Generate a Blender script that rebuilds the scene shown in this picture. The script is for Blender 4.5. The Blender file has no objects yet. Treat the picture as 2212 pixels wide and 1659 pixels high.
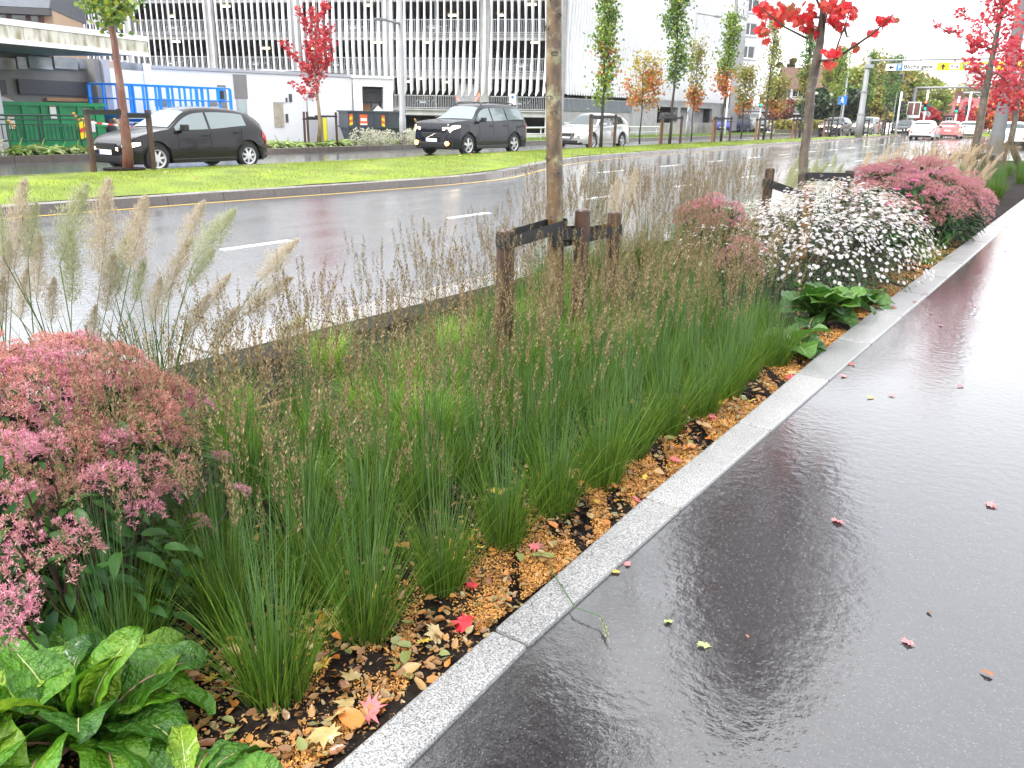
import bpy, math, random
import numpy as np
from mathutils import Vector, Matrix
random.seed(7)
RS = np.random.RandomState(7)
PI = math.pi
R = math.radians
SC = bpy.context.scene
COL = SC.collection

# ---------------------------------------------------------------- camera
PITCH, ROLL, YAW, EYE = R(18.062), R(1.083), R(34.747), 1.5
cam_data = bpy.data.cameras.new('camera')
cam_data.sensor_fit = 'HORIZONTAL'
cam_data.sensor_width = 36.0
cam_data.lens = 36.0 * 1800.0 / 2212.0
cam_data.clip_start = 0.02
cam_data.clip_end = 3000
cam = bpy.data.objects.new('camera', cam_data)
COL.objects.link(cam)
cam.matrix_world = (Matrix.Translation((0, 0, EYE)) @ Matrix.Rotation(YAW, 4, 'Z')
                    @ Matrix.Rotation(PI / 2 - PITCH, 4, 'X') @ Matrix.Rotation(ROLL, 4, 'Z'))
SC.camera = cam

# ---------------------------------------------------------------- sky and sun (overcast daylight)
SUN_EL, SUN_AZ = R(48), R(200)
world = bpy.data.worlds.new('World')
SC.world = world
world.use_nodes = True
wn, wl = world.node_tree.nodes, world.node_tree.links
wn.clear()
w_out = wn.new('ShaderNodeOutputWorld')
w_bg = wn.new('ShaderNodeBackground')
w_bg.inputs['Strength'].default_value = 0.1
w_sky = wn.new('ShaderNodeTexSky')
w_sky.sky_type = 'NISHITA'
w_sky.sun_disc = False
w_sky.sun_elevation = SUN_EL
w_sky.sun_rotation = SUN_AZ
w_sky.dust_density = 3.0
w_tc = wn.new('ShaderNodeTexCoord')
w_map = wn.new('ShaderNodeMapping')
w_map.inputs['Scale'].default_value = (1, 1, 3.5)
w_noise = wn.new('ShaderNodeTexNoise')
w_noise.inputs['Scale'].default_value = 1.6
w_noise.inputs['Detail'].default_value = 5
w_ramp = wn.new('ShaderNodeValToRGB')
w_ramp.color_ramp.elements[0].position = 0.3
w_ramp.color_ramp.elements[0].color = (7.3, 7.6, 8.1, 1)
w_ramp.color_ramp.elements[1].position = 0.65
w_ramp.color_ramp.elements[1].color = (9.6, 9.6, 9.8, 1)
w_mix = wn.new('ShaderNodeMix')
w_mix.data_type = 'RGBA'
w_mix.inputs[0].default_value = 0.9
wl.new(w_tc.outputs['Generated'], w_map.inputs[0])
wl.new(w_map.outputs[0], w_noise.inputs['Vector'])
wl.new(w_noise.outputs['Fac'], w_ramp.inputs[0])
wl.new(w_sky.outputs[0], w_mix.inputs[6])
wl.new(w_ramp.outputs[0], w_mix.inputs[7])
wl.new(w_mix.outputs[2], w_bg.inputs['Color'])
wl.new(w_bg.outputs[0], w_out.inputs[0])
sun_data = bpy.data.lights.new('sun', 'SUN')
sun_data.energy = 1.4
sun_data.angle = R(18)
sun_data.color = (1.0, 0.97, 0.92)
sun = bpy.data.objects.new('sun', sun_data)
COL.objects.link(sun)
# direction to the sun, same elevation and rotation as the sky
sd = Vector((math.sin(SUN_AZ) * math.cos(SUN_EL), math.cos(SUN_AZ) * math.cos(SUN_EL), math.sin(SUN_EL)))
sun.rotation_euler = sd.to_track_quat('Z', 'Y').to_euler()
SC.view_settings.view_transform = 'Standard'
SC.view_settings.look = 'None'
SC.view_settings.gamma = 1
SC.view_settings.exposure = 1.75
SC.cycles.max_bounces = 8
SC.cycles.transparent_max_bounces = 8
SC.cycles.caustics_reflective = False
SC.cycles.caustics_refractive = False

# ---------------------------------------------------------------- helpers
_cf = Vector((-math.sin(YAW) * math.cos(PITCH), math.cos(YAW) * math.cos(PITCH), -math.sin(PITCH)))


def ground(x, y, z=0.0):
    """ground point seen at (x, y) of a 2212 x 1659 copy of the photograph"""
    m = cam.matrix_world.to_3x3()
    d = m @ Vector(((x - 1106) / 1800, (829.5 - y) / 1800, -1))
    t = (z - EYE) / d.z
    return Vector((d.x * t, d.y * t, z))


def mat(name, color=(0.5, 0.5, 0.5), rough=0.5, metal=0.0, emit=None, estr=1.0, var=0.0, scale=8.0, bump=0.0,
        island=0.0, coat=0.0, trans=0.0, spec=0.5, alpha=1.0, colors=None, detail=4):
    """principled material: noise variation of the base colour (var), bump, random colour per island,
    translucency for leaves"""
    m = bpy.data.materials.new(name)
    m.use_nodes = True
    nt = m.node_tree
    N, L = nt.nodes, nt.links
    b = N['Principled BSDF']
    b.inputs['Roughness'].default_value = rough
    b.inputs['Metallic'].default_value = metal
    b.inputs['Specular IOR Level'].default_value = spec
    b.inputs['Coat Weight'].default_value = coat
    b.inputs['Coat Roughness'].default_value = 0.04
    col = None
    if colors:
        rp = N.new('ShaderNodeValToRGB')
        el = rp.color_ramp.elements
        while len(el) < len(colors):
            el.new(0.5)
        for i, c in enumerate(colors):
            el[i].position = i / (len(colors) - 1)
            el[i].color = (*c, 1)
        g = N.new('ShaderNodeNewGeometry')
        L.new(g.outputs['Random Per Island'], rp.inputs[0])
        col = rp.outputs[0]
    else:
        rgb = N.new('ShaderNodeRGB')
        rgb.outputs[0].default_value = (*color, 1)
        col = rgb.outputs[0]
        if island:
            g = N.new('ShaderNodeNewGeometry')
            mr = N.new('ShaderNodeMapRange')
            mr.inputs[3].default_value = 1 - island
            mr.inputs[4].default_value = 1 + island
            hs = N.new('ShaderNodeHueSaturation')
            L.new(g.outputs['Random Per Island'], mr.inputs[0])
            L.new(mr.outputs[0], hs.inputs['Value'])
            L.new(col, hs.inputs['Color'])
            col = hs.outputs[0]
    if var or bump:
        tc = N.new('ShaderNodeTexCoord')
        no = N.new('ShaderNodeTexNoise')
        no.inputs['Scale'].default_value = scale
        no.inputs['Detail'].default_value = detail
        L.new(tc.outputs['Object'], no.inputs['Vector'])
        if var:
            mr = N.new('ShaderNodeMapRange')
            mr.inputs[1].default_value = 0.25
            mr.inputs[2].default_value = 0.75
            mr.inputs[3].default_value = 1 - var
            mr.inputs[4].default_value = 1 + var
            hs = N.new('ShaderNodeHueSaturation')
            L.new(no.outputs['Fac'], mr.inputs[0])
            L.new(mr.outputs[0], hs.inputs['Value'])
            L.new(col, hs.inputs['Color'])
            col = hs.outputs[0]
        if bump:
            bp = N.new('ShaderNodeBump')
            bp.inputs['Strength'].default_value = min(1, bump)
            bp.inputs['Distance'].default_value = 0.02
            L.new(no.outputs['Fac'], bp.inputs['Height'])
            L.new(bp.outputs[0], b.inputs['Normal'])
    L.new(col, b.inputs['Base Color'])
    if emit:
        b.inputs['Emission Color'].default_value = (*emit, 1)
        b.inputs['Emission Strength'].default_value = estr
    if alpha < 1:
        b.inputs['Alpha'].default_value = alpha
    if trans:
        out = N['Material Output']
        t = N.new('ShaderNodeBsdfTranslucent')
        mx = N.new('ShaderNodeMixShader')
        mx.inputs[0].default_value = trans
        L.new(col, t.inputs['Color'])
        L.new(b.outputs[0], mx.inputs[1])
        L.new(t.outputs[0], mx.inputs[2])
        L.new(mx.outputs[0], out.inputs[0])
    return m


def prop(o, label=None, cat=None, group=None, kind=None):
    if label:
        o['label'] = label
    if cat:
        o['category'] = cat
    if group:
        o['group'] = group
    if kind:
        o['kind'] = kind
    return o


def thing(name, label, cat, loc=(0, 0, 0), rz=0.0, group=None, kind=None):
    o = bpy.data.objects.new(name, None)
    o.empty_display_size = 0.1
    COL.objects.link(o)
    o.location = loc
    o.rotation_euler = (0, 0, rz)
    return prop(o, label, cat, group, kind)


def mesh(name, V, F, mats, parent=None, smooth=False, mi=None, loc=None):
    me = bpy.data.meshes.new(name)
    if isinstance(V, np.ndarray) and isinstance(F, np.ndarray):
        k = F.shape[1]
        me.vertices.add(len(V))
        me.vertices.foreach_set('co', V.astype(np.float32).ravel())
        me.loops.add(F.size)
        me.loops.foreach_set('vertex_index', F.astype(np.int32).ravel())
        me.polygons.add(len(F))
        me.polygons.foreach_set('loop_start', np.arange(0, F.size, k, dtype=np.int32))
        if mi is not None:
            me.polygons.foreach_set('material_index', np.asarray(mi, dtype=np.int32))
        me.update(calc_edges=True)
    else:
        me.from_pydata([tuple(v) for v in V], [], F)
        if mi is not None:
            me.polygons.foreach_set('material_index', mi)
        me.update()
    if not isinstance(mats, (list, tuple)):
        mats = [mats]
    for m in mats:
        me.materials.append(m)
    if smooth:
        me.polygons.foreach_set('use_smooth', [True] * len(me.polygons))
    o = bpy.data.objects.new(name, me)
    COL.objects.link(o)
    if parent is not None:
        o.parent = parent
    if loc is not None:
        o.location = loc
    return o


class MB:
    """collects simple shapes into one mesh"""

    def __init__(self):
        self.v, self.f, self.m = [], [], []
        self.cur = 0

    def add(self, vs, fs):
        n = len(self.v)
        self.v += [tuple(p) for p in vs]
        self.f += [tuple(i + n for i in f) for f in fs]
        self.m += [self.cur] * len(fs)
        return self

    def box(self, a, b, taper=0.0):
        (x0, y0, z0), (x1, y1, z1) = a, b
        t = taper
        vs = [(x0, y0, z0), (x1, y0, z0), (x1, y1, z0), (x0, y1, z0),
              (x0 + t, y0 + t, z1), (x1 - t, y0 + t, z1), (x1 - t, y1 - t, z1), (x0 + t, y1 - t, z1)]
        return self.add(vs, [(0, 3, 2, 1), (4, 5, 6, 7), (0, 1, 5, 4), (1, 2, 6, 5), (2, 3, 7, 6), (3, 0, 4, 7)])

    def obox(self, c, ux, uy, hx, hy, z0, z1):
        """box with its own horizontal axes"""
        c, ux, uy = Vector(c[:2] + (0,)) if isinstance(c, tuple) else Vector((c[0], c[1], 0)), Vector(ux), Vector(uy)
        vs = []
        for z in (z0, z1):
            for sx, sy in ((-1, -1), (1, -1), (1, 1), (-1, 1)):
                p = c + ux * hx * sx + uy * hy * sy
                vs.append((p.x, p.y, z))
        return self.add(vs, [(0, 3, 2, 1), (4, 5, 6, 7), (0, 1, 5, 4), (1, 2, 6, 5), (2, 3, 7, 6), (3, 0, 4, 7)])

    def tube(self, path, radii, n=8, caps=True):
        P = [Vector(p) for p in path]
        if not isinstance(radii, (list, tuple)):
            radii = [radii] * len(P)
        vs, fs = [], []
        prev = None
        for i, p in enumerate(P):
            t = (P[min(i + 1, len(P) - 1)] - P[max(i - 1, 0)])
            t = t.normalized() if t.length > 1e-9 else Vector((0, 0, 1))
            if prev is None:
                a = Vector((0, 0, 1)) if abs(t.z) < 0.9 else Vector((1, 0, 0))
                u = t.cross(a).normalized()
            else:
                u = (prev - t * prev.dot(t))
                u = u.normalized() if u.length > 1e-6 else t.orthogonal().normalized()
            prev = u
            w = t.cross(u)
            for k in range(n):
                an = 2 * PI * k / n
                vs.append(p + (u * math.cos(an) + w * math.sin(an)) * radii[i])
        for i in range(len(P) - 1):
            for k in range(n):
                a, b = i * n + k, i * n + (k + 1) % n
                fs.append((a, b, b + n, a + n))
        if caps:
            fs.append(tuple(range(n - 1, -1, -1)))
            fs.append(tuple((len(P) - 1) * n + k for k in range(n)))
        return self.add(vs, fs)

    def cyl(self, a, b, r, n=12, r2=None):
        return self.tube([a, b], [r, r if r2 is None else r2], n)

    def prism(self, outline, axis, t0, t1):
        """closed outline in the plane normal to axis, extruded from t0 to t1"""
        n = len(outline)
        vs = []
        for t in (t0, t1):
            for a, b in outline:
                vs.append({'x': (t, a, b), 'y': (a, t, b), 'z': (a, b, t)}[axis])
        fs = [tuple(range(n - 1, -1, -1)), tuple(range(n, 2 * n))]
        fs += [(i, (i + 1) % n, (i + 1) % n + n, i + n) for i in range(n)]
        return self.add(vs, fs)

    def build(self, name, mats, parent=None, smooth=False, bevel=0.0, loc=None):
        o = mesh(name, self.v, self.f, mats, parent, smooth, self.m, loc)
        if bevel:
            b = o.modifiers.new('bevel', 'BEVEL')
            b.width = bevel
            b.segments = 2
            b.limit_method = 'ANGLE'
        return o


def rots(n, up=None, spread=PI, rs=RS):
    """n random rotation matrices; yaw free, tilt within spread"""
    yaw = rs.uniform(0, 2 * PI, n)
    tilt = rs.uniform(-spread, spread, n)
    tw = rs.uniform(-spread, spread, n)
    cy, sy = np.cos(yaw), np.sin(yaw)
    cx, sx = np.cos(tilt), np.sin(tilt)
    cz, sz = np.cos(tw), np.sin(tw)
    Z = np.zeros(n)
    O = np.ones(n)
    Rz = np.stack([cy, -sy, Z, sy, cy, Z, Z, Z, O], 1).reshape(n, 3, 3)
    Rx = np.stack([O, Z, Z, Z, cx, -sx, Z, sx, cx], 1).reshape(n, 3, 3)
    Ry = np.stack([cz, Z, sz, Z, O, Z, -sz, Z, cz], 1).reshape(n, 3, 3)
    return Rz @ Rx @ Ry


def scatter(bv, bf, pos, rot, scl):
    """copies of a small base shape as one vertex/face array"""
    bv, bf = np.asarray(bv, float), np.asarray(bf, int)
    n, k = len(pos), len(bv)
    scl = np.asarray(scl, float).reshape(n, -1)
    if scl.shape[1] == 1:
        scl = np.repeat(scl, 3, 1)
    V = np.einsum('nij,nkj->nki', rot, bv[None] * scl[:, None, :]) + np.asarray(pos)[:, None, :]
    F = bf[None] + (np.arange(n) * k)[:, None, None]
    return V.reshape(-1, 3), F.reshape(-1, bf.shape[1])


def frames(dirs, rs=RS):
    """rotation matrices whose local Z follows dirs, free spin"""
    d = dirs / np.linalg.norm(dirs, axis=1, keepdims=True)
    a = rs.normal(size=d.shape)
    u = np.cross(d, a)
    u /= np.linalg.norm(u, axis=1, keepdims=True) + 1e-9
    w = np.cross(d, u)
    return np.stack([u, w, d], 2)


def copy_tree(o, parent=None):
    c = o.copy()
    COL.objects.link(c)
    if parent is not None:
        c.parent = parent
    for ch in list(o.children):
        copy_tree(ch, c)
    return c


def text_obj(name, body, size, m, parent, loc, rot, depth=0.003, width=None, space=1.0):
    cu = bpy.data.curves.new(name, 'FONT')
    cu.body = body
    cu.size = size
    cu.extrude = depth
    cu.offset = size * 0.025
    cu.align_x = 'CENTER'
    cu.align_y = 'CENTER'
    cu.space_character = space
    cu.resolution_u = 3
    tmp = bpy.data.objects.new(name, cu)
    COL.objects.link(tmp)
    dg = bpy.context.evaluated_depsgraph_get()
    me = bpy.data.meshes.new_from_object(tmp.evaluated_get(dg))
    bpy.data.objects.remove(tmp)
    me.materials.clear()
    me.materials.append(m)
    o = bpy.data.objects.new(name, me)
    COL.objects.link(o)
    o.parent = parent
    o.location = loc
    o.rotation_euler = rot
    if width:
        w = max(v.co.x for v in me.vertices) - min(v.co.x for v in me.vertices)
        o.scale = (width / w, 1, 1)
    return o
# ---------------------------------------------------------------- wet surfaces
def wet_mat(name, dark, light, film=(0.35, 0.7), c_rough=(0.03, 0.22), grain=90.0, ripple=0.12, ripple_scale=14.0,
            puddle=0.55, base_rough=0.42, rnd=0.0, spot=0.0, stretch=(1, 1, 1), cior=1.5, gr=.0022):
    """stone or asphalt under a film of rain water: grainy base, clear coat whose roughness follows the puddles"""
    m = bpy.data.materials.new(name)
    m.use_nodes = True
    nt = m.node_tree
    N, L = nt.nodes, nt.links
    b = N['Principled BSDF']
    tc = N.new('ShaderNodeTexCoord')
    mp = N.new('ShaderNodeMapping')
    mp.inputs['Scale'].default_value = stretch
    L.new(tc.outputs['Object'], mp.inputs[0])
    g1 = N.new('ShaderNodeTexNoise')
    g1.inputs['Scale'].default_value = grain
    g1.inputs['Detail'].default_value = 3
    g1.inputs['Roughness'].default_value = 0.75
    L.new(tc.outputs['Object'], g1.inputs['Vector'])
    cr = N.new('ShaderNodeValToRGB')
    cr.color_ramp.elements[0].position = 0.38
    cr.color_ramp.elements[0].color = (*dark, 1)
    cr.color_ramp.elements[1].position = 0.62
    cr.color_ramp.elements[1].color = (*light, 1)
    L.new(g1.outputs['Fac'], cr.inputs[0])
    col = cr.outputs[0]
    big = N.new('ShaderNodeTexNoise')
    big.inputs['Scale'].default_value = 0.8
    big.inputs['Detail'].default_value = 6
    big.inputs['Roughness'].default_value = 0.6
    L.new(mp.outputs[0], big.inputs['Vector'])
    mr0 = N.new('ShaderNodeMapRange')
    mr0.inputs[1].default_value = 0.3
    mr0.inputs[2].default_value = 0.7
    mr0.inputs[3].default_value = 0.75
    mr0.inputs[4].default_value = 1.25
    hs = N.new('ShaderNodeHueSaturation')
    L.new(big.outputs['Fac'], mr0.inputs[0])
    L.new(mr0.outputs[0], hs.inputs['Value'])
    L.new(col, hs.inputs['Color'])
    if rnd:
        oi = N.new('ShaderNodeObjectInfo')
        mo = N.new('ShaderNodeMapRange')
        mo.inputs[3].default_value = 1 - rnd
        mo.inputs[4].default_value = 1 + rnd
        h2 = N.new('ShaderNodeHueSaturation')
        L.new(oi.outputs['Random'], mo.inputs[0])
        L.new(mo.outputs[0], h2.inputs['Value'])
        L.new(hs.outputs[0], h2.inputs['Color'])
        hs = h2
    if spot:
        e = cr.color_ramp.elements.new(0.645)
        e.color = (*light, 1)
        e = cr.color_ramp.elements.new(0.68)
        e.color = (spot, spot, spot * 1.03, 1)
    L.new(hs.outputs[0], b.inputs['Base Color'])
    b.inputs['Roughness'].default_value = base_rough
    # grain relief of the stone
    bp = N.new('ShaderNodeBump')
    bp.inputs['Strength'].default_value = 0.5
    bp.inputs['Distance'].default_value = 0.004
    L.new(g1.outputs['Fac'], bp.inputs['Height'])
    L.new(bp.outputs[0], b.inputs['Normal'])
    # water film
    mr = N.new('ShaderNodeMapRange')
    mr.interpolation_type = 'SMOOTHSTEP'
    mr.inputs[1].default_value = film[0]
    mr.inputs[2].default_value = film[1]
    mr.inputs[3].default_value = c_rough[1]
    mr.inputs[4].default_value = c_rough[0]
    L.new(big.outputs['Fac'], mr.inputs[0])
    L.new(mr.outputs[0], b.inputs['Coat Roughness'])
    b.inputs['Specular IOR Level'].default_value = 0.2
    b.inputs['Coat Weight'].default_value = 1.0
    b.inputs['Coat IOR'].default_value = cior
    rp = N.new('ShaderNodeTexNoise')
    rp.inputs['Scale'].default_value = ripple_scale
    rp.inputs['Detail'].default_value = 4
    rp.inputs['Roughness'].default_value = 0.6
    L.new(tc.outputs['Object'], rp.inputs['Vector'])
    # the grain shows through where the film is thin
    thin = N.new('ShaderNodeMapRange')
    thin.inputs[1].default_value = film[0]
    thin.inputs[2].default_value = film[1]
    thin.inputs[3].default_value = 1.0
    thin.inputs[4].default_value = 0.12
    L.new(big.outputs['Fac'], thin.inputs[0])
    mu = N.new('ShaderNodeMath')
    mu.operation = 'MULTIPLY'
    L.new(g1.outputs['Fac'], mu.inputs[0])
    L.new(thin.outputs[0], mu.inputs[1])
    b1 = N.new('ShaderNodeBump')
    b1.inputs['Strength'].default_value = 0.35
    b1.inputs['Distance'].default_value = gr
    L.new(mu.outputs[0], b1.inputs['Height'])
    b2 = N.new('ShaderNodeBump')
    b2.inputs['Strength'].default_value = 1.0
    b2.inputs['Distance'].default_value = ripple * 0.01
    L.new(rp.outputs['Fac'], b2.inputs['Height'])
    L.new(b1.outputs[0], b2.inputs['Normal'])
    L.new(b2.outputs[0], b.inputs['Coat Normal'])
    return m


M = {}
M['sidewalk'] = wet_mat('wet_sidewalk_asphalt', (0.005, 0.005, 0.0055), (0.030, 0.030, 0.033), film=(0.36, 0.50),
                        c_rough=(0.006, 0.09), grain=150, ripple=0.17, ripple_scale=20, base_rough=.9, cior=2.0, gr=.0014, spot=.13)
M['road'] = wet_mat('wet_road_asphalt', (0.028, 0.028, 0.031), (0.080, 0.080, 0.087), film=(0.38, 0.68),
                    c_rough=(0.06, 0.17), grain=110, ripple=0.25, ripple_scale=16, stretch=(1.6, 0.22, 1), cior=2.0)
M['lot'] = wet_mat('wet_yard_asphalt', (0.025, 0.025, 0.028), (0.06, 0.06, 0.065), c_rough=(0.05, 0.25), grain=60)
M['granite'] = wet_mat('wet_granite', (0.07, 0.07, 0.07), (0.39, 0.39, 0.385), film=(0.5, 0.85), c_rough=(0.05, 0.35),
                       grain=185, ripple=0.1, base_rough=0.55, rnd=.14)
M['kerbtop'] = wet_mat('wet_kerb_granite', (0.12, 0.105, 0.095), (0.27, 0.245, 0.23), c_rough=(0.08, 0.35), grain=120,
                       base_rough=0.5)
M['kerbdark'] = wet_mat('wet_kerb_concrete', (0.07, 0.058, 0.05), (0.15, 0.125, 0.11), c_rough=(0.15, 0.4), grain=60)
M['soil'] = mat('wet_soil', (0.012, 0.008, 0.006), 0.85, var=0.6, scale=30, bump=1.0, detail=8, spec=0.15)
M['lawn'] = mat('lawn', (0.145, 0.20, 0.001), 0.7, var=0.45, scale=1.3, bump=0.5, detail=8)
M['lawnblade'] = mat('lawn_blades', (0.165, 0.225, 0.001), 0.5, island=0.45, trans=0.3)
M['white_paint'] = mat('road_paint', (0.72, 0.72, 0.70), 0.35, var=0.15, scale=20, coat=0.6)
M['yellow_paint'] = mat('yellow_road_paint', (0.75, 0.48, 0.04), 0.35, var=0.15, scale=20, coat=0.6)


def sheet(name, pts, z, m, kind='structure', div=0):
    o = mesh(name, [(x, y, z) for x, y in pts], [tuple(range(len(pts)))], m)
    return prop(o, kind=kind)


# ground: one sheet to the horizon, level under the street and sinking by half a metre behind the verge
xs = [-1500, -400, -120, -60, -40, -34, -31, -28, -26, -25.5, -24.02, -23.9, -10, 0, 20, 400, 1500]
def gz(x, y):
    if x > -24:
        return -0.14
    return -0.03 - 0.47 * min(1, max(0, (-26 - x) / 6.0)) * min(1, max(0, (y - 34) / 14.0))
ys = [-1500, -200, -20, 0, 20, 34, 41, 48, 60, 80, 100, 140, 200, 400, 1500]
V = [(x, y, gz(x, y)) for y in ys for x in xs]
nx = len(xs)
F = [(j * nx + i, j * nx + i + 1, (j + 1) * nx + i + 1, (j + 1) * nx + i) for j in range(len(ys) - 1) for i in range(nx - 1)]
prop(mesh('ground', V, F, M['lot']), kind='structure')

ROAD_END = 96.0
sheet('road', [(-23.6, -12), (-4.5, -12), (-4.5, 40), (8, 40), (8, 92), (40, 92), (40, 104), (-90, 104), (-90, 92), (-23.6, 92)], 0.0, M['road'])
sheet('sidewalk', [(-1.20, -3), (5, -3), (5, 45), (-1.20, 45)], 0.004, M['sidewalk'])

# granite edging between the bed and the sidewalk
edging = thing('granite_edging', None, None, kind='structure')
joints = [-0.35, 0.7, 1.75, 2.85, 3.93]
while joints[-1] < 45:
    joints.append(joints[-1] + 1.05)
rj = random.Random(3)
for i, (a, b) in enumerate(zip(joints[:-1], joints[1:])):
    mb = MB()
    def kl(y):
        return -float(np.interp(y, [0, 1.0, 1.75, 2.9, 4.1, 6.3], [1.215, 1.235, 1.265, 1.312, 1.325, 1.385]))

    def kr(y):
        return -float(np.interp(y, [0, 1.2, 1.76, 3.0], [1.06, 1.09, 1.138, 1.15]))
    a_, b_, zt_ = a + 0.006, b - 0.006, 0.02 + rj.uniform(-0.002, 0.002)
    vs = [(kl(a_), a_, -.12), (kr(a_), a_, -.12), (kr(b_), b_, -.12), (kl(b_), b_, -.12), (kl(a_), a_, zt_), (kr(a_), a_, zt_), (kr(b_), b_, zt_), (kl(b_), b_, zt_)]
    mb.add(vs, [(0, 3, 2, 1), (4, 5, 6, 7), (0, 1, 5, 4), (1, 2, 6, 5), (2, 3, 7, 6), (3, 0, 4, 7)])
    mb.build('kerb_stone', M['granite'], edging, bevel=0.010)

# kerb between the bed and the road, with a sloping light top
roadkerb = thing('road_kerb', None, None, kind='structure')
y = -2.0
while y < 40:
    mb = MB()
    mb.box((-4.62, y + 0.004, -0.1), (-4.27, y + 0.996, 0.05 + rj.uniform(-0.003, 0.003)), 0.01)
    mb.build('kerb_stone', M['kerbtop'], roadkerb)
    y += 1.0

# bed of soil with small clods
nxs, nys = 60, 420
gx, gy = np.meshgrid(np.linspace(-4.30, -1.16, nxs), np.concatenate([np.linspace(-1, 9, 300), np.linspace(9.1, 40, 120)]))
h = np.zeros(gx.shape)
rr = np.random.RandomState(5)
for k in range(60):
    f = rr.uniform(3, 38)
    a = rr.uniform(0, 2 * PI)
    h += np.sin(gx * f * math.cos(a) + gy * f * math.sin(a) + rr.uniform(0, 6)) * (0.055 / f)
h = -0.054 + h * .6 + rr.uniform(-0.004, 0.004, gx.shape)
V = np.stack([gx, gy, h], 2).reshape(-1, 3)
ii, jj = np.meshgrid(np.arange(nxs - 1), np.arange(gx.shape[0] - 1))
a = (jj * nxs + ii).ravel()
F = np.stack([a, a + 1, a + nxs + 1, a + nxs], 1)
prop(mesh('planting_soil', V, F, M['soil'], smooth=False), kind='structure')


def smooth_curve(pts, step):
    """catmull-rom through (y, x) pairs sampled every step metres of y"""
    P = np.array(pts, float)
    out = []
    yy = np.arange(P[0, 0], P[-1, 0], step)
    for y in yy:
        i = int(np.clip(np.searchsorted(P[:, 0], y) - 1, 0, len(P) - 2))
        p0, p1, p2, p3 = P[max(i - 1, 0)], P[i], P[i + 1], P[min(i + 2, len(P) - 1)]
        t = (y - p1[0]) / (p2[0] - p1[0])
        m1 = (p2[1] - p0[1]) / (p2[0] - p0[0]) * (p2[0] - p1[0])
        m2 = (p3[1] - p1[1]) / (p3[0] - p1[0]) * (p2[0] - p1[0])
        x = (2 * t**3 - 3 * t**2 + 1) * p1[1] + (t**3 - 2 * t**2 + t) * m1 + (-2 * t**3 + 3 * t**2) * p2[1] + (t**3 - t**2) * m2
        out.append((x, y))
    return out


near_edge = smooth_curve([(-8, -12.95), (2, -12.6), (6, -12.45), (9, -12.25), (12, -11.95), (15, -11.85), (17, -12.15), (19, -12.85),
                          (21.3, -13.65), (24, -14.35), (28, -14.85), (36, -15.2), (50, -15.75), (65, -16.4), (80, -17.0),
                          (91, -17.5)], 1.0)
MED_FAR = -18.0
MED_Z = 0.13
mk = thing('median_kerb', None, None, kind='structure')
for i in range(len(near_edge) - 1):
    (x0, y0), (x1, y1) = near_edge[i], near_edge[i + 1]
    mb = MB()
    w = 0.34
    for zz0, zz1, inset in ((-0.05, 0.125, 0.0),):
        vs = [(x0, y0 + 0.005, zz0), (x1, y1 - 0.005, zz0), (x1 - w, y1 - 0.005, zz0), (x0 - w, y0 + 0.005, zz0),
              (x0 - 0.03, y0 + 0.005, zz1), (x1 - 0.03, y1 - 0.005, zz1), (x1 - w, y1 - 0.005, zz1), (x0 - w, y0 + 0.005, zz1)]
        mb.m += [0, 0, 1, 0, 0, 0]  # street face takes the darker tone: wetness and shade put into its colour
        mb.v += vs
        mb.f += [(0, 1, 2, 3), (4, 7, 6, 5), (0, 4, 5, 1), (1, 5, 6, 2), (2, 6, 7, 3), (3, 7, 4, 0)]
    mb.build('kerb_stone', [M['kerbtop'], M['kerbdark']], mk)
# gutter strip and yellow line along the median
def ribbon(name, pts, off0, off1, z, m):
    V, F = [], []
    for i, (x, y) in enumerate(pts):
        V += [(x + off0, y, z), (x + off1, y, z)]
        if i:
            F.append((2 * i - 2, 2 * i - 1, 2 * i + 1, 2 * i))
    return prop(mesh(name, V, F, m), kind='structure')


ribbon('yellow_line', near_edge[8:], 0.24, 0.34, 0.004, M['yellow_paint'])
ribbon('far_kerb_line', [(MED_FAR, y) for y in range(-8, 92)], -0.25, -0.15, 0.004, M['white_paint'])
# far kerb of the median
mb = MB()
for y in range(-8, 91):
    mb.box((MED_FAR, y + 0.005, -0.05), (MED_FAR + 0.3, y + 0.995, 0.125))
prop(mb.build('median_back_kerb', M['kerbtop']), kind='structure')

# lawn of the median, crowned, with blades
V, F = [], []
K = 7
def med_z(t, x=0, y=0):
    return MED_Z + 0.10 * math.sin(PI * t) + 0.012 * math.sin(x * 2.1 + y * 1.3)
for i, (x, y) in enumerate(near_edge):
    x0 = x - 0.34
    x1 = MED_FAR + 0.3
    for k in range(K):
        t = k / (K - 1)
        xx = x0 + (x1 - x0) * t
        V.append((xx, y, med_z(t, xx, y)))
    if i:
        for k in range(K - 1):
            a = (i - 1) * K + k
            F.append((a, a + K, a + K + 1, a + 1))
prop(mesh('median_lawn', V, F, M['lawn'], smooth=True), kind='structure')
ne = np.array(near_edge)
n = 90000
yy = 1.0 + 59 * RS.beta(1.0, 2.2, n)
x0 = np.interp(yy, ne[:, 1], ne[:, 0]) - 0.32
x1 = MED_FAR + 0.28
tt = RS.uniform(0, 1, n)
xx = x0 + (x1 - x0) * tt
zz = MED_Z + 0.10 * np.sin(PI * tt) - 0.005
bl = [(-0.004, 0, 0), (0.004, 0, 0), (0.001, 0.012, 0.05)]
V, F = scatter(bl, [(0, 1, 2)], np.stack([xx, yy, zz], 1), rots(n, spread=0.5), RS.uniform(0.4, 0.8, n) * (1 + yy / 60))
prop(mesh('median_grass', V, F, M['lawnblade']), kind='stuff')

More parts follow.
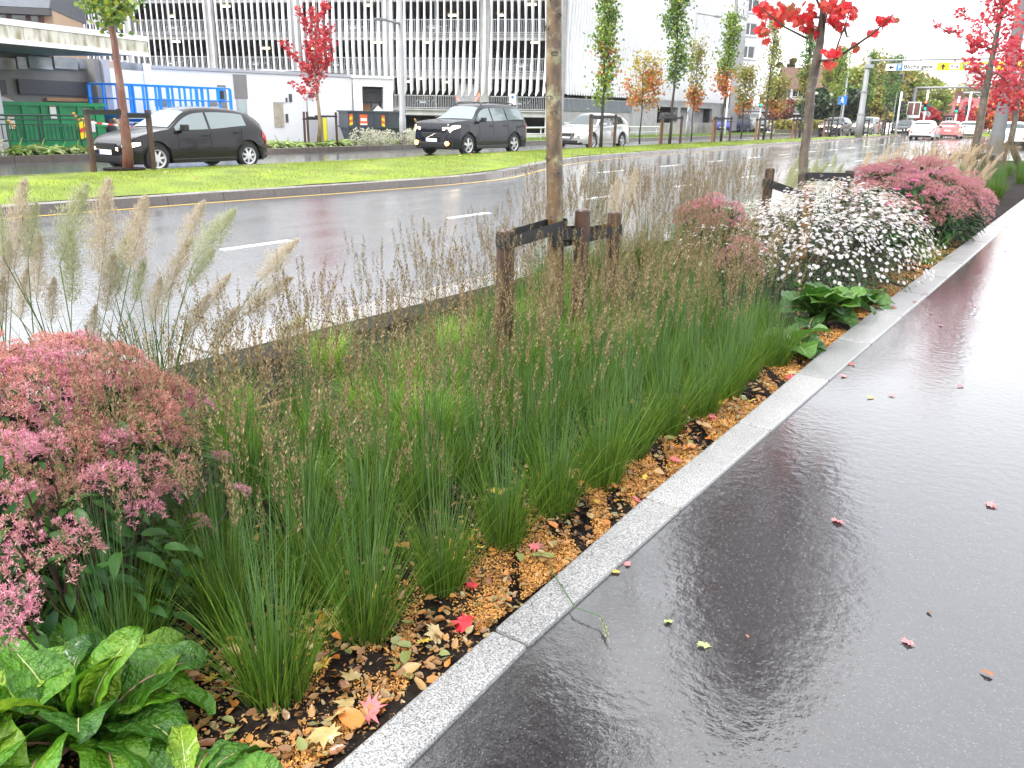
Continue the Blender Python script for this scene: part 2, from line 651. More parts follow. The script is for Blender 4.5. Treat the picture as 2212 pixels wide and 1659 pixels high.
# lane dashes
dash = thing('lane_markings', None, None, kind='structure')
y = 1.75
while y < 75:
    mb = MB()
    mb.box((-7.93, y, 0.0), (-7.8, y + 0.95, 0.005))
    mb.build('lane_dash', M['white_paint'], dash)
    y += 3.95
y = 20.2
while y < 80:
    mb = MB()
    xd = -11.35 - 0.02 * (y - 20)
    mb.box((xd, y, 0.0), (xd + 0.13, y + 1.4, 0.005))
    mb.build('lane_dash', M['white_paint'], dash)
    y += 3.97

# verge across the far carriageway: brown kerb, planting strip, then grass
fk = thing('verge_kerb', None, None, kind='structure')
for y in range(-4, 90):
    mb = MB()
    mb.box((-23.92, y + 0.006, -0.05), (-23.62, y + 0.994, 0.17))
    mb.build('kerb_stone', M['kerbdark'], fk)
sheet('verge_soil', [(-25.6, -6), (-23.92, -6), (-23.92, 28.5), (-25.6, 28.5)], 0.13, M['soil'])
o = sheet('verge_grass', [(-28.0, 28.5), (-23.92, 28.5), (-23.92, 90), (-26.8, 90)], 0.14, M['lawn'])
M['verge_blade'] = mat('verge_blades', (0.12, 0.19, 0.03), 0.5, island=0.4, trans=0.3)
n = 30000
yy = RS.uniform(28.5, 75, n)
xx = RS.uniform(-27, -23.95, n)
V, F = scatter([(-0.006, 0, 0), (0.006, 0, 0), (0.002, 0.02, 0.09)], [(0, 1, 2)], np.stack([xx, yy, np.full(n, 0.13)], 1), rots(n, spread=0.6), RS.uniform(0.6, 1.6, n))
prop(mesh('verge_tufts', V, F, M['verge_blade']), kind='stuff')
# slope of grass at the foot of the garage wall
V = [(-37.5, 40, -0.45), (-31.0, 40, -0.42), (-31.0, 92, -0.2), (-37.5, 92, -0.42)]
V = [(-58, 38, -0.5), (-34.5, 49.5, -0.5), (-32.5, 54, -0.45), (-33.5, 90, -0.45), (-36.5, 92, -0.42), (-35, 55, -0.42), (-60, 43, -0.42)]
prop(mesh('garage_verge', V, [tuple(range(7))], M['lawn']), kind='structure')
# island at the far junction
V, F = [], []
prop(mesh('junction_island', [(-14, 104, 0.14), (14, 104, 0.14), (14, 116, 0.3), (-14, 116, 0.3), (-14, 103.6, 0), (14, 103.6, 0)],
          [(0, 1, 2, 3), (4, 5, 1, 0)], M['lawn']), kind='structure')
# ---------------------------------------------------------------- buildings
M['fin'] = mat('white_steel_fin', (0.92, 0.92, 0.93), 0.35, var=0.08, scale=1.5)
M['conc'] = mat('raw_concrete', (0.36, 0.36, 0.355), 0.8, var=0.22, scale=1.2, bump=0.2, detail=8)
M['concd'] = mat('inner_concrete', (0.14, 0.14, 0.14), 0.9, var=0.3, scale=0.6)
M['black'] = mat('black_void', (0.008, 0.008, 0.009), 0.9)
M['rail'] = mat('galvanised_rail', (0.50, 0.52, 0.54), 0.4, metal=0.3)
M['white'] = mat('white_wall', (0.80, 0.80, 0.80), 0.6, var=0.06, scale=0.8)
M['glassd'] = mat('dark_window_glass', (0.03, 0.035, 0.04), 0.04, spec=0.8)
M['grey'] = mat('grey_panel', (0.22, 0.21, 0.20), 0.6, var=0.1, scale=2)
M['lgrey'] = mat('light_grey_panel', (0.42, 0.42, 0.45), 0.5, var=0.06, scale=2)
M['dgrey'] = mat('dark_grey_panel', (0.06, 0.06, 0.065), 0.5)
M['tan'] = mat('tan_panel', (0.42, 0.22, 0.10), 0.6, var=0.15, scale=3)
M['lamp'] = mat('garage_lamp', (1, 0.9, 0.6), 0.5, emit=(1.0, 0.80, 0.45), estr=4.0)
M['redbrick'] = mat('red_brown_brick', (0.13, 0.055, 0.045), 0.8, var=0.2, scale=3)
M['peach'] = mat('peach_render', (0.52, 0.36, 0.24), 0.8, var=0.06, scale=1)
M['slate'] = mat('grey_slate', (0.10, 0.11, 0.13), 0.6, var=0.15, scale=3)
M['tile'] = mat('brown_roof_tile', (0.20, 0.11, 0.07), 0.7, var=0.25, scale=4)


def onwall(x, y, P0, deg):
    """distance along and height on a vertical wall through P0 running deg clockwise from +Y"""
    a = R(deg)
    n = Vector((math.cos(a), -math.sin(a), 0))
    m = cam.matrix_world.to_3x3()
    d = m @ Vector(((x - 1106) / 1800, (829.5 - y) / 1800, -1))
    t = (Vector((P0[0], P0[1], 0)).dot(n)) / d.dot(n)
    p = Vector((d.x * t, d.y * t, EYE + d.z * t))
    s = (p.x - P0[0]) * math.sin(a) + (p.y - P0[1]) * math.cos(a)
    return s, p.z


class Wall:
    """local frame of a wall: x along it, y inwards (away from the street), z up from the ground"""

    def __init__(self, name, label, cat, P0, deg, z=0.0):
        self.P0, self.deg, self.z = P0, deg, z
        self.root = thing(name, label, cat, (P0[0], P0[1], z), R(90 - deg))

    def rect(self, x0, y0, x1, y1):
        sa, za = onwall(x0, (y0 + y1) / 2, self.P0, self.deg)
        sb, zb = onwall(x1, (y0 + y1) / 2, self.P0, self.deg)
        xm = (x0 + x1) / 2
        return sa, sb, onwall(xm, y1, self.P0, self.deg)[1] - self.z, onwall(xm, y0, self.P0, self.deg)[1] - self.z

    def panel(self, name, m, x0, y0, x1, y1, d0, d1, parent=None, bevel=0):
        """box whose front face is d0 in front of the wall (negative = recessed) and back at d1"""
        a, b, c, d = self.rect(x0, y0, x1, y1)
        mb = MB()
        mb.box((a, -d0, c), (b, -d1, d))
        return mb.build(name, m, parent or self.root, bevel=bevel)


# ----- parking garage
G0 = (-34.0, 54.2)
GZ = -0.5
gar = Wall('parking_garage', 'long open parking garage with wavy white vertical fins in front of dark parking decks', 'parking garage', G0, 66.5, GZ)
g = gar.root
floors = [1.65, 4.25, 6.87, 9.47, 12.07]
cols_x = [-0.55, -5.47, -12.89, -20.07, -27.1, -34.2, -41.6]
ROOF = 14.7
for z in floors + [ROOF]:
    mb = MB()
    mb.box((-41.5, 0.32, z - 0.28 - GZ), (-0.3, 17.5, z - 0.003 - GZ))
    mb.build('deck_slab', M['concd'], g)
    mb = MB()
    mb.box((-41.5, 0.0, z - 0.46 - GZ), (-0.9, 0.31, z - GZ))
    mb.box((-41.5, -0.12, z - 0.12 - GZ), (-0.9, -0.003, z - 0.04 - GZ))
    mb.build('edge_beam', M['conc'], g)
for i, x in enumerate(cols_x):
    mb = MB()
    w = 0.36
    mb.box((x - w, -0.16, 0), (x + w, 0.45, ROOF + 0.3 - GZ))
    mb.build('column', M['conc'], g)
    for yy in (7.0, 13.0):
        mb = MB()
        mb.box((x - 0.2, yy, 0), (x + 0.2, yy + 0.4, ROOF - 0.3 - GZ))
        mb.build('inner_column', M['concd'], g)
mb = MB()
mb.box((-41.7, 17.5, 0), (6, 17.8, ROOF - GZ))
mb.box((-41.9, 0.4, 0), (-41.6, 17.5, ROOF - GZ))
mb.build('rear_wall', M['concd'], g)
mb = MB()
mb.box((-41.5, 0.02, 0), (-0.9, 0.3, 0.55))
mb.build('plinth', M['conc'], g)
mb = MB()
mb.box((-41.5, 0.03, 1.65), (-0.9, 0.29, 1.69 - 0.0))
mb.build('string_course', M['conc'], g)
# railings, one per bay and deck: top rail, bottom rail and balusters
for z in floors:
    for a, b in zip(cols_x[1:], cols_x[:-1]):
        if a < -34.5:
            continue
        a2, b2 = a + 0.4, b - 0.4
        mb = MB()
        mb.box((a2, -0.07, z + 0.90 - GZ), (b2, -0.01, z + 0.95 - GZ))
        mb.box((a2, -0.07, z + 0.04 - GZ), (b2, -0.01, z + 0.08 - GZ))
        x = a2 + 0.1
        while x < b2:
            mb.box((x - 0.014, -0.05, z + 0.08 - GZ), (x + 0.014, -0.03, z + 0.90 - GZ))
            x += 0.135
        mb.build('railing', M['rail'], g)
        mb = MB()
        mb.tube([((a + b) / 2, -0.09, z - GZ), ((a + b) / 2, -0.09, z + 2.1 - GZ)], 0.03, 6)
        mb.build('downpipe', M['rail'], g)
# ceiling lamps
rl = random.Random(9)
for z in floors + [ROOF]:
    for k in range(9):
        x = -36 + k * 4.2 + rl.uniform(-0.4, 0.4)
        for yy in (2.6, 9.5):
            if rl.random() < 0.5:
                continue
            mb = MB()
            mb.box((x - 0.32, yy, z - 0.46 - GZ), (x + 0.32, yy + 0.16, z - 0.36 - GZ))
            mb.build('ceiling_lamp', M['lamp'], g)


def fin(base, dirx, diry, nrm, z0, z1, depth, sway, ph, parent, cut=0.35):
    """one wavy vertical blade: inner edge on the wall line, outer edge weaving"""
    V, F = [], []
    K = 16
    th = 0.03
    for k in range(K + 1):
        t = k / K
        z = z0 + (z1 - z0) * t
        d = depth * (0.72 + 0.28 * math.sin(z * 0.75 + ph))
        s = sway * (0.6 + 0.4 * math.sin(z * 0.62 + ph * 1.4 + 1.0))
        zi = z + (cut * max(0, 1 - k) if k == 0 else 0)
        for (dd, ss, zz) in ((0.0, 0.0, zi), (d, s, z)):
            px = base[0] + nrm[0] * (0.22 + dd) + dirx * ss
            py = base[1] + nrm[1] * (0.22 + dd) + diry * ss
            for q in (-1, 1):
                V.append((px + dirx * th * q, py + diry * th * q, zz))
        if k:
            a, b = (k - 1) * 4, k * 4
            F += [(a + 2, a + 3, b + 3, b + 2), (a, b, b + 1, a + 1), (a, a + 2, b + 2, b), (a + 1, b + 1, b + 3, a + 3)]
    F += [(0, 1, 3, 2), (K * 4, K * 4 + 2, K * 4 + 3, K * 4 + 1)]
    return mesh('fin', V, F, M['fin'], parent, smooth=False)


nf = 83
for i in range(nf):
    x = -41.4 + i * 0.5
    r_ = i / (nf - 1)
    fin((x, 0), 1, 0, (0, -1), 2.72 - GZ - 0.1, ROOF + 0.9 - GZ, 0.06 + 0.5 * r_ ** 1.5, -(0.02 + 0.13 * r_), x * 0.19, g)
# office bay behind the fins at the left end: light mullion grid over dark panes
mb = MB()
mb.box((-41.4, -0.02, 2.0), (-34.6, 0.12, ROOF - GZ))
mb.build('office_glazing', M['glassd'], g)
for k in range(9):
    mb = MB()
    zc = 2.2 + k * 1.45
    mb.box((-41.4, -0.08, zc), (-34.6, -0.03, zc + 0.28))
    mb.build('office_band', M['lgrey'], g)
for k in range(12):
    mb = MB()
    xc = -41.3 + k * 0.58
    mb.box((xc - 0.05, -0.11, 2.0), (xc + 0.05, -0.085, ROOF - GZ))
    mb.build('office_mullion', M['lgrey'], g)
# the big white panel that sweeps outwards at the left end
V, F = [], []
for k in range(13):
    z = 3 + k * 1.1
    w = -42.0 - 0.10 * (max(0, z - 4.5)) ** 1.3
    V += [(-41.5, -0.75, z), (w, -0.75, z), (-41.5, -0.5, z), (w, -0.5, z)]
    if k:
        a = 4 * k - 4
        b = 4 * k
        F += [(a, b, b + 1, a + 1), (a + 2, a + 3, b + 3, b + 2), (a + 1, b + 1, b + 3, a + 3), (a, a + 2, b + 2, b)]
mesh('sweeping_panel', V, F, M['fin'], g)

# second front of the garage, along the street, closed by overlapping fins
wing = Wall('garage_wing', 'white ribbed garage front of close vertical fins above a pale concrete wall', 'parking garage', G0, -3, GZ)
w_ = wing.root
mb = MB()
mb.box((0.35, 0.02, 3.35), (36.0, 0.3, ROOF + 0.3 - GZ))
mb.build('upper_wall', M['white'], w_)
mb = MB()
mb.box((0.35, 0.3, 0), (36.0, 0.9, 0.35))
mb.box((0.35, 9, 0), (36.0, 9.3, 4))
mb.box((0.35, 0.3, 3.33), (36, 9, 3.35))
mb.build('inner_wall', M['concd'], w_)
mb = MB()
mb.box((-0.35, -0.3, 0), (0.34, 0.5, ROOF + 0.4 - GZ))
mb.build('corner_column', M['conc'], w_)
mb = MB()
mb.box((0.36, 0.0, 0.9), (12.8, 0.28, 2.15))
mb.box((0.36, 0.0, 0.0), (12.8, 0.28, 0.25))
mb.build('parapet', M['conc'], w_)
for k in range(5):
    mb = MB()
    a = 0.4 + k * 2.5
    mb.box((a, -0.06, 2.16), (a + 2.44, -0.03, 3.0))
    mb.build('mesh_railing', mat('mesh_rail', (0.10, 0.12, 0.14), 0.5), w_)
    mb = MB()
    for q in range(13):
        mb.box((a + q * 0.2, -0.085, 2.16), (a + q * 0.2 + 0.03, -0.063, 3.02))
    mb.box((a, -0.09, 3.02), (a + 2.44, -0.02, 3.07))
    mb.build('railing_bars', M['rail'], w_)
M['stain'] = mat('stained_boarded_concrete', (0.38, 0.36, 0.33), 0.85, var=0.35, scale=1.5, bump=0.2, detail=9)
# pale wall with dark openings
for a, b, z0, z1 in ((12.85, 18.6, 0, 3.34), (18.62, 33.4, 2.72, 3.34), (23.6, 24.3, 1.3, 2.715), (33.42, 36.0, 0, 3.34)):
    mb = MB()
    mb.box((a, 0.0, z0), (b, 0.28, z1))
    mb.build('wall_panel', M['conc'], w_)
x = 18.62
while x < 33.3:
    mb = MB()
    mb.box((x, -0.03, 0.0), (x + 0.44, 0.25, 1.32))
    mb.build('wall_board', M['stain'], w_)
    x += 0.46
mb = MB()
mb.box((24.4, 0.9, 1.3), (33.2, 1.1, 2.7))
mb.build('ramp_wall', M['conc'], w_)
s = 0.5
i = 0
while s < 35.8:
    fin((s, 0.0), 1, 0, (0, -1), 3.25 + 0.0 * s, ROOF + 0.9 - GZ, 0.42, -0.10, s * 0.16, w_, cut=0.22)
    s += 0.44
# concrete stair tower with raised lettering
tw = Wall('stair_tower', 'tall pale concrete stair tower with raised white lettering beside the ribbed garage front', 'tower', (-35.88, 90.2), -3, GZ)
t_ = tw.root
for k in range(12):
    for q in range(2):
        mb = MB()
        mb.box((q * 2.2 + 0.01, -0.55, k * 1.7 + 0.01), (q * 2.2 + 2.18, 0.2, k * 1.7 + 1.69))
        mb.build('concrete_panel', M['conc'] if k % 3 else M['lgrey'], t_)
mb = MB()
mb.box((0.02, -0.3, 0), (4.36, 9, 20.35))
mb.build('core', M['conc'], t_)
M['letter'] = mat('white_letters', (0.85, 0.85, 0.86), 0.4)
for k, (tx, zc, wd) in enumerate((('BLICHS', 9, 3.5), ('GATE', 27, 3.0), ('P-HUS', 54, 3.2))):
    zc = onwall(1588, zc, (-35.88, 90.2), -3)[1] - GZ
    text_obj('lettering', tx, 1.15, M['letter'], t_, (2.2, -0.62, zc), (PI / 2, 0, 0), 0.06, wd)

# white apartment slab with stacked windows
AP0 = (-36.1, 94.7)
ap = Wall('apartment_block', 'white apartment block with a column of paired windows over a recessed ground floor', 'apartment block', AP0, 22.5, GZ)
a_ = ap.root
sa, sb, _, _ = ap.rect(1583, 200, 1668, 206)
sa = 0.7
z0 = onwall(1625, 205, AP0, 22.5)[1] - GZ
wins = [(1610, 0 - 22, 1650, 16 + 12), (1605, 50, 1637 + 9, 79), (1600, 99, 1640, 129), (1594, 148, 1634, 178)]
wr = []
zz = None
for k in range(8):
    pass
c0, c1, wz0, wz1 = ap.rect(1597, 148, 1626, 175)
pitch_z = (onwall(1620, 99, AP0, 22.5)[1] - onwall(1612, 148, AP0, 22.5)[1])
hz = wz1 - wz0
zt = z0
mb = MB()
mb.box((sa - 0.6, 0.3, z0), (sb, 14, 24))
mb.build('core', M['white'], a_)
mb = MB()
mb.box((sa - 0.6, 0, z0), (c0, 0.29, 24))
mb.build('wall', M['white'], a_)
mb = MB()
mb.box((c1, 0, z0), (sb, 0.29, 24))
mb.build('wall', M['white'], a_)
prev = z0
for k in range(6):
    b0 = wz0 + k * pitch_z
    mb = MB()
    mb.box((c0 + 0.001, 0.0, prev), (c1 - 0.001, 0.29, b0))
    mb.build('wall', M['white'], a_)
    prev = b0 + hz
    f = MB()
    for (u0, u1, v0, v1) in ((c0, c1, b0, b0 + 0.09), (c0, c1, b0 + hz - 0.09, b0 + hz), (c0, c0 + 0.1, b0 + 0.09, b0 + hz - 0.09),
                             (c1 - 0.1, c1, b0 + 0.09, b0 + hz - 0.09), ((c0 + c1) / 2 - 0.07, (c0 + c1) / 2 + 0.07, b0 + 0.09, b0 + hz - 0.09)):
        f.box((u0 + 0.002, 0.08, v0), (u1 - 0.002, 0.16, v1))
    fo = f.build('window', M['fin'], a_)
    for u0, u1 in ((c0 + 0.1, (c0 + c1) / 2 - 0.07), ((c0 + c1) / 2 + 0.07, c1 - 0.1)):
        f = MB()
        f.box((u0, 0.12, b0 + 0.09), (u1, 0.14, b0 + hz - 0.09))
        f.build('pane', M['glassd'], fo)
    f = MB()
    f.box((c0 - 0.05, -0.08, b0 - 0.2), (c1 + 0.05, -0.003, b0 - 0.08))
    f.build('sill', M['lgrey'], fo)
mb = MB()
mb.box((c0 + 0.001, 0.0, prev), (c1 - 0.001, 0.29, 24))
mb.build('wall', M['white'], a_)
# recessed storey, canopy fascia and shop front
mb = MB()
mb.box((sa, 4.0, 0), (sb, 4.3, z0 - 0.01))
mb.build('recess_wall', M['dgrey'], a_)
cz0 = onwall(1640, 241, AP0, 22.5)[1] - GZ
cz1 = onwall(1640, 229, AP0, 22.5)[1] - GZ
sc = onwall(1697, 235, AP0, 22.5)[0]
mb = MB()
mb.box((sa - 0.3, -2.2, cz0), (sc, 3.9, cz1))
mb.build('canopy', M['lgrey'], a_)
mb = MB()
mb.box((sa - 0.2, 0.6, 0), (sc - 2.5, 0.8, cz0 - 0.02))
mb.build('shop_wall', M['grey'], a_)
for k, (x0, x1, m_) in enumerate(((1582, 1592, 'glassd'), (1594, 1604, 'tan'), (1606, 1616, 'tan'), (1633, 1640, 'glassd'), (1643, 1655, 'glassd'), (1658, 1668, 'glassd'))):
    c, d, e, f_ = ap.rect(x0, 249, x1, 276)
    mb = MB()
    mb.box((c, 0.52, max(0.4, e)), (d, 0.58, f_))
    fo = mb.build('shop_window', M['lgrey'], a_)
    mb = MB()
    mb.box((c + 0.15, 0.47, max(0.4, e) + 0.15), (d - 0.15, 0.515, f_ - 0.15))
    mb.build('pane', M[m_], fo)
for x0 in (1628, 1668):
    c = onwall(x0, 215, AP0, 22.5)[0]
    mb = MB()
    mb.box((c - 0.15, 0.05, cz1 + 0.002), (c + 0.15, 0.35, z0 - 0.002))
    mb.build('post', M['white'], a_)

# ----- low white building
LB = Wall('low_white_building', 'low flat roofed white building with grey panel and boarded door behind the black hatchback', 'building', (-34.05, 21.7), 15, 0.0)
l_ = LB.root
s_end = onwall(762, 250, LB.P0, 15)[0]
zt = 2.98
mb = MB()
mb.box((-3.2, 0, -0.1), (s_end, 9, zt))
mb.build('wall', M['white'], l_)
mb = MB()
mb.box((-3.3, -0.08, zt + 0.003), (s_end + 0.02, 9.1, zt + 0.13))
mb.build('roof_edge', M['lgrey'], l_)
LB.panel('grey_panel', M['grey'], 505, 161, 533, 213, 0.04, 0.003)
LB.panel('window', M['lgrey'], 512, 214, 533, 262, 0.05, 0.003)
LB.panel('pane', mat('frosted_pane', (0.42, 0.5, 0.48), 0.2), 514, 217, 530, 259, 0.07, 0.052)
LB.panel('boarded_door', mat('boarded_door', (0.42, 0.37, 0.28), 0.8, var=0.2, scale=6), 592, 222, 612, 274, 0.05, 0.003)
LB.panel('door_frame', M['lgrey'], 590, 220, 614, 222, 0.06, 0.003)
for r in ((624, 203, 630, 220), (617, 211, 620, 221), (617, 246, 622, 264)):
    LB.panel('wall_plaque', M['dgrey'], *r, 0.05, 0.003)
LB.panel('wall_lamp', M['dgrey'], 666, 206, 674, 210, 0.2, 0.003)
for r in ((497, 147, 523, 154), (612, 148, 640, 156), (655, 150, 700, 157)):
    LB.panel('roof_vent', M['lgrey'], *r, -2.0, -3.4, bevel=0.05)
LB.panel('roof_box', M['dgrey'], 655, 155, 765, 161, -1.0, -4.0)
for r in ((334, 213, 370, 230), (448, 216, 469, 229), (471, 184, 489, 240)):
    LB.panel('wall_hatch', M['grey'], *r, 0.035, 0.003)
# portal with a roller door, standing proud of the low building
PB = Wall('loading_portal', 'white boxy loading portal with dark roller door behind the black skip', 'building', (-31.3, 31.0), 40, 0.0)
p_ = PB.root
x0, x1, zb, ztp = PB.rect(765, 168, 849, 298)
ztp = onwall(805, 169, PB.P0, 40)[1]
o0, o1, oz0, oz1 = PB.rect(783, 187, 829, 243)
for nm, (a, b, c, d) in dict(left=(x0, o0, -0.1, oz1), right=(o1, x1, -0.1, oz1), head=(x0, x1, oz1 + 0.001, ztp)).items():
    mb = MB()
    mb.box((a, 0, c), (b, 3.5, d))
    mb.build('wall', M['white'], p_)
mb = MB()
mb.box((x0 - 0.08, -0.1, ztp + 0.002), (x1 + 0.08, 3.6, ztp + 0.1))
mb.build('coping', M['fin'], p_)
mb = MB()
mb.box((o0 + 0.002, 1.2, -0.1), (o1 - 0.002, 1.3, oz1 - 0.002))
mb.build('door', M['grey'], p_)
zm = oz0 + (oz1 - oz0) * 0.42
k = 0
zz = zm
while zz < oz1 - 0.08:
    mb = MB()
    mb.box((o0 + 0.003, 0.75, zz + 0.006), (o1 - 0.003, 1.15, zz + 0.1))
    mb.build('shutter_slat', M['dgrey'], p_)
    zz += 0.106
for q in range(2):
    mb = MB()
    wq = (o1 - o0) / 2
    mb.box((o0 + 0.06 + q * wq, 1.14, oz0), (o0 + wq - 0.05 + q * wq, 1.18, zm - 0.08))
    mb.build('pane', M['tan'] if q == 0 else M['glassd'], p_)

# ----- service building with a stained canopy
CN = Wall('canopy_building', 'grey service building under a white rain stained flat canopy behind the green skip', 'building', (-28.0, 18.0), -18, 0.0)
c_ = CN.root
M['canopy'] = bpy.data.materials.new('stained_white_fascia')
M['canopy'].use_nodes = True
nt = M['canopy'].node_tree
b = nt.nodes['Principled BSDF']
tc = nt.nodes.new('ShaderNodeTexCoord')
mp = nt.nodes.new('ShaderNodeMapping')
mp.inputs['Scale'].default_value = (2.6, 1, 0.9)
no = nt.nodes.new('ShaderNodeTexNoise')
no.inputs['Scale'].default_value = 1.4
no.inputs['Detail'].default_value = 8
cr = nt.nodes.new('ShaderNodeValToRGB')
cr.color_ramp.elements[0].position = 0.36
cr.color_ramp.elements[0].color = (0.30, 0.27, 0.17, 1)
cr.color_ramp.elements[1].position = 0.56
cr.color_ramp.elements[1].color = (0.68, 0.66, 0.58, 1)
nt.links.new(tc.outputs['Object'], mp.inputs[0])
nt.links.new(mp.outputs[0], no.inputs['Vector'])
nt.links.new(no.outputs['Fac'], cr.inputs[0])
nt.links.new(cr.outputs[0], b.inputs['Base Color'])
b.inputs['Roughness'].default_value = 0.7
L0 = -16.0
mb = MB()
mb.box((L0, 0.05, 3.12), (0, 9, 3.70))
mb.build('canopy', M['lgrey'], c_)
for k in range(9):
    mb = MB()
    mb.box((-(k + 1) * 1.72, -0.02, 3.22), (-k * 1.72 - 0.02, 0.045, 3.57))
    mb.build('fascia_panel', M['canopy'], c_)
mb = MB()
mb.box((L0, -0.05, 3.08), (0.02, 0.045, 3.215))
mb.box((L0, -0.05, 3.575), (0.02, 0.6, 3.74))
mb.build('fascia_trim', M['fin'], c_)
D = 4.2
P2 = (CN.P0[0] - math.cos(R(18)) * D, CN.P0[1] - math.sin(R(18)) * D)


def cpanel(name, m, x0, y0, x1, y1, pr=0.0, th=0.1):
    s0, za = onwall(x0, (y0 + y1) / 2, P2, -18)
    s1, zb = onwall(x1, (y0 + y1) / 2, P2, -18)
    xm = (x0 + x1) / 2
    zc, zd = onwall(xm, y1, P2, -18)[1], onwall(xm, y0, P2, -18)[1]
    mb = MB()
    mb.box((s0, D - pr - th, max(zc, -0.1)), (s1, D - pr, min(zd, 3.115)))
    return mb.build(name, m, c_)


mb = MB()
mb.box((L0, D + 0.01, -0.1), (1.9, D + 5, 3.11))
mb.build('wall', M['grey'], c_)
gl = mat('reflecting_glass', (0.25, 0.27, 0.30), 0.05, var=0.6, scale=1.1, spec=0.9)
for x0, x1 in ((-60, 28), (32, 52), (57, 107), (112, 162), (166, 184)):
    cpanel('window', gl, x0, 123, x1, 149, 0.02)
cpanel('dark_opening', M['dgrey'], 36, 174, 190, 205, 0.02)
cpanel('dark_opening', M['dgrey'], -60, 172, 8, 203, 0.02)
cpanel('orange_strip', M['tan'], 95, 212, 195, 219, 0.05)
cpanel('orange_strip', M['tan'], -60, 209, 14, 217, 0.05)
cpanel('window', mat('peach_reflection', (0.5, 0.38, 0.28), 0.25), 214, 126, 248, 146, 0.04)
cpanel('window', gl, 252, 124, 308, 152, 0.04)
cpanel('white_wall', M['white'], 214, 156, 316, 300, 0.03)
cpanel('corner_post', M['fin'], 309, 122, 317, 300, 0.16, 0.2)
cpanel('pier', M['lgrey'], 198, 122, 212, 300, 0.3, 0.4)
cpanel('pier', M['grey'], 184, 122, 197, 300, 0.3, 0.3)
cpanel('pipe', M['dgrey'], 213, 123, 217, 180, 0.1, 0.12)
cpanel('pipe_rail', M['dgrey'], 204, 180, 226, 183, 0.75, 0.1)
s0 = onwall(14, 160, CN.P0, -18)[0]
s1 = onwall(36, 160, CN.P0, -18)[0]
mb = MB()
mb.box((s0, 0.7, -0.1), (s1, 1.5, 3.11))
mb.build('column', M['lgrey'], c_)

# ----- old brick building above the canopy at the left edge
BB = Wall('brick_building', 'red brown brick building with grey slate roof rising behind the canopy', 'building', (-52, 22), 40, 0.0)
b_ = BB.root
def bpan(name, m, x0, y0, x1, y1, d0=0.05, d1=0.003):
    return BB.panel(name, m, x0, y0, x1, y1, d0, d1)
s0 = onwall(-40, 40, BB.P0, 40)[0]
s1 = onwall(92, 40, BB.P0, 40)[0]
s2 = onwall(112, 40, BB.P0, 40)[0]
zr = onwall(50, 17, BB.P0, 40)[1]
mb = MB()
mb.box((s0, 0, -0.2), (s1, 8, zr))
mb.build('wall', M['redbrick'], b_)
mb = MB()
mb.box((s1 + 0.01, 0.3, -0.2), (s2, 8, zr + 1.6))
mb.build('side_wall', M['peach'], b_)
mb = MB()
mb.prism([(-0.5, zr), (3.5, zr + 3.2), (9, zr + 3.2), (9, zr)], 'x', s0 - 0.3, s1 + 0.5)
mb.build('roof', M['slate'], b_)
mb = MB()
mb.box((s0, -0.5, zr - 0.35), (s1 + 0.5, -0.01, zr - 0.02))
mb.build('gutter', M['dgrey'], b_)
for r in ((-12, 22, 14, 39), (24, 25, 57, 43), (66, 32, 84, 48)):
    f = bpan('window', M['dgrey'], *r, 0.05, 0.003)
    bpan('pane', M['glassd'], r[0] + 2, r[1] + 3, r[2] - 2, r[3] - 1, 0.07, 0.052)
for r in ((57, 28, 84, 31), (-12, 20, 14, 22)):
    bpan('awning_box', M['fin'], *r, 0.25, 0.003)
# ---------------------------------------------------------------- cars
M['tyre'] = mat('tyre_rubber', (0.012, 0.012, 0.013), 0.7)
M['rim'] = mat('alloy_rim', (0.55, 0.55, 0.57), 0.3, metal=0.8)
M['trim'] = mat('black_trim', (0.012, 0.012, 0.013), 0.4)
M['cglass'] = mat('car_glass', (0.03, 0.045, 0.045), 0.03, spec=1.0)
M['cglassl'] = mat('car_glass_light', (0.16, 0.20, 0.21), 0.05, spec=1.0)
M['chrome'] = mat('chrome', (0.7, 0.7, 0.72), 0.15, metal=1.0)
M['plate'] = mat('number_plate', (0.75, 0.77, 0.80), 0.4)
M['plateblue'] = mat('plate_blue', (0.03, 0.08, 0.45), 0.4)
M['tail'] = mat('tail_light', (0.55, 0.02, 0.02), 0.2, coat=1)
M['taillit'] = mat('tail_light_lit', (0.6, 0.05, 0.03), 0.2, emit=(1, 0.10, 0.05), estr=2.0)
M['lens'] = mat('headlight_lens', (0.6, 0.62, 0.65), 0.1, coat=1)
M['headlit'] = mat('headlight_lit', (0.9, 0.9, 0.85), 0.1, emit=(1.0, 0.72, 0.40), estr=2.2)
M['foglit'] = mat('fog_light_lit', (1, 0.7, 0.3), 0.1, emit=(1.0, 0.36, 0.04), estr=7.0)


def paint(name, c, rough=0.25, metal=0.3):
    dark = max(c) < 0.05
    return mat(name, c, rough, metal=0.0 if dark else metal, coat=0.35 if dark else 1.0, spec=0.25 if dark else 0.5)


def lerp_pts(pts, x):
    """smooth curve through (x, y) control points"""
    P = np.array(pts, float)
    i = int(np.clip(np.searchsorted(P[:, 0], x) - 1, 0, len(P) - 2))
    t = (x - P[i, 0]) / (P[i + 1, 0] - P[i, 0])
    t = min(1, max(0, t))
    m = []
    for k in (i, i + 1):
        a, b = max(k - 1, 0), min(k + 1, len(P) - 1)
        m.append((P[b, 1] - P[a, 1]) / (P[b, 0] - P[a, 0]) * (P[i + 1, 0] - P[i, 0]))
    return ((2 * t**3 - 3 * t**2 + 1) * P[i, 1] + (t**3 - 2 * t**2 + t) * m[0] + (-2 * t**3 + 3 * t**2) * P[i + 1, 1] + (t**3 - t**2) * m[1])


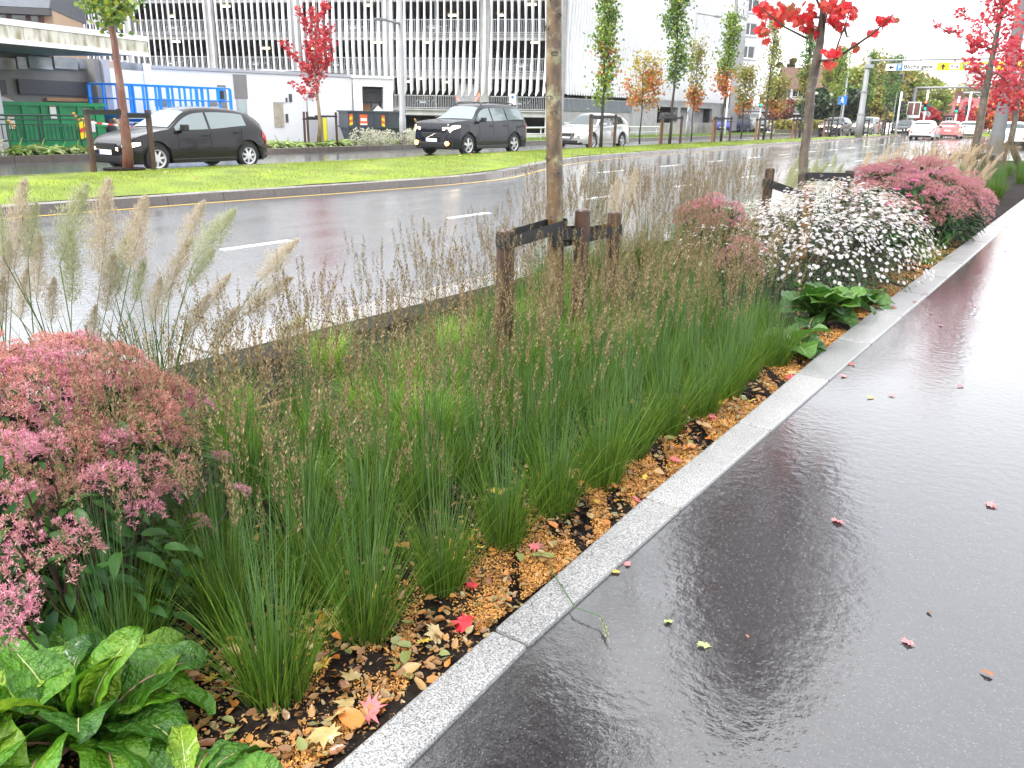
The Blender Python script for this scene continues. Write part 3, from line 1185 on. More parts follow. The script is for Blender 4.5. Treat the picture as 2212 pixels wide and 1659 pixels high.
STYLES = {
    # x runs from 0 at the front bumper to 1 at the rear; heights in metres for a car of height 1.5
    'hatch': dict(top=[(0, .62), (.04, .74), (.12, .86), (.24, .96), (.29, 1.0), (.44, 1.40), (.55, 1.49), (.75, 1.47), (.87, 1.38), (.93, 1.22), (.97, 1.0), (1, .74)],
                  belt=[(0, .56), (.05, .70), (.14, .80), (.3, .90), (.6, .95), (.85, 1.02), (.95, .95), (1, .70)], ws=(.285, .455), rw=(.865, .965)),
    'suv': dict(top=[(0, .74), (.012, .90), (.04, .96), (.18, 1.02), (.275, 1.05), (.40, 1.40), (.47, 1.49), (.75, 1.50), (.93, 1.42), (.97, 1.2), (.988, 1.0), (1, .72)],
                belt=[(0, .66), (.015, .84), (.06, .90), (.3, .95), (.6, .98), (.9, 1.02), (.97, .95), (1, .68)], ws=(.265, .42), rw=(.92, .98)),
    'wagon': dict(top=[(0, .6), (.04, .72), (.12, .84), (.25, .93), (.30, .97), (.42, 1.38), (.5, 1.47), (.8, 1.46), (.93, 1.34), (.965, 1.15), (.985, .98), (1, .7)],
                  belt=[(0, .55), (.05, .68), (.14, .78), (.3, .88), (.6, .93), (.9, .97), (.97, .9), (1, .66)], ws=(.295, .43), rw=(.925, .98)),
    'van': dict(top=[(0, .7), (.03, .9), (.08, 1.0), (.16, 1.08), (.2, 1.14), (.33, 1.48), (.4, 1.55), (.8, 1.55), (.96, 1.52), (.985, 1.3), (.993, 1.0), (1, .7)],
                belt=[(0, .62), (.04, .82), (.1, .92), (.3, 1.0), (.6, 1.02), (.9, 1.03), (.97, 1.0), (1, .66)], ws=(.205, .34), rw=(.965, .988)),
}


def make_car(label, style, L, W, H, m_body, cat='car', glass='cglass', lit=True, fog=False, braking=False, detail=2,
             group=None, wr=0.31, spokes=5, rails=False, wb=None, name='parked_car', hub=None):
    st = STYLES[style]
    k = H / 1.5
    root = thing(name, label, cat, group=group)
    wb = wb or L * 0.62
    fo = L * 0.19
    xf, xr = L / 2 - fo, L / 2 - fo - wb
    Ra = wr + 0.06

    def top(t): return lerp_pts(st['top'], t) * k
    def belt(t): return min(lerp_pts(st['belt'], t) * k, top(t) - 0.015)
    def hw(t):
        e = 1 - 0.22 * max(0, 1 - t / 0.10) ** 2 - 0.14 * max(0, 1 - (1 - t) / 0.08) ** 2
        return W / 2 * e
    def zb(t): return 0.20 * k if t > .03 and t < .97 else 0.27 * k

    N = 64 if detail > 1 else 40
    ts = sorted(set([0, .005, .015, .03, .05, .97, .985, .995, 1] + list(np.linspace(0, 1, N).round(4))
                    + [round((L / 2 - (xw + s * Ra * q)) / L, 4) for xw in (xf, xr) for s in (-1, 1) for q in (1.0, .97, .9, .75, .5, .2)]))
    rows = []
    for t in ts:
        x = L / 2 - t * L
        w, zt, zl, b = hw(t), top(t), zb(t), belt(t)
        h = zt - b
        arch = 0
        for xw in (xf, xr):
            d = abs(x - xw)
            if d < Ra:
                arch = max(arch, wr + math.sqrt(Ra * Ra - d * d))
        lo = max(zl, arch)
        q = min(1, max(0, h / (0.45 * k)))
        q = q * q * (3 - 2 * q)
        wt = w * (0.93 * (1 - q) + 0.70 * q)
        mid = max(lo + 0.02, 0.55 * k)
        rows.append([(x, w * 0.90 if not arch else w * 0.93, lo), (x, w * 0.985, lo + 0.03), (x, w, (mid + lo) / 2 + 0.02), (x, w * 0.995, max(mid, lo + 0.05) + 0.02),
                     (x, w * 0.975, b - 0.05 * k), (x, w * 0.955, b), (x, wt, b + h * 0.84), (x, wt * 0.86, b + h * 0.95), (x, wt * 0.45, zt - 0.004), (x, 0, zt)])
    n = len(rows[0])
    for r_ in rows:
        for j in range(1, n):
            if r_[j][2] < r_[j - 1][2]:
                r_[j] = (r_[j][0], r_[j][1], r_[j - 1][2])
    V, F = [], []
    for r_ in rows:
        V += [(x, y, z) for x, y, z in r_] + [(x, -y, z) for x, y, z in r_]
    for i in range(len(rows) - 1):
        a, c = i * 2 * n, (i + 1) * 2 * n
        for j in range(n - 1):
            F.append((a + j, c + j, c + j + 1, a + j + 1))
            F.append((a + n + j, a + n + j + 1, c + n + j + 1, c + n + j))
    e = (len(rows) - 1) * 2 * n
    F.append(tuple(range(0, n)) + tuple(range(2 * n - 2, n - 1, -1)))
    F.append(tuple(reversed(tuple(e + j for j in range(0, n)) + tuple(e + j for j in range(2 * n - 2, n - 1, -1)))))
    body = mesh('body', V, F, m_body, root, smooth=True)
    md = body.modifiers.new('edge_split', 'EDGE_SPLIT')
    md.split_angle = R(50)
    # dark floor and wheel houses
    mb = MB()
    mb.box((-L / 2 + .12, -W / 2 + .12, 0.19 * k), (L / 2 - .12, W / 2 - .12, 0.5 * k))
    for xw in (xf, xr):
        mb.box((xw - Ra - .02, -W / 2 + .08, 0.3), (xw + Ra + .02, W / 2 - .08, wr + Ra + .04))
    mb.build('underbody', M['trim'], root)

    def side(x, z):
        t = (L / 2 - x) / L
        w, zt, b = hw(t), top(t), belt(t)
        h = zt - b
        q = min(1, max(0, h / (0.45 * k)))
        q = q * q * (3 - 2 * q)
        wt = w * (0.93 * (1 - q) + 0.70 * q)
        v = min(1, max(0, (z - b) / (h * 0.84 + 1e-6)))
        return w * 0.955 + (wt - w * 0.955) * v

    def upper(x, u):
        """point on the screen surface, u from -1 to 1"""
        t = (L / 2 - x) / L
        w, zt, b = hw(t), top(t), belt(t)
        h = zt - b
        q = min(1, max(0, h / (0.45 * k)))
        q = q * q * (3 - 2 * q)
        wt = w * (0.93 * (1 - q) + 0.70 * q)
        P = [(0, zt), (wt * 0.45, zt - .004), (wt * 0.86, b + h * 0.95), (wt, b + h * 0.84)]
        y = abs(u) * wt * 0.9
        z = float(np.interp(y, [p[0] for p in P], [p[1] for p in P]))
        return (x, math.copysign(y, u), z)
    G_ = M[glass]
    # side windows
    a0, a1 = st['ws'][0] + .035, (.84 if style == 'hatch' else .93 if style == 'suv' else .95)
    nwin = 3 if style in ('suv', 'wagon', 'van') else 2
    tsplit = [a0] + ([.505, .70] if nwin == 3 else [.56]) + [a1]
    for s in (-1, 1):
        for w0, w1 in zip(tsplit[:-1], tsplit[1:]):
            pts = []
            for q in range(13):
                t = w0 + .008 + (w1 - w0 - .016) * q / 12
                x = L / 2 - t * L
                z0, z1 = belt(t) + .03, belt(t) + (top(t) - belt(t)) * .84 - .045 * k
                if z1 - z0 < 0.05:
                    continue
                pts.append((x, z0, z1))
            if len(pts) < 3:
                continue
            V, F = [], []
            for i, (x, z0, z1) in enumerate(pts):
                V += [(x, s * (side(x, z0) + .006), z0), (x, s * (side(x, z1) + .006), z1)]
                if i:
                    f = (2 * i - 2, 2 * i - 1, 2 * i + 1, 2 * i)
                    F.append(f if s < 0 else f[::-1])
            mesh('side_window', V, F, G_, root, smooth=True)
    for nm, (w0, w1), um in (('windscreen', st['ws'], 1.0), ('rear_window', st['rw'], .92)):
        V, F = [], []
        for i in range(9):
            t = w0 + .012 + (w1 - w0 - .03) * i / 8
            x = L / 2 - t * L
            for j in range(9):
                p = upper(x, um * (-1 + j / 4))
                dx = .012 if nm == 'windscreen' else -.012
                V.append((p[0] + dx, p[1], p[2] + .008))
        for i in range(8):
            for j in range(8):
                a = i * 9 + j
                F.append((a, a + 1, a + 10, a + 9))
        mesh(nm, V, F, M['cglassl'] if (nm == 'windscreen' and glass == 'cglassl') else G_, root, smooth=True)
    # wheels
    for xw in (xf, xr):
        for s in (-1, 1):
            prof = [(wr * .68, .105), (wr * .9, .112), (wr * .97, .09), (wr, .05), (wr, -.05), (wr * .97, -.09), (wr * .68, -.10)]
            V, F = [], []
            nn = 28
            for q in range(nn):
                a = 2 * PI * q / nn
                for rr_, yy_ in prof:
                    V.append((math.cos(a) * rr_, yy_, math.sin(a) * rr_))
            m_ = len(prof)
            for q in range(nn):
                for j in range(m_ - 1):
                    a, b = q * m_ + j, ((q + 1) % nn) * m_ + j
                    F.append((a, b, b + 1, a + 1))
            wh = mesh('wheel', V, F, M['tyre'], root, smooth=True, loc=(xw, s * (W / 2 - .115), wr))
            mb = MB()
            # rim ring, hub and spokes on the outer side
            yo = s * .075
            ring = [(math.cos(2 * PI * q / 24) * wr * .67, math.sin(2 * PI * q / 24) * wr * .67) for q in range(24)]
            V, F = [], []
            for c_, (rr_, yy_) in enumerate(((wr * .69, .10), (wr * .60, .085), (wr * .57, .02))):
                for q in range(24):
                    V.append((math.cos(2 * PI * q / 24) * rr_, s * yy_, math.sin(2 * PI * q / 24) * rr_))
            for c_ in range(2):
                for q in range(24):
                    F.append((c_ * 24 + q, c_ * 24 + (q + 1) % 24, (c_ + 1) * 24 + (q + 1) % 24, (c_ + 1) * 24 + q))
            mb.add(V, F)
            mb.cyl((0, s * .03, 0), (0, s * .09, 0), wr * .16, 12)
            for q in range(spokes):
                a = 2 * PI * q / spokes + .3
                ca, sa_ = math.cos(a), math.sin(a)
                h0, h1 = wr * .10, wr * (.13 if spokes < 7 else .07)
                vs = []
                for rr_, hh, y0, y1 in ((wr * .12, h0, .05, .09), (wr * .62, h1, .05, .082)):
                    for sg in (-1, 1):
                        for y_ in (y0, y1):
                            vs.append((ca * rr_ - sa_ * hh * sg, s * y_, sa_ * rr_ + ca * hh * sg))
                mb.add(vs, [(0, 1, 3, 2), (4, 6, 7, 5), (0, 4, 5, 1), (2, 3, 7, 6), (1, 5, 7, 3), (0, 2, 6, 4)])
            mb.build('rim', hub or M['rim'], wh)
            mb = MB()
            mb.cyl((0, s * .0, 0), (0, s * .02, 0), wr * .64, 20)
            mb.build('brake_disc', M['trim'], wh)
    if detail == 0:
        return root

    def front_x(y, z):
        """x of the nose at this half width: where the plan outline reaches y"""
        return L / 2 - L * 0.10 * max(0, 1 - math.sqrt(max(0, (1 - abs(y) / (W / 2)) / 0.22))) if abs(y) > W * .39 else L / 2
    # lights
    for s in (-1, 1):
        V, F = [], []
        for i in range(7):
            for j in range(5):
                t = .012 + i * .013
                x = L / 2 - t * L
                z = min(belt(t) - .02, belt(.06) - .035) - .14 * k * (1 - j / 4) * (1 - .6 * i / 6)
                V.append((x + .012 * (6 - i) / 6, s * (hw(t) * .985 + .006), z))
        for i in range(6):
            for j in range(4):
                a = i * 5 + j
                F.append((a, a + 1, a + 6, a + 5))
        # front part of the lamp wraps over the nose
        b0 = len(V)
        for i in range(4):
            y = hw(0.004) - .005 - i * .085
            zc = belt(0.015) - .035
            V += [(L / 2 + .012 - .015 * (3 - i), s * y, zc + .01 - .006 * i), (L / 2 + .012 - .015 * (3 - i), s * y, zc - .15 * k + .03 * i)]
            if i:
                a = b0 + 2 * i
                F.append((a - 2, a - 1, a + 1, a))
        mesh('headlight', V, F, M['headlit'] if lit else M['lens'], root)
        mb = MB()
        mb.box((-L / 2 - .012, s * W * .30 if s > 0 else -W * .44, .78 * k), (-L / 2 + .25, s * W * .30 if s < 0 else W * .44, .93 * k))
        V, F = [], []
        for i in range(5):
            t = .945 + i * .0135
            x = L / 2 - t * L
            zc = min(.92 * k, belt(t) - .02)
            V += [(x, s * (hw(t) * .99 + .008), zc), (x, s * (hw(t) * .99 + .008), zc - .17 * k)]
            if i:
                F.append((2 * i - 2, 2 * i - 1, 2 * i + 1, 2 * i))
        V += [(-L / 2 - .012, s * (hw(1) - .16), V[-2][2] - 0.02), (-L / 2 - .012, s * (hw(1) - .2), V[-1][2] + .02)]
        F.append((8, 9, 11, 10))
        mesh('tail_light', V, F, M['taillit'] if braking else M['tail'], root)
        # mirror
        tm = st['ws'][0] + .075
        xm = L / 2 - tm * L
        zm = belt(tm) + .07
        bm = MB()
        bm.box((xm - .07, min(s * (hw(tm) * .93), s * (W / 2 + .02)), zm - .02), (xm + .03, max(s * (hw(tm) * .93), s * (W / 2 + .02)), zm + .02))
        lo_, hi_ = sorted((s * (W / 2 + .0), s * (W / 2 + .2)))
        bm.box((xm - .08, lo_, zm - .05), (xm + .05, hi_, zm + .10))
        bm.build('mirror', m_body if name == 'silver_car' else M['trim'], root, bevel=.025)
        # door seams and handles
        for td in ((.335, .56, .79) if nwin == 2 else (.33, .51, .70)):
            V, F = [], []
            xd = L / 2 - td * L
            for i in range(6):
                z = .30 * k + (belt(td) - .34 * k) * i / 5
                wd = hw(td) * (.985 + .015 * math.sin(PI * i / 5)) + .004
                V += [(xd - .006, s * wd, z), (xd + .006, s * wd, z)]
                if i:
                    F.append((2 * i - 2, 2 * i - 1, 2 * i + 1, 2 * i))
            mesh('door_seam', V, F, M['trim'], root)
        for td in ((.525, .75) if nwin == 2 else (.475, .665)):
            xd = L / 2 - td * L
            lo_, hi_ = sorted((s * (hw(td) * .985), s * (hw(td) * .985 + .04)))
            bm = MB()
            bm.box((xd - .09, lo_, belt(td) - .13 * k), (xd + .07, hi_, belt(td) - .10 * k))
            bm.build('door_handle', m_body, root, bevel=.012)
        # sill strip
        bm = MB()
        lo_, hi_ = sorted((s * (W / 2 - .05), s * (W / 2 + .006)))
        bm.box((xr + Ra + .03, lo_, .2 * k), (xf - Ra - .03, hi_, .30 * k))
        bm.build('sill_trim', M['trim'] if style == 'suv' else m_body, root, bevel=.02)
        if fog:
            bm = MB()
            bm.tube([(L / 2 - .06, s * W * .36, .36 * k), (L / 2 + .02, s * W * .36, .36 * k)], .075, 12)
            bm.build('fog_light', M['foglit'], root)
        if rails:
            bm = MB()
            P = [(L / 2 - L * t, s * W * .30, top(t) + (.0 if t in (.44, .88) else .045)) for t in (.44, .48, .6, .75, .85, .88)]
            bm.tube(P, .02, 6)
            bm.build('roof_rail', M['trim'], root)
    # nose: grille, lower intake, plates, badge
    bm = MB()
    bm.box((L / 2 - .05, -W * .24, .52 * k), (L / 2 + .012, W * .24, .66 * k))
    gr = bm.build('grille', M['trim'], root, bevel=.02)
    bm = MB()
    for q in range(3):
        bm.box((L / 2 + .013, -W * .22, (.545 + .04 * q) * k), (L / 2 + .022, W * .22, (.553 + .04 * q) * k))
    bm.build('grille_slats', M['chrome'], gr)
    bm = MB()
    bm.box((L / 2 - .05, -W * .34, .24 * k), (L / 2 + .014, W * .34, .38 * k))
    bm.build('lower_intake', M['trim'], root, bevel=.02)
    for xx, zz, d in ((L / 2 + .016, .40 * k, 1), (-L / 2 - .016, .62 * k, -1)):
        bm = MB()
        bm.box((min(xx, xx + d * .012), -.26, zz), (max(xx, xx + d * .012), .26, zz + .11))
        pl = bm.build('number_plate', M['plate'], root)
        bm = MB()
        sg = 1 if d < 0 else -1
        lo_, hi_ = sorted((sg * -.255 * -1 * d * d, sg * .215))
        bm.box((min(xx + d * .013, xx + d * .015), lo_, zz + .005), (max(xx + d * .013, xx + d * .015), hi_, zz + .105))
        bm.build('plate_band', M['plateblue'], pl)
    bm = MB()
    bm.box((-L / 2 - .01, -W * .42, .24 * k), (-L / 2 + .2, W * .42, .36 * k))
    bm.build('rear_bumper_trim', M['trim'], root, bevel=.03)
    return root


def place(o, x, y, heading):
    """heading in degrees: direction of the nose, 90 = along +Y, -90 = towards the camera end of the street"""
    o.location = (x, y, 0)
    o.rotation_euler = (0, 0, R(heading))
    return o


P_black = paint('black_car_paint', (0.006, 0.005, 0.006))
P_suv = paint('dark_blue_black_paint', (0.006, 0.007, 0.012))
P_silver = paint('silver_car_paint', (0.42, 0.42, 0.42), 0.3, 0.6)
P_white = paint('white_car_paint', (0.75, 0.76, 0.78), 0.3, 0)
P_red = paint('red_car_paint', (0.55, 0.10, 0.09), 0.3, 0)
P_grey = paint('grey_green_paint', (0.16, 0.18, 0.17), 0.3, 0.3)
P_blue = paint('blue_car_paint', (0.02, 0.05, 0.45), 0.3, 0.2)
M['hubcap'] = mat('silver_hubcap', (0.62, 0.62, 0.63), 0.35, metal=0.3)

place(make_car('black five door hatchback driving behind the staked sapling on the median', 'hatch', 4.05, 1.72, 1.50, P_black, glass='cglassl',
               wb=2.6, spokes=7, name='black_hatchback', hub=M['hubcap'], wr=.31), -19.25, 13.05, -90)
suv = place(make_car('dark blue black SUV with roof rails and glowing orange fog lamps', 'suv', 4.7, 1.92, 1.78, P_suv, cat='SUV', glass='cglassl',
               wb=2.82, fog=True, rails=True, wr=.365, name='dark_suv'), -19.75, 25.6, -90)
bm = MB()
Ls = 4.7
bm.tube([(Ls / 2 + .03, -.20, .60), (Ls / 2 + .03, .20, .755)], .014, 6)
bm.build('grille_badge', M['chrome'], suv)
leaf = place(make_car('silver electric hatchback with lit headlamps behind the first staked median tree', 'hatch', 4.5, 1.80, 1.55, P_silver, glass='cglass',
               wb=2.72, spokes=5, wr=.33, name='silver_car'), -19.9, 34.7, -90)
bm = MB()
bm.cyl((-.45, .905, .62), (-.45, .915, .62), .10, 16)
bm.build('door_emblem', mat('orange_emblem', (0.6, 0.28, 0.12), 0.4), leaf)
bm = MB()
Ls = 4.5
bm.prism([(-.42, .70), (-.36, .70), (-.2, .47), (.2, .47), (.36, .70), (.42, .70), (.26, .42), (-.26, .42)], 'x', Ls / 2 + .024, Ls / 2 + .034)
bm.build('grille_frame', M['chrome'], leaf)

place(make_car('dark car with one glaring yellow headlight coming along the far carriageway beside the gantry post', 'suv', 4.3, 1.8, 1.6, P_suv, lit=True, fog=False, name='oncoming_car'), -20.1, 76.5, -90)
place(make_car('dark SUV with lit lamps, second in the oncoming queue right of the gantry post', 'suv', 4.5, 1.85, 1.7, P_grey, cat='SUV', name='oncoming_suv'), -19.3, 84, -90)
place(make_car('dark blue car half hidden behind the white estate car at the junction', 'wagon', 4.5, 1.8, 1.5, P_suv, name='oncoming_car'), -18.6, 97, -90)
place(make_car('white estate car seen from behind, nearest in the queue at the red light', 'wagon', 4.7, 1.82, 1.5, P_white, cat='estate car', lit=False, name='estate_car'), -13.15, 77.2, 92)
place(make_car('pinkish red car waiting ahead of the white estate car, brake lights on', 'wagon', 4.4, 1.8, 1.5, P_red, lit=False, braking=True, name='waiting_car'), -12.35, 84.3, 92)
place(make_car('white car with brake lights on, foremost in the queue at the red light', 'hatch', 4.4, 1.8, 1.5, P_white, lit=False, braking=True, name='waiting_car'), -11.9, 92.2, 92)
o = place(make_car('white hatchback seen from behind at the right edge beyond the leaning grey pole', 'hatch', 4.3, 1.8, 1.52, P_white, lit=False, name='white_hatchback'), -5.3, 58.5, 95)
place(make_car('grey green van with white roof parked behind the clipped hedge', 'van', 4.6, 1.8, 1.85, P_grey, cat='van', lit=False, name='parked_van'), -30.2, 84.5, -50)
place(make_car('white car parked behind the hedge right beside the grey green van', 'hatch', 4.3, 1.8, 1.5, P_white, lit=False, name='parked_car'), -31.3, 94.5, -60)
place(make_car('white car parked behind the hedge at the dark round bush', 'hatch', 4.3, 1.8, 1.5, P_white, lit=False, name='parked_car'), -31.5, 103.5, -60)
place(make_car('blue car parked at the foot of the white lettered stair tower', 'hatch', 4.2, 1.75, 1.5, P_blue, lit=False, name='parked_car'), -33.3, 84.5, -70)
place(make_car('pale car with lit headlights crossing far behind the junction island', 'wagon', 4.4, 1.8, 1.5, P_white, name='distant_car'), -12.6, 118, -80)
place(make_car('small dark car standing far off beyond the junction island', 'wagon', 4.4, 1.8, 1.5, P_suv, name='distant_car'), -19.0, 121, -80)

# cars on the parking decks, seen through the railings
def on_deck(o, lx, ly, z, hd):
    a = R(23.5)
    o.location = (G0[0] + lx * math.cos(a) - ly * math.sin(a), G0[1] + lx * math.sin(a) + ly * math.cos(a), z)
    o.rotation_euler = (0, 0, a + R(hd))
    return o


on_deck(make_car('white van parked on the lowest deck behind the railing, above the dark SUV', 'van', 4.9, 1.9, 1.95, P_white, cat='van', lit=False, braking=True, detail=1, name='garage_van'), -7.2, 3.9, 1.655, 90)
dk = make_car('dark blue car on the lowest deck left of the white van', 'hatch', 4.2, 1.8, 1.5, P_suv, lit=False, detail=1, name='garage_car')
on_deck(dk, -10.6, 3.2, 1.655, -90)
decks = [(-13.9 - 1.2, 1.655, 'dark car on the lowest deck beside the street lamp post'),
         (-3.2, 1.655, 'dark car on the lowest deck behind the railing notice at the corner bay'),
         (-24.2, 4.255, 'car on the second deck directly above the red maple crown foot, facing out'),
         (-17.5, 4.255, 'car on the second deck between the red maple and the lamp post'),
         (-9.6, 6.875, 'car on the third deck above the dark SUV, facing out'),
         (-26.0, 6.875, 'car on the third deck left of the red maple top'),
         (-31.5, 4.255, 'car on the second deck above the low white building roof vent'),
         (-31.0, 6.875, 'car on the third deck behind the left end fins'),
         (-3.0, 4.255, 'car on the second deck in the corner bay, facing out'),
         (-16.0, 6.875, 'car on the third deck left of the lamp post, facing out')]
for x, z, lab in decks:
    c = copy_tree(dk)
    c['label'] = lab
    on_deck(c, x, 3.2, z + 0.002, -90)
# ---------------------------------------------------------------- street furniture
M['steel'] = mat('galvanised_post', (0.24, 0.245, 0.25), 0.55, metal=0.0, var=0.1, scale=3)
M['lamphead'] = mat('lamp_head', (0.20, 0.21, 0.22), 0.5)
M['signwhite'] = mat('sign_white', (0.82, 0.82, 0.82), 0.4)
M['signyellow'] = mat('sign_yellow', (0.85, 0.60, 0.0), 0.4)
M['signgreen'] = mat('sign_green', (0.0, 0.28, 0.10), 0.4)
M['signblue'] = mat('sign_blue', (0.02, 0.15, 0.60), 0.4)
M['signback'] = mat('sign_back', (0.30, 0.31, 0.33), 0.5, metal=0.2)
M['ink'] = mat('sign_black', (0.01, 0.01, 0.01), 0.5)
M['wood'] = mat('wet_brown_stake', (0.050, 0.022, 0.012), 0.45, var=0.55, scale=9, coat=0.3)
M['woodo'] = mat('orange_brown_stake', (0.20, 0.085, 0.028), 0.5, var=0.4, scale=9, coat=0.3)
M['strap'] = mat('black_webbing', (0.013, 0.013, 0.015), 0.65)
M['glow_red'] = mat('red_signal', (1, 0.1, 0.05), 0.2, emit=(1.0, 0.07, 0.02), estr=3.5)
M['glow_green'] = mat('green_signal', (0.0, 1, 0.5), 0.2, emit=(0.0, 0.8, 0.35), estr=1.2)


def street_lamp(label, x, y, z, h, r, arm, head=0.5, armz=None, group=None):
    t = thing('street_lamp', label, 'street lamp', (x, y, z), group=group)
    mb = MB()
    mb.tube([(0, 0, 0), (0, 0, 1.2), (0, 0, 1.21), (0, 0, h)], [r * 1.15, r * 1.15, r, r * .6], 12)
    mb.build('pole', M['steel'], t, smooth=True)
    az = armz or h - .05
    mb = MB()
    ex, ey = arm
    mb.tube([(0, 0, az), (ex * .75, ey * .75, az + .05)], [r * .45, r * .35], 8)
    mb.build('arm', M['steel'], t)
    mb = MB()
    L_ = math.hypot(ex, ey)
    ux, uy = ex / L_, ey / L_
    vs = []
    for s, w, d in ((0, .06, .05), (.15, .14, .05), (.8, .15, .05), (1.0, .06, .03)):
        for q in (-1, 1):
            for zz in (-d, d * .6):
                px = ex * .72 + ux * s * head - uy * w * q
                py = ey * .72 + uy * s * head + ux * w * q
                vs.append((px, py, az + .06 + zz))
    fs = []
    for i in range(3):
        a, b = 4 * i, 4 * i + 4
        fs += [(a, b, b + 1, a + 1), (a + 2, a + 3, b + 3, b + 2), (a, a + 2, b + 2, b), (a + 1, b + 1, b + 3, a + 3)]
    fs += [(0, 1, 3, 2), (12, 14, 15, 13)]
    mb.add(vs, fs)
    mb.build('lamp_head', M['lamphead'], t)
    return t


street_lamp('tall grey street lamp between the dark skip and the dark SUV', -24.4, 26.9, 0.0, 8.5, .125, (0, -1.1), .65, armz=4.78)
L2 = street_lamp('street lamp carrying the backs of a round and a diamond sign', -24.4, 55.6, 0.0, 7.95, .10, (.3, 3.6), .9)
mb = MB()
mb.cyl((.14, -.02, 2.78), (.17, -.02, 2.78), .62, 28)
mb.build('round_sign', M['signback'], L2)
mb = MB()
mb.prism([(-.62, 1.72), (0, 2.16), (.62, 1.72), (0, 1.22)], 'x', .14, .17)
mb.build('diamond_sign', M['signback'], L2)
mb = MB()
mb.prism([(-.42, .75), (.42, .75), (.42, 1.18), (-.42, 1.18)], 'x', .14, .16)
mb.build('plate_sign', M['signback'], L2)
mb = MB()
mb.tube([(0, 0, 4.3), (0, -1.4, 4.34)], .03, 6)
mb.build('side_arm', M['steel'], L2)
street_lamp('thin distant street lamp just left of the white gantry sign', -22.6, 88.0, 0.0, 9.4, .09, (2.4, 0.3), .8)
street_lamp('thin distant street lamp in front of the half timbered house at the junction', -21.9, 118, 0.0, 10.6, .11, (3.2, 0.3), .9)
# big leaning-looking post at the right edge
t = thing('mast', 'thick grey steel mast behind the red maples at the right edge', 'mast', (-4.42, 43, 0))
mb = MB()
mb.tube([(0, 0, 0), (0, 0, 1.0), (0, 0, 1.01), (0, 0, 10)], [.30, .30, .27, .2], 16)
mb.build('pole', mat('mast_grey', (0.15, 0.155, 0.16), 0.8, spec=0.15), t, smooth=False)
mb = MB()
mb.cyl((0, 0, 0), (0, 0, .12), .42, 16)
mb.build('base_plate', M['steel'], t)

# sign gantry over the road
GY = 71.2
gt = thing('sign_gantry', 'grey steel gantry over the road carrying white and yellow direction signs', 'sign gantry', (-16.9, GY, 0.1))
mb = MB()
mb.tube([(0, 0, 0), (0, 0, 1.7), (0, 0, 1.74), (0, 0, 3.35), (0, 0, 3.39), (0, 0, 5.85)], [.29, .27, .23, .22, .19, .17], 16)
mb.build('post', M['steel'], gt, smooth=True)
mb = MB()
mb.cyl((0, 0, 1.68), (0, 0, 1.80), .30, 16)
mb.cyl((0, 0, 3.32), (0, 0, 3.44), .25, 16)
mb.build('collar', M['steel'], gt)
mb = MB()
mb.tube([(0, 0, 5.62), (27, 0, 5.62)], .07, 8)
mb.tube([(4.0, 0.1, 6.05), (20, 0.1, 6.05)], .025, 6)
mb.build('beam', M['steel'], gt)
mb = MB()
mb.box((-.2, -.25, 5.1), (.45, .1, 5.35))
mb.build('bracket', M['steel'], gt)
for x in (3.2, 6.3, 7.6, 11, 14):
    mb = MB()
    mb.tube([(x, 0.1, 5.6), (x, 0.1, 6.25)], .04, 6)
    mb.build('stanchion', M['steel'], gt)


def road_sign(label, x0, x1, z0, z1, face, border):
    t = thing('direction_sign', label, 'road sign', ((x0 + x1) / 2, GY - .12, (z0 + z1) / 2))
    w, h = (x1 - x0) / 2, (z1 - z0) / 2
    mb = MB()
    mb.box((-w, -.03, -h), (w, .03, h))
    mb.build('sign_edge', border, t, bevel=.02)
    mb = MB()
    mb.box((-w + .04, -.036, -h + .04), (w - .04, -.031, h - .04))
    mb.build('sign_face', face, t)
    return t, w, h


def arrow(parent, cx, cz, s, up=True, m=None):
    pts = [(-.16, -.5), (.16, -.5), (.16, -.02), (.36, -.12), (.36, .06), (0, .5), (-.36, .06), (-.36, -.12), (-.16, -.02)]
    if not up:
        pts = [(-b, a) for a, b in pts]
    mb = MB()
    mb.prism([(cx + a * s, cz + b * s) for a, b in pts], 'y', -.045, -.039)
    return mb.build('arrow', m or M['ink'], parent)


s1, w, h = road_sign('white gantry sign reading Blichs gate with left arrow and blue parking symbol', -15.60, -12.15, 4.95, 5.50, M['signwhite'], M['ink'])
arrow(s1, -w + .42, -.02, .38, up=False)
mb = MB()
mb.box((-w + .78, -.043, -.21), (-w + 1.22, -.038, .21))
pk = mb.build('parking_symbol', M['signblue'], s1)
text_obj('letter_p', 'P', .34, M['signwhite'], pk, (-w + 1.0, -.046, -.04), (PI / 2, 0, 0), .002)
mb = MB()
mb.tube([(-w + .84, -.046, .12), (-w + 1.0, -.046, .165), (-w + 1.16, -.046, .12)], .012, 4)
mb.build('roof_mark', M['signwhite'], pk)
text_obj('lettering', 'Blichs gate', .40, M['ink'], s1, (.56, -.04, 0.0), (PI / 2, 0, 0), .002, 1.95)
s2, w, h = road_sign('yellow gantry sign with up arrow, Ring in a white box and green route numbers', -12.05, -8.55, 4.95, 5.50, M['signyellow'], M['ink'])
arrow(s2, -w + .42, 0, .40)
mb = MB()
mb.box((-w + .85, -.043, -.18), (-w + 1.50, -.038, .18))
rb = mb.build('ring_box', M['signwhite'], s2, bevel=.002)
text_obj('lettering', 'Ring', .26, M['ink'], rb, (-w + 1.18, -.046, 0), (PI / 2, 0, 0), .002, .48)
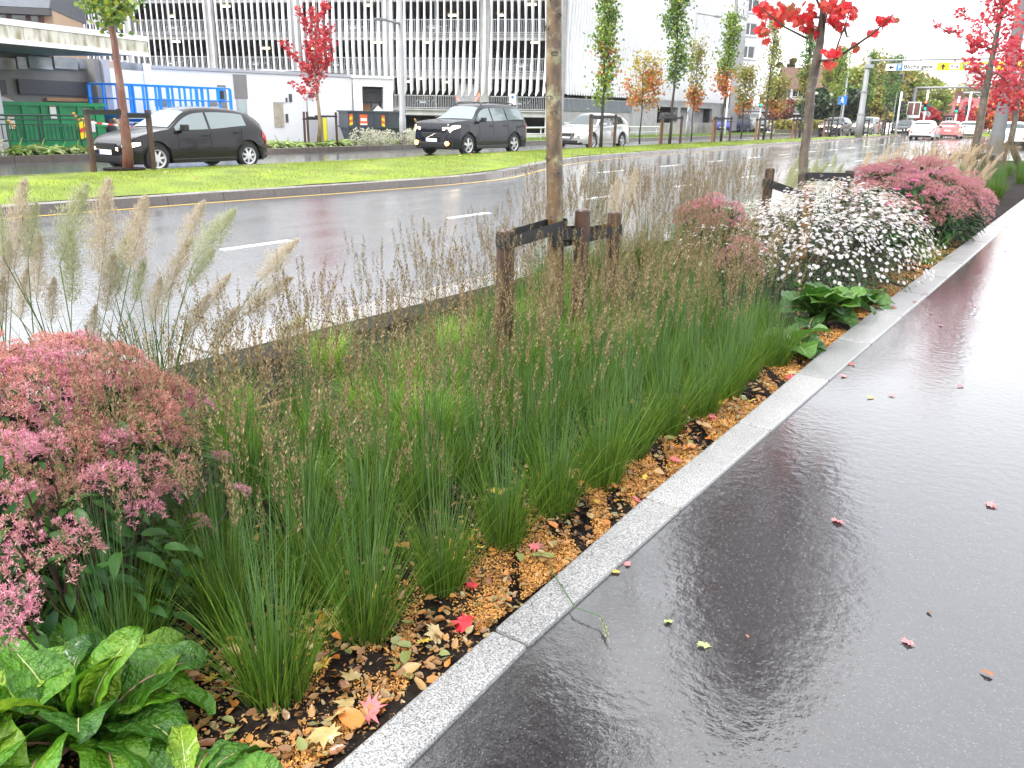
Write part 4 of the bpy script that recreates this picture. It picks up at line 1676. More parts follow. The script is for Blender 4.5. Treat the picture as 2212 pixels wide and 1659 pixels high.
for a, tx in ((-w + 1.68, 'E39'), (-w + 2.50, 'E134')):
    mb = MB()
    mb.box((a, -.043, -.17), (a + .74, -.038, .17))
    gb = mb.build('route_box', M['signgreen'], s2)
    text_obj('lettering', tx, .26, M['signwhite'], gb, (a + .37, -.046, 0), (PI / 2, 0, 0), .002, .56)
s3, w, h = road_sign('second yellow gantry sign, mostly hidden by the red maple leaves at the right', -8.3, -4.4, 4.95, 5.50, M['signyellow'], M['ink'])
arrow(s3, -w + .42, 0, .40)
mb = MB()
mb.box((w - .75, -.043, -.17), (w - .1, -.038, .17))
gb = mb.build('route_box', M['signgreen'], s3)
text_obj('lettering', '1', .28, M['signwhite'], gb, (w - .5, -.046, 0), (PI / 2, 0, 0), .002)

# far gantry behind the junction with blank sign backs
t = thing('far_gantry', 'far gantry with grey girder and the pale backs of two large signs', 'sign gantry', (-20.5, 110, 0))
mb = MB()
mb.tube([(0, 0, 0), (0, 0, 5.0)], [.25, .2], 10)
mb.build('post', M['steel'], t)
mb = MB()
mb.tube([(0, 0, 5.0), (22, 0, 5.3)], .14, 6)
mb.tube([(5, 0, 4.45), (22, 0, 4.7)], .14, 6)
for k in range(14):
    x = 5 + k * 1.2
    mb.tube([(x, 0, 4.45 + k * .018), (x + .6, 0, 5.1 + k * .018)], .05, 4)
    mb.tube([(x + .6, 0, 5.1 + k * .018), (x + 1.2, 0, 4.45 + k * .018)], .05, 4)
mb.build('girder', M['steel'], t)
for x0, x1, z0, z1, m_ in ((5.2, 10.6, 5.4, 7.6, M['signwhite']), (10.9, 17.5, 5.3, 6.4, M['signback'])):
    mb = MB()
    mb.box((x0, -.1, z0), (x1, 0, z1))
    bk = mb.build('sign_back', m_, t)
    mb = MB()
    for k in range(4):
        xx = x0 + (x1 - x0) * k / 3
        mb.box((xx - .05, -.17, z0 - .3), (xx + .05, -.105, z1 + .2))
    mb.box((x0, -.17, (z0 + z1) / 2), (x1, -.105, (z0 + z1) / 2 + .08))
    mb.build('sign_frame', M['steel'], bk)


def traffic_light(label, x, y, h, zc, red=True, green=False, side=0, facing=-PI / 2, pole_r=.07, group=None):
    t = thing('traffic_light', label, 'traffic light', (x, y, 0))
    mb = MB()
    mb.tube([(0, 0, 0), (0, 0, h)], pole_r, 10)
    mb.build('pole', M['signwhite'], t, smooth=True)
    hd = bpy.data.objects.new('signal_head', None)
    mb = MB()
    c, s = math.cos(facing), math.sin(facing)
    mb.box((-.14, -.17, zc - .5), (.06, .17, zc + .5))
    hd = mb.build('signal_head', M['trim'], t, bevel=.03)
    hd.location = (c * .18, s * .18, 0)
    hd.rotation_euler = (0, 0, facing)
    for k, on in ((.32, red), (0, False), (-.32, green)):
        mb = MB()
        mb.cyl((.061, 0, zc + k), (.075, 0, zc + k), .11, 16)
        mb.build('signal_lens', (M['glow_red'] if k > .1 else M['glow_green']) if on else M['ink'], hd)
        mb = MB()
        vs, fs = [], []
        for q in range(9):
            a = -.15 + (PI + .3) * q / 8
            vs += [(.062, math.cos(a) * .125, zc + k + math.sin(a) * .125), (.24, math.cos(a) * .125, zc + k + math.sin(a) * .125)]
            if q:
                fs.append((2 * q - 2, 2 * q - 1, 2 * q + 1, 2 * q))
        mb.add(vs, fs)
        mb.build('visor', M['trim'], hd)
    return t


def tl(label, px, py, Yd, h, zc, *a, **k):
    p = at_early(px, py, Yd)
    return traffic_light(label, p.x, p.y, h, zc, *a, **k)


def at_early(x, y, Y):
    m = cam.matrix_world.to_3x3()
    d = m @ Vector(((x - 1106) / 1800, (829.5 - y) / 1800, -1))
    t = Y / d.y
    return Vector((d.x * t, Y, EYE + d.z * t))


tl('traffic light showing bright red, in front of the half timbered house', 1991, 285, 99.5, 4.2, 2.95, True, True, pole_r=.1)
tl('traffic light showing red and green at the right of the queue, before the red shrubs', 2059, 285, 101, 3.9, 2.75, True, True, pole_r=.1)
tl('dark traffic light turned away, on a white post right of the red signals', 2083, 287, 96, 4.2, 2.5, False, False, facing=PI, pole_r=.1)
tl('dark traffic light turned away beside the pale gable at the left of the junction', 1934, 292, 86, 3.9, 2.6, False, False, facing=0.4, pole_r=.09)
traffic_light('white post traffic light showing green in front of the shop canopy', -24.4, 69.8, 4.05, 2.75, False, True, facing=-1.2)
traffic_light('dark traffic light on a white post below the apartment block windows', -24.4, 62.5, 4.1, 2.6, False, False, facing=2.2)
t = thing('hanging_signal', 'dark signal box hanging high at the left of the far gantry', 'traffic light', (-20.6, 101, 5.2))
mb = MB()
mb.box((-.35, -.25, 0), (.35, .25, .95))
mb.build('signal_head', M['trim'], t, bevel=.08)
mb = MB()
mb.tube([(0, 0, 0), (0, 0, -5.2)], .06, 8)
mb.build('pole', M['steel'], t)
t = thing('parking_sign', 'small blue square sign on a thin post between two median saplings', 'road sign', (-22.4, 86.5, 0))
mb = MB()
mb.tube([(0, 0, 0), (0, 0, 3.7)], .04, 8)
mb.build('post', M['steel'], t)
mb = MB()
mb.box((-.42, -.08, 2.75), (.42, -.05, 3.55))
p_ = mb.build('sign_face', M['signblue'], t, bevel=.01)
mb = MB()
mb.cyl((0, -.09, 3.33), (0, -.082, 3.33), .09, 12)
mb.box((-.09, -.09, 3.05), (.11, -.082, 3.24))
mb.tube([(-.18, -.086, 2.92), (0, -.086, 3.0), (.18, -.086, 2.92)], .03, 4)
mb.build('pictogram', M['signwhite'], p_)
t = thing('lattice_sign', 'red brown framed board on a thin post before the pale gable', 'sign', (at_early(1966, 285, 106).x, 106, 0))
mb = MB()
mb.tube([(0, 0, 0), (0, 0, 2.2)], .06, 8)
mb.build('post', M['steel'], t)
mb = MB()
mb.box((-.7, -.05, 1.7), (.7, .05, 3.4))
p_ = mb.build('board', M['signwhite'], t)
mb = MB()
mb.box((-.62, -.08, 2.0), (-.06, -.052, 3.3))
mb.box((.06, -.08, 2.0), (.62, -.052, 3.3))
mb.build('board_field', M['redbrick'], p_)

# tree stakes with webbing
def stake_set(label, c, posts, hgt, th, strap_z, r=.045, seed=0, z0=0.0, m_alt=None, slack=0.0, strap_h=.06, group=None):
    """c = trunk foot, posts = (x, y[, height]) of each stake; straps run from stake to trunk"""
    t = thing('tree_stakes', label, 'tree stakes', (c[0], c[1], z0), group=group)
    rs = random.Random(seed)
    for i, p in enumerate(posts):
        px, py = p[0] - c[0], p[1] - c[1]
        hh = p[2] if len(p) > 2 else hgt
        mb = MB()
        lean = (rs.uniform(-.015, .015), rs.uniform(-.015, .015))
        mb.tube([(px, py, -.1), (px + lean[0], py + lean[1], hh - .01), (px + lean[0], py + lean[1], hh)], [r * 1.02, r, r * .86], 14)
        mb.build('stake', (m_alt if (m_alt and i == 1) else M['wood']), t, smooth=False, bevel=0)
        # flat loop: two faces either side of stake and trunk
        zt = strap_z[i] if isinstance(strap_z, (list, tuple)) else strap_z
        zs = zt
        if slack:
            zt = zt - slack * (i == 0)
        d = Vector((-px, -py, 0))
        Lg = d.length
        d.normalize()
        nrm = Vector((-d.y, d.x, 0))
        V, F = [], []
        loop = []
        for q in range(7):
            a = PI / 2 + PI * q / 6
            loop.append((Vector((px, py, 0)) + (d * math.cos(a) + nrm * math.sin(a)) * (r + .006), zs))
        for q in range(7):
            a = -PI / 2 + PI * q / 6
            loop.append((d * 0 + (d * math.cos(a) + nrm * math.sin(a)) * (th + .006), zt))
        n = len(loop)
        for (p_, z) in loop:
            for off, zz in ((0, -strap_h / 2), (0, strap_h / 2), (.005, strap_h / 2), (.005, -strap_h / 2)):
                q_ = p_
                V.append((q_.x + 0, q_.y + 0, z + zz))
        for q in range(n):
            a, b = q * 4, ((q + 1) % n) * 4
            F.append((a, b, b + 1, a + 1))
        mesh('strap', V, F, M['strap'], t)
    return t


stake_set('three dark stakes with black webbing round the nearest tree trunk in the bed', (-2.93, 4.72), [(-2.78, 3.92, .86), (-2.83, 4.86, .90), (-2.90, 5.45, .83)], .88, .055,
          [.80, .745, .70], r=.052, seed=1, strap_h=.075)
stake_set('three stakes, one orange, with slack black webbing round the tree among white asters', (-2.90, 10.3), [(-3.33, 10.02, .93), (-2.78, 9.9, .78), (-2.56, 10.6, .92)],
          .9, .06, [.76, .66, .84], r=.055, seed=2, m_alt=M['woodo'], slack=.16, strap_h=.09)
stake_set('low stakes at the foot of the third red maple, rising from the pale plumes', (-2.8, 23.6), [(-3.25, 23.0, .75), (-2.4, 23.2, .75), (-2.7, 24.4, .75)], .75, .07, .68, r=.06, seed=3, strap_h=.11)
stake_set('brown stakes with black webbing round the fourth red maple at the right edge', (-2.6, 34.0), [(-3.1, 33.4, .85), (-2.1, 33.5, .85), (-2.5, 34.7, .85)], .85, .07, .80, r=.06, seed=4, strap_h=.14)
stake_set('three stakes with black webbing on the median in front of the black hatchback', (-17.3, 10.35), [(-17.35, 9.62), (-17.72, 10.62), (-17.1, 10.82)], 1.28, .09, [1.22, 1.24, 1.16], r=.06, seed=5, z0=MED_Z, m_alt=M['woodo'], strap_h=.10)
stake_set('thin stakes round the small red maple in front of the low white building', (-24.7, 22.5), [(-24.5, 21.7), (-25.2, 22.5), (-24.4, 23.2)], 1.25, .06, [1.0, 1.05, 1.1], r=.045, seed=6, z0=.13, strap_h=.06)
med_trees = [(-17.15, 30.7), (-17.2, 37.3), (-17.2, 43.6), (-17.2, 50.2), (-17.25, 57.3), (-17.3, 64.8), (-17.35, 74.5), (-17.4, 82.5)]
labs = ['stakes round the slim median oak standing before the silver car', 'stakes round the median tree right of the silver car, with a black bag behind',
        'stakes round the green and orange median tree before the concrete wall', 'stakes round the pale median tree below the apartment block windows',
        'stakes round the median tree before the clipped hedge', 'close stakes round the median tree right of the second bed maple trunk',
        'stakes round the median tree beside the gantry post', 'farthest stakes on the median, before the queue of oncoming cars']
for i, (c, lab) in enumerate(zip(med_trees, labs)):
    stake_set(lab, c, [(c[0] + .05, c[1] - 1.0), (c[0] - .55, c[1] + .15), (c[0] + .2, c[1] + .75)], 1.35, .07, [1.26, 1.2, 1.24], r=.06, seed=10 + i, z0=.14, m_alt=M['woodo'], strap_h=.09,
              group='stake sets on the median')
t = thing('refuse_bag', 'black bag hung behind the second staked median tree', 'bag', (-17.5, 37.6, 1.25))
mb = MB()
mb.box((-.2, -.75, 0), (.2, .75, .36), .06)
mb.build('bag', M['strap'], t, bevel=.08)

# ----- green skip, railing, barrier tape
M['green'] = mat('green_skip_paint', (0.0, 0.26, 0.085), 0.4, var=0.35, scale=2.5)
M['darkgreen'] = mat('dark_green_rail', (0.015, 0.055, 0.04), 0.45)
sk = thing('green_skip', 'large green steel skip with white notices at the left edge below the canopy', 'skip', (-29.2, 14.9, -.02), R(78))
mb = MB()
mb.box((-4.2, 0, .18), (1.75, 2.2, 1.52))
mb.build('body', M['green'], sk)
mb = MB()
mb.box((-4.25, -.10, 1.44), (1.8, -.003, 1.56))
mb.box((-4.25, -.08, .15), (1.8, -.003, .28))
mb.box((-.2, -.07, .78), (1.78, -.004, .88))
mb.build('rim_rail', M['green'], sk)
for k in range(11):
    x = -4.1 + k * .56
    mb = MB()
    mb.box((x - .05, -.085, .285), (x + .05, -.005, 1.435))
    mb.build('rib', M['green'], sk)
for x, z in ((-1.15, .72), (.12, 1.05), (1.28, .62), (-2.9, .75)):
    mb = MB()
    mb.box((x - .09, -.105, z), (x + .10, -.09, z + .36))
    nb = mb.build('notice', M['signwhite'], sk)
    mb = MB()
    mb.box((x - .09, -.11, z + .365), (x + .10, -.09, z + .395))
    mb.build('notice_strip', M['tan'], nb)
t = thing('cable_drum', 'white tarpaulin peak sticking out of the green skip', 'tarpaulin', (-29.9, 13.9, 1.45), R(78))
mb = MB()
mb.add([(-.4, -.25, 0), (.45, -.25, 0), (.45, .4, 0), (-.4, .4, 0), (-.02, .05, .24)], [(0, 1, 4), (1, 2, 4), (2, 3, 4), (3, 0, 4), (0, 3, 2, 1)])
mb.build('sheet', M['signwhite'], t)
t.name = 'tarpaulin'
rl_ = thing('green_railing', 'dark green pedestrian railing with close bars in front of the green skip', 'railing', (-25.9, 14.3, .05), R(90))
mb = MB()
mb.tube([(-5, 0, 1.12), (0, 0, 1.12), (.12, 0, 1.08), (.16, 0, 1.0)], .03, 8)
mb.tube([(-5, 0, 1.0), (.25, 0, 1.0)], .022, 8)
mb.tube([(-5, 0, .88), (-.55, 0, .86)], .018, 8)
mb.tube([(-5, 0, .42), (-.05, 0, .42)], .02, 8)
mb.build('rail', M['darkgreen'], rl_)
for k in range(5):
    mb = MB()
    mb.tube([(-.2 - k * 1.2, 0, 0), (-.2 - k * 1.2, 0, 1.1)], .028, 8)
    mb.build('post', M['darkgreen'], rl_)
for k in range(38):
    mb = MB()
    x = -.32 - k * .125
    mb.box((x - .011, -.011, .43), (x + .011, .011, .87))
    mb.build('baluster', M['darkgreen'], rl_)
t = thing('hazard_marker', 'yellow and red striped hazard marker at the end of the green railing', 'hazard marker', (-25.75, 14.1, .1))
for k, (m_, z0, z1) in enumerate((('signyellow', .72, .90), ('glowless_red', .60, .72), ('signyellow', .42, .60))):
    if m_ == 'glowless_red':
        M[m_] = mat('red_marker', (0.55, 0.03, 0.02), 0.5)
    mb = MB()
    mb.prism([(-.09, z0 - .03), (.09, z0 + .03), (.09, z1 + .03), (-.09, z1 - .03)], 'x', -.01, .01)
    mb.build('stripe', M[m_], t)
t = thing('barrier_tape', 'red and white barrier tape stretched past the green skip', 'barrier tape', (0, 0, 0))
a, b = Vector((-25.7, 14.35, .98)), Vector((-25.4, 18.9, .82))
nseg = 26
for k in range(nseg):
    p, q = a.lerp(b, k / nseg), a.lerp(b, (k + 1) / nseg)
    sag = lambda u: -.10 * math.sin(PI * u)
    p.z += sag(k / nseg)
    q.z += sag((k + 1) / nseg)
    mb = MB()
    mb.add([(p.x, p.y, p.z - .03), (q.x, q.y, q.z - .03), (q.x, q.y, q.z + .03), (p.x, p.y, p.z + .03),
            (p.x - .003, p.y, p.z - .03), (q.x - .003, q.y, q.z - .03), (q.x - .003, q.y, q.z + .03), (p.x - .003, p.y, p.z + .03)],
           [(0, 1, 2, 3), (7, 6, 5, 4), (3, 2, 6, 7), (0, 4, 5, 1)])
    mb.build('tape_stripe', M['glowless_red'] if k % 2 else M['signwhite'], t)
mb = MB()
mb.box((-25.42, 18.9, 0), (-25.38, 18.94, .86))
mb.build('tape_post', M['darkgreen'], t)

# ----- blue lifting platform
M['bluep'] = mat('blue_machine_paint', (0.0, 0.24, 0.78), 0.35, var=0.08, scale=4)
lf = thing('blue_lift', 'bright blue scissor lift platform with tubular guard rails behind the black hatchback', 'scissor lift', (-29.9, 17.9, 0), R(98))
LL = 5.4
for y_ in (0.0, 1.6):
    mb = MB()
    mb.tube([(0, y_, 2.22), (LL, y_, 2.22)], .028, 8)
    mb.tube([(0, y_, 1.72), (LL, y_, 1.72)], .024, 8)
    mb.build('guard_rail', M['bluep'], lf)
    for k in range(10):
        x = k * LL / 9
        mb = MB()
        mb.box((x - .035 - .03 * (k % 3 == 0), y_ - .03, 1.22), (x + .035 + .03 * (k % 3 == 0), y_ + .03, 2.2))
        mb.build('upright', M['bluep'], lf)
for x in (0, LL):
    mb = MB()
    mb.tube([(x, 0, 2.22), (x, 1.6, 2.22)], .028, 8)
    mb.tube([(x, 0, 1.72), (x, 1.6, 1.72)], .024, 8)
    mb.build('end_rail', M['bluep'], lf)
mb = MB()
mb.box((-.05, -.06, 1.0), (LL + .05, 1.66, 1.22))
mb.build('platform', M['bluep'], lf, bevel=.02)
mb = MB()
mb.box((.2, -.07, 1.03), (.95, -.062, 1.2))
mb.build('maker_plate', M['signwhite'], lf)
for k, (z0, z1) in enumerate(((.55, .75), (.78, .98))):
    mb = MB()
    mb.tube([(.3, .15, z0), (LL - .3, .15, z1)], .06, 4)
    mb.tube([(.3, .15, z1), (LL - .3, .15, z0)], .06, 4)
    mb.build('scissor_arm', M['bluep'], lf)
mb = MB()
mb.box((.1, .1, .25), (LL - .1, 1.5, .52))
mb.build('chassis', M['trim'], lf, bevel=.03)
for x in (.6, LL - .6):
    for y_ in (.0, 1.6):
        mb = MB()
        mb.cyl((x, y_ - .12, .28), (x, y_ + .12, .28), .28, 18)
        mb.build('wheel', M['tyre'], lf)
mb = MB()
mb.box((LL - .75, -.12, 1.72), (LL - .42, .02, 2.2))
cb = mb.build('control_box', M['bluep'], lf)
mb = MB()
mb.box((LL - .68, -.135, 1.8), (LL - .48, -.122, 2.12))
mb.build('control_panel', M['trim'], cb)

# ----- dark skip with stickers
ds = thing('dark_skip', 'dark grey blue skip with orange sticker and yellow red hazard stripes before the portal', 'skip', (-29.6, 28.9, .05), R(62))
M['skipd'] = mat('slate_skip_paint', (0.035, 0.045, 0.06), 0.45, var=0.25, scale=3)
mb = MB()
mb.box((0, 0, .68), (2.75, 1.6, 1.32))
mb.build('upper_body', M['skipd'], ds)
mb = MB()
mb.add([(.22, .12, 0), (2.5, .12, 0), (2.5, 1.45, 0), (.22, 1.45, 0), (.03, .03, .62), (2.72, .03, .62), (2.72, 1.57, .62), (.03, 1.57, .62)],
       [(0, 3, 2, 1), (4, 5, 6, 7), (0, 1, 5, 4), (1, 2, 6, 5), (2, 3, 7, 6), (3, 0, 4, 7)])
mb.build('lower_body', M['skipd'], ds)
mb = MB()
mb.box((-.07, -.07, 1.32), (2.82, 1.67, 1.39))
mb.box((-.05, -.05, .62), (2.8, 1.65, .68))
mb.build('rim', M['skipd'], ds)
for x in (.45, 1.28, 1.95):
    mb = MB()
    mb.box((x - .03, -.045, .69), (x + .03, -.002, 1.31))
    mb.build('rib', M['skipd'], ds)
M['orange'] = mat('orange_sticker', (0.75, 0.12, 0.02), 0.5)
mb = MB()
mb.box((.55, -.02, .74), (.92, -.004, 1.22))
st_ = mb.build('sticker', M['orange'], ds)
mb = MB()
mb.box((.59, -.024, .93), (.88, -.021, 1.06))
mb.box((.57, -.024, .75), (.90, -.021, .82))
mb.build('sticker_print', M['signwhite'], st_)
for x in (.06, 1.62, 2.62):
    for k in range(4):
        mb = MB()
        z = .72 + k * .125
        mb.prism([(x, z), (x + .15, z - .05 + (.1 if x < 1 else 0)), (x + .15, z + .07 + (.1 if x < 1 else 0)), (x, z + .12)], 'y', -.02, -.004)
        mb.build('hazard_stripe', M['signyellow'] if k % 2 == 0 else M['orange'], ds)
t = thing('rubble_heap', 'white pointed board sticking out of the dark skip', 'board', (-29.0, 30.3, 1.38), R(62))
mb = MB()
mb.prism([(-.3, 0), (.35, 0), (0, .3)], 'y', 0, .05)
mb.build('board', M['signwhite'], t)
t.name = 'pointed_board'

# ----- payment post
t = thing('payment_post', 'grey payment machine with yellow front beside the small red maple', 'payment machine', (-26.6, 24.4, 0), R(85))
mb = MB()
mb.box((-.55, 0, 0), (-.02, .35, 1.22))
mb.build('housing', M['lgrey'], t, bevel=.04)
mb = MB()
mb.box((0, -.05, 0), (.32, .35, 1.2))
mb.build('cabinet', M['grey'], t)
mb = MB()
mb.box((.1, -.07, .12), (.28, -.052, 1.15))
mb.build('yellow_front', mat('yellow_front', (0.80, 0.72, 0.02), 0.4), t)
t = thing('lamp_arm', 'thin grey pipe with a small angled head on the low white building', 'pipe', (-31.9, 28.5, 1.0))
mb = MB()
mb.tube([(0, 0, 0), (0, 0, .95), (.05, .2, 1.25)], .03, 6)
mb.cyl((.04, .18, 1.2), (.1, .38, 1.35), .05, 8)
mb.build('pipe', M['steel'], t)
# guard rail with round reflector barrels on the verge
gr_ = thing('guard_rail', 'galvanised tube rail behind the dark SUV and the silver car', 'guard rail', (-26.2, 31, 0), R(90))
mb = MB()
mb.tube([(0, 0, .72), (24, 0, .72)], .05, 8)
mb.tube([(5, 0, .38), (24, 0, .38)], .04, 8)
mb.build('rail', M['rail'], gr_)
for k in range(9):
    mb = MB()
    mb.tube([(.4 + k * 2.9, 0, -.15), (.4 + k * 2.9, 0, .72)], .04, 8)
    mb.build('post', M['rail'], gr_)
mb = MB()
mb.cyl((-.35, 0, .86), (.45, 0, .86), .17, 14)
mb.build('end_barrel', M['rail'], gr_)
# notice on the garage railing
t = thing('notice_board', 'white notice hung on the lowest garage railing', 'notice', (G0[0] - 3.35 * math.cos(R(23.5)), G0[1] - 3.35 * math.sin(R(23.5)), 2.02), R(23.5))
mb = MB()
mb.box((-.28, -.14, 0), (.28, -.1, .78))
nb = mb.build('board', M['signwhite'], t)
mb = MB()
mb.cyl((0, -.145, .52), (0, -.142, .52), .1, 12)
mb.build('pictogram', M['signblue'], nb)
# ---------------------------------------------------------------- trees
def bark(name, c1, c2, scale=6, bump=0.8, lichen=None):
    m = bpy.data.materials.new(name)
    m.use_nodes = True
    N, L = m.node_tree.nodes, m.node_tree.links
    b = N['Principled BSDF']
    tc = N.new('ShaderNodeTexCoord')
    mp = N.new('ShaderNodeMapping')
    mp.inputs['Scale'].default_value = (1, 1, 0.35)
    n1 = N.new('ShaderNodeTexNoise')
    n1.inputs['Scale'].default_value = scale * 3
    n1.inputs['Detail'].default_value = 8
    cr = N.new('ShaderNodeValToRGB')
    cr.color_ramp.elements[0].position = 0.35
    cr.color_ramp.elements[0].color = (*c1, 1)
    cr.color_ramp.elements[1].position = 0.65
    cr.color_ramp.elements[1].color = (*c2, 1)
    L.new(tc.outputs['Object'], mp.inputs[0])
    L.new(mp.outputs[0], n1.inputs['Vector'])
    L.new(n1.outputs['Fac'], cr.inputs[0])
    col = cr.outputs[0]
    if lichen:
        n2 = N.new('ShaderNodeTexNoise')
        n2.inputs['Scale'].default_value = scale * 1.6
        n2.inputs['Detail'].default_value = 6
        n2.inputs['Roughness'].default_value = 0.7
        L.new(tc.outputs['Object'], n2.inputs['Vector'])
        r2 = N.new('ShaderNodeMapRange')
        r2.inputs[1].default_value = 0.50
        r2.inputs[2].default_value = 0.72
        L.new(n2.outputs['Fac'], r2.inputs[0])
        mx = N.new('ShaderNodeMix')
        mx.data_type = 'RGBA'
        mx.inputs[7].default_value = (*lichen, 1)
        L.new(r2.outputs[0], mx.inputs[0])
        L.new(col, mx.inputs[6])
        col = mx.outputs[2]
    L.new(col, b.inputs['Base Color'])
    b.inputs['Roughness'].default_value = 0.5
    b.inputs['Coat Weight'].default_value = 0.25
    b.inputs['Coat Roughness'].default_value = 0.3
    bp = N.new('ShaderNodeBump')
    bp.inputs['Strength'].default_value = bump
    bp.inputs['Distance'].default_value = 0.006
    L.new(n1.outputs['Fac'], bp.inputs['Height'])
    L.new(bp.outputs[0], b.inputs['Normal'])
    return m


M['bark_near'] = bark('young_maple_bark', (0.045, 0.026, 0.012), (0.15, 0.085, 0.032), 6, 1.0, lichen=(0.30, 0.29, 0.16))
M['bark_dark'] = bark('wet_dark_bark', (0.035, 0.024, 0.016), (0.10, 0.07, 0.045), 5, 0.9, lichen=(0.17, 0.17, 0.11))
M['bark_red'] = bark('red_brown_bark', (0.11, 0.035, 0.022), (0.20, 0.07, 0.045), 3, 0.7, lichen=(0.20, 0.16, 0.12))
M['bark_black'] = mat('thin_dark_bark', (0.028, 0.022, 0.018), 0.6)
M['twig'] = mat('thin_twig', (0.06, 0.035, 0.028), 0.5)


def leafm(name, colors, trans=0.35, rough=0.38, coat=0.15):
    return mat(name, (1, 1, 1), rough, colors=colors, trans=trans, coat=coat)


M['leaf_red'] = leafm('red_maple_leaves', [(0.42, 0.010, 0.016), (0.62, 0.035, 0.03), (0.50, 0.02, 0.04), (0.66, 0.10, 0.05), (0.30, 0.01, 0.02)], .45)
M['leaf_crimson'] = leafm('crimson_maple_leaves', [(0.40, 0.015, 0.03), (0.58, 0.04, 0.05), (0.62, 0.09, 0.09), (0.30, 0.01, 0.03)], .5)
M['leaf_pink'] = leafm('pinkish_red_leaves', [(0.45, 0.02, 0.05), (0.66, 0.09, 0.12), (0.52, 0.03, 0.06), (0.62, 0.12, 0.08)], .45)
M['leaf_orange'] = leafm('orange_leaves', [(0.58, 0.14, 0.04), (0.62, 0.25, 0.05), (0.45, 0.09, 0.04), (0.55, 0.32, 0.08)], .4)
M['leaf_olive'] = leafm('olive_leaves', [(0.16, 0.17, 0.03), (0.26, 0.25, 0.05), (0.34, 0.26, 0.05), (0.12, 0.14, 0.03)], .35)
M['leaf_green'] = leafm('green_oak_leaves', [(0.05, 0.12, 0.02), (0.10, 0.20, 0.03), (0.16, 0.26, 0.04), (0.06, 0.14, 0.03)], .35)
M['leaf_lime'] = leafm('lime_leaves', [(0.16, 0.26, 0.03), (0.26, 0.36, 0.05), (0.34, 0.36, 0.05), (0.20, 0.30, 0.04)], .35)
M['leaf_yellow'] = leafm('yellow_leaves', [(0.44, 0.32, 0.04), (0.52, 0.40, 0.06), (0.34, 0.28, 0.05), (0.28, 0.26, 0.05)], .35)
M['leaf_dark'] = leafm('dark_evergreen_leaves', [(0.02, 0.045, 0.018), (0.035, 0.06, 0.02), (0.05, 0.075, 0.03)], .15)
M['leaf_gold'] = leafm('golden_birch_leaves', [(0.34, 0.27, 0.05), (0.42, 0.34, 0.08), (0.26, 0.24, 0.06), (0.2, 0.22, 0.06)], .35)

QUAD = np.array([(-.5, -.5, 0), (.5, -.4, .12), (.55, .5, 0), (-.4, .5, -.12)])
QF = np.array([(0, 1, 2), (0, 2, 3)])
# five lobed maple leaf, stalk at the origin
ML = [(0, 0), (.18, .05), (.42, -.05), (.36, .16), (.62, .30), (.40, .36), (.66, .66), (.36, .55), (.20, .72), (.12, .62), (0, 1.0)]
ML = ML + [(-x, y) for x, y in ML[-2:0:-1]]
MLV = np.array([(0, .38, -.03)] + [(x, y, .10 * abs(x) - .12 * y * y) for x, y in ML])
MLF = np.array([(0, i, i % (len(ML)) + 1) for i in range(1, len(ML) + 1)])


def limb_path(p0, d, L, n=5, up=0.25, jit=0.12, rs=None):
    rs = rs or RS
    P = [np.array(p0, float)]
    d = np.array(d, float)
    for i in range(n):
        d = d + rs.normal(0, jit, 3) + np.array([0, 0, up / n])
        d /= np.linalg.norm(d)
        P.append(P[-1] + d * L / n)
    return P


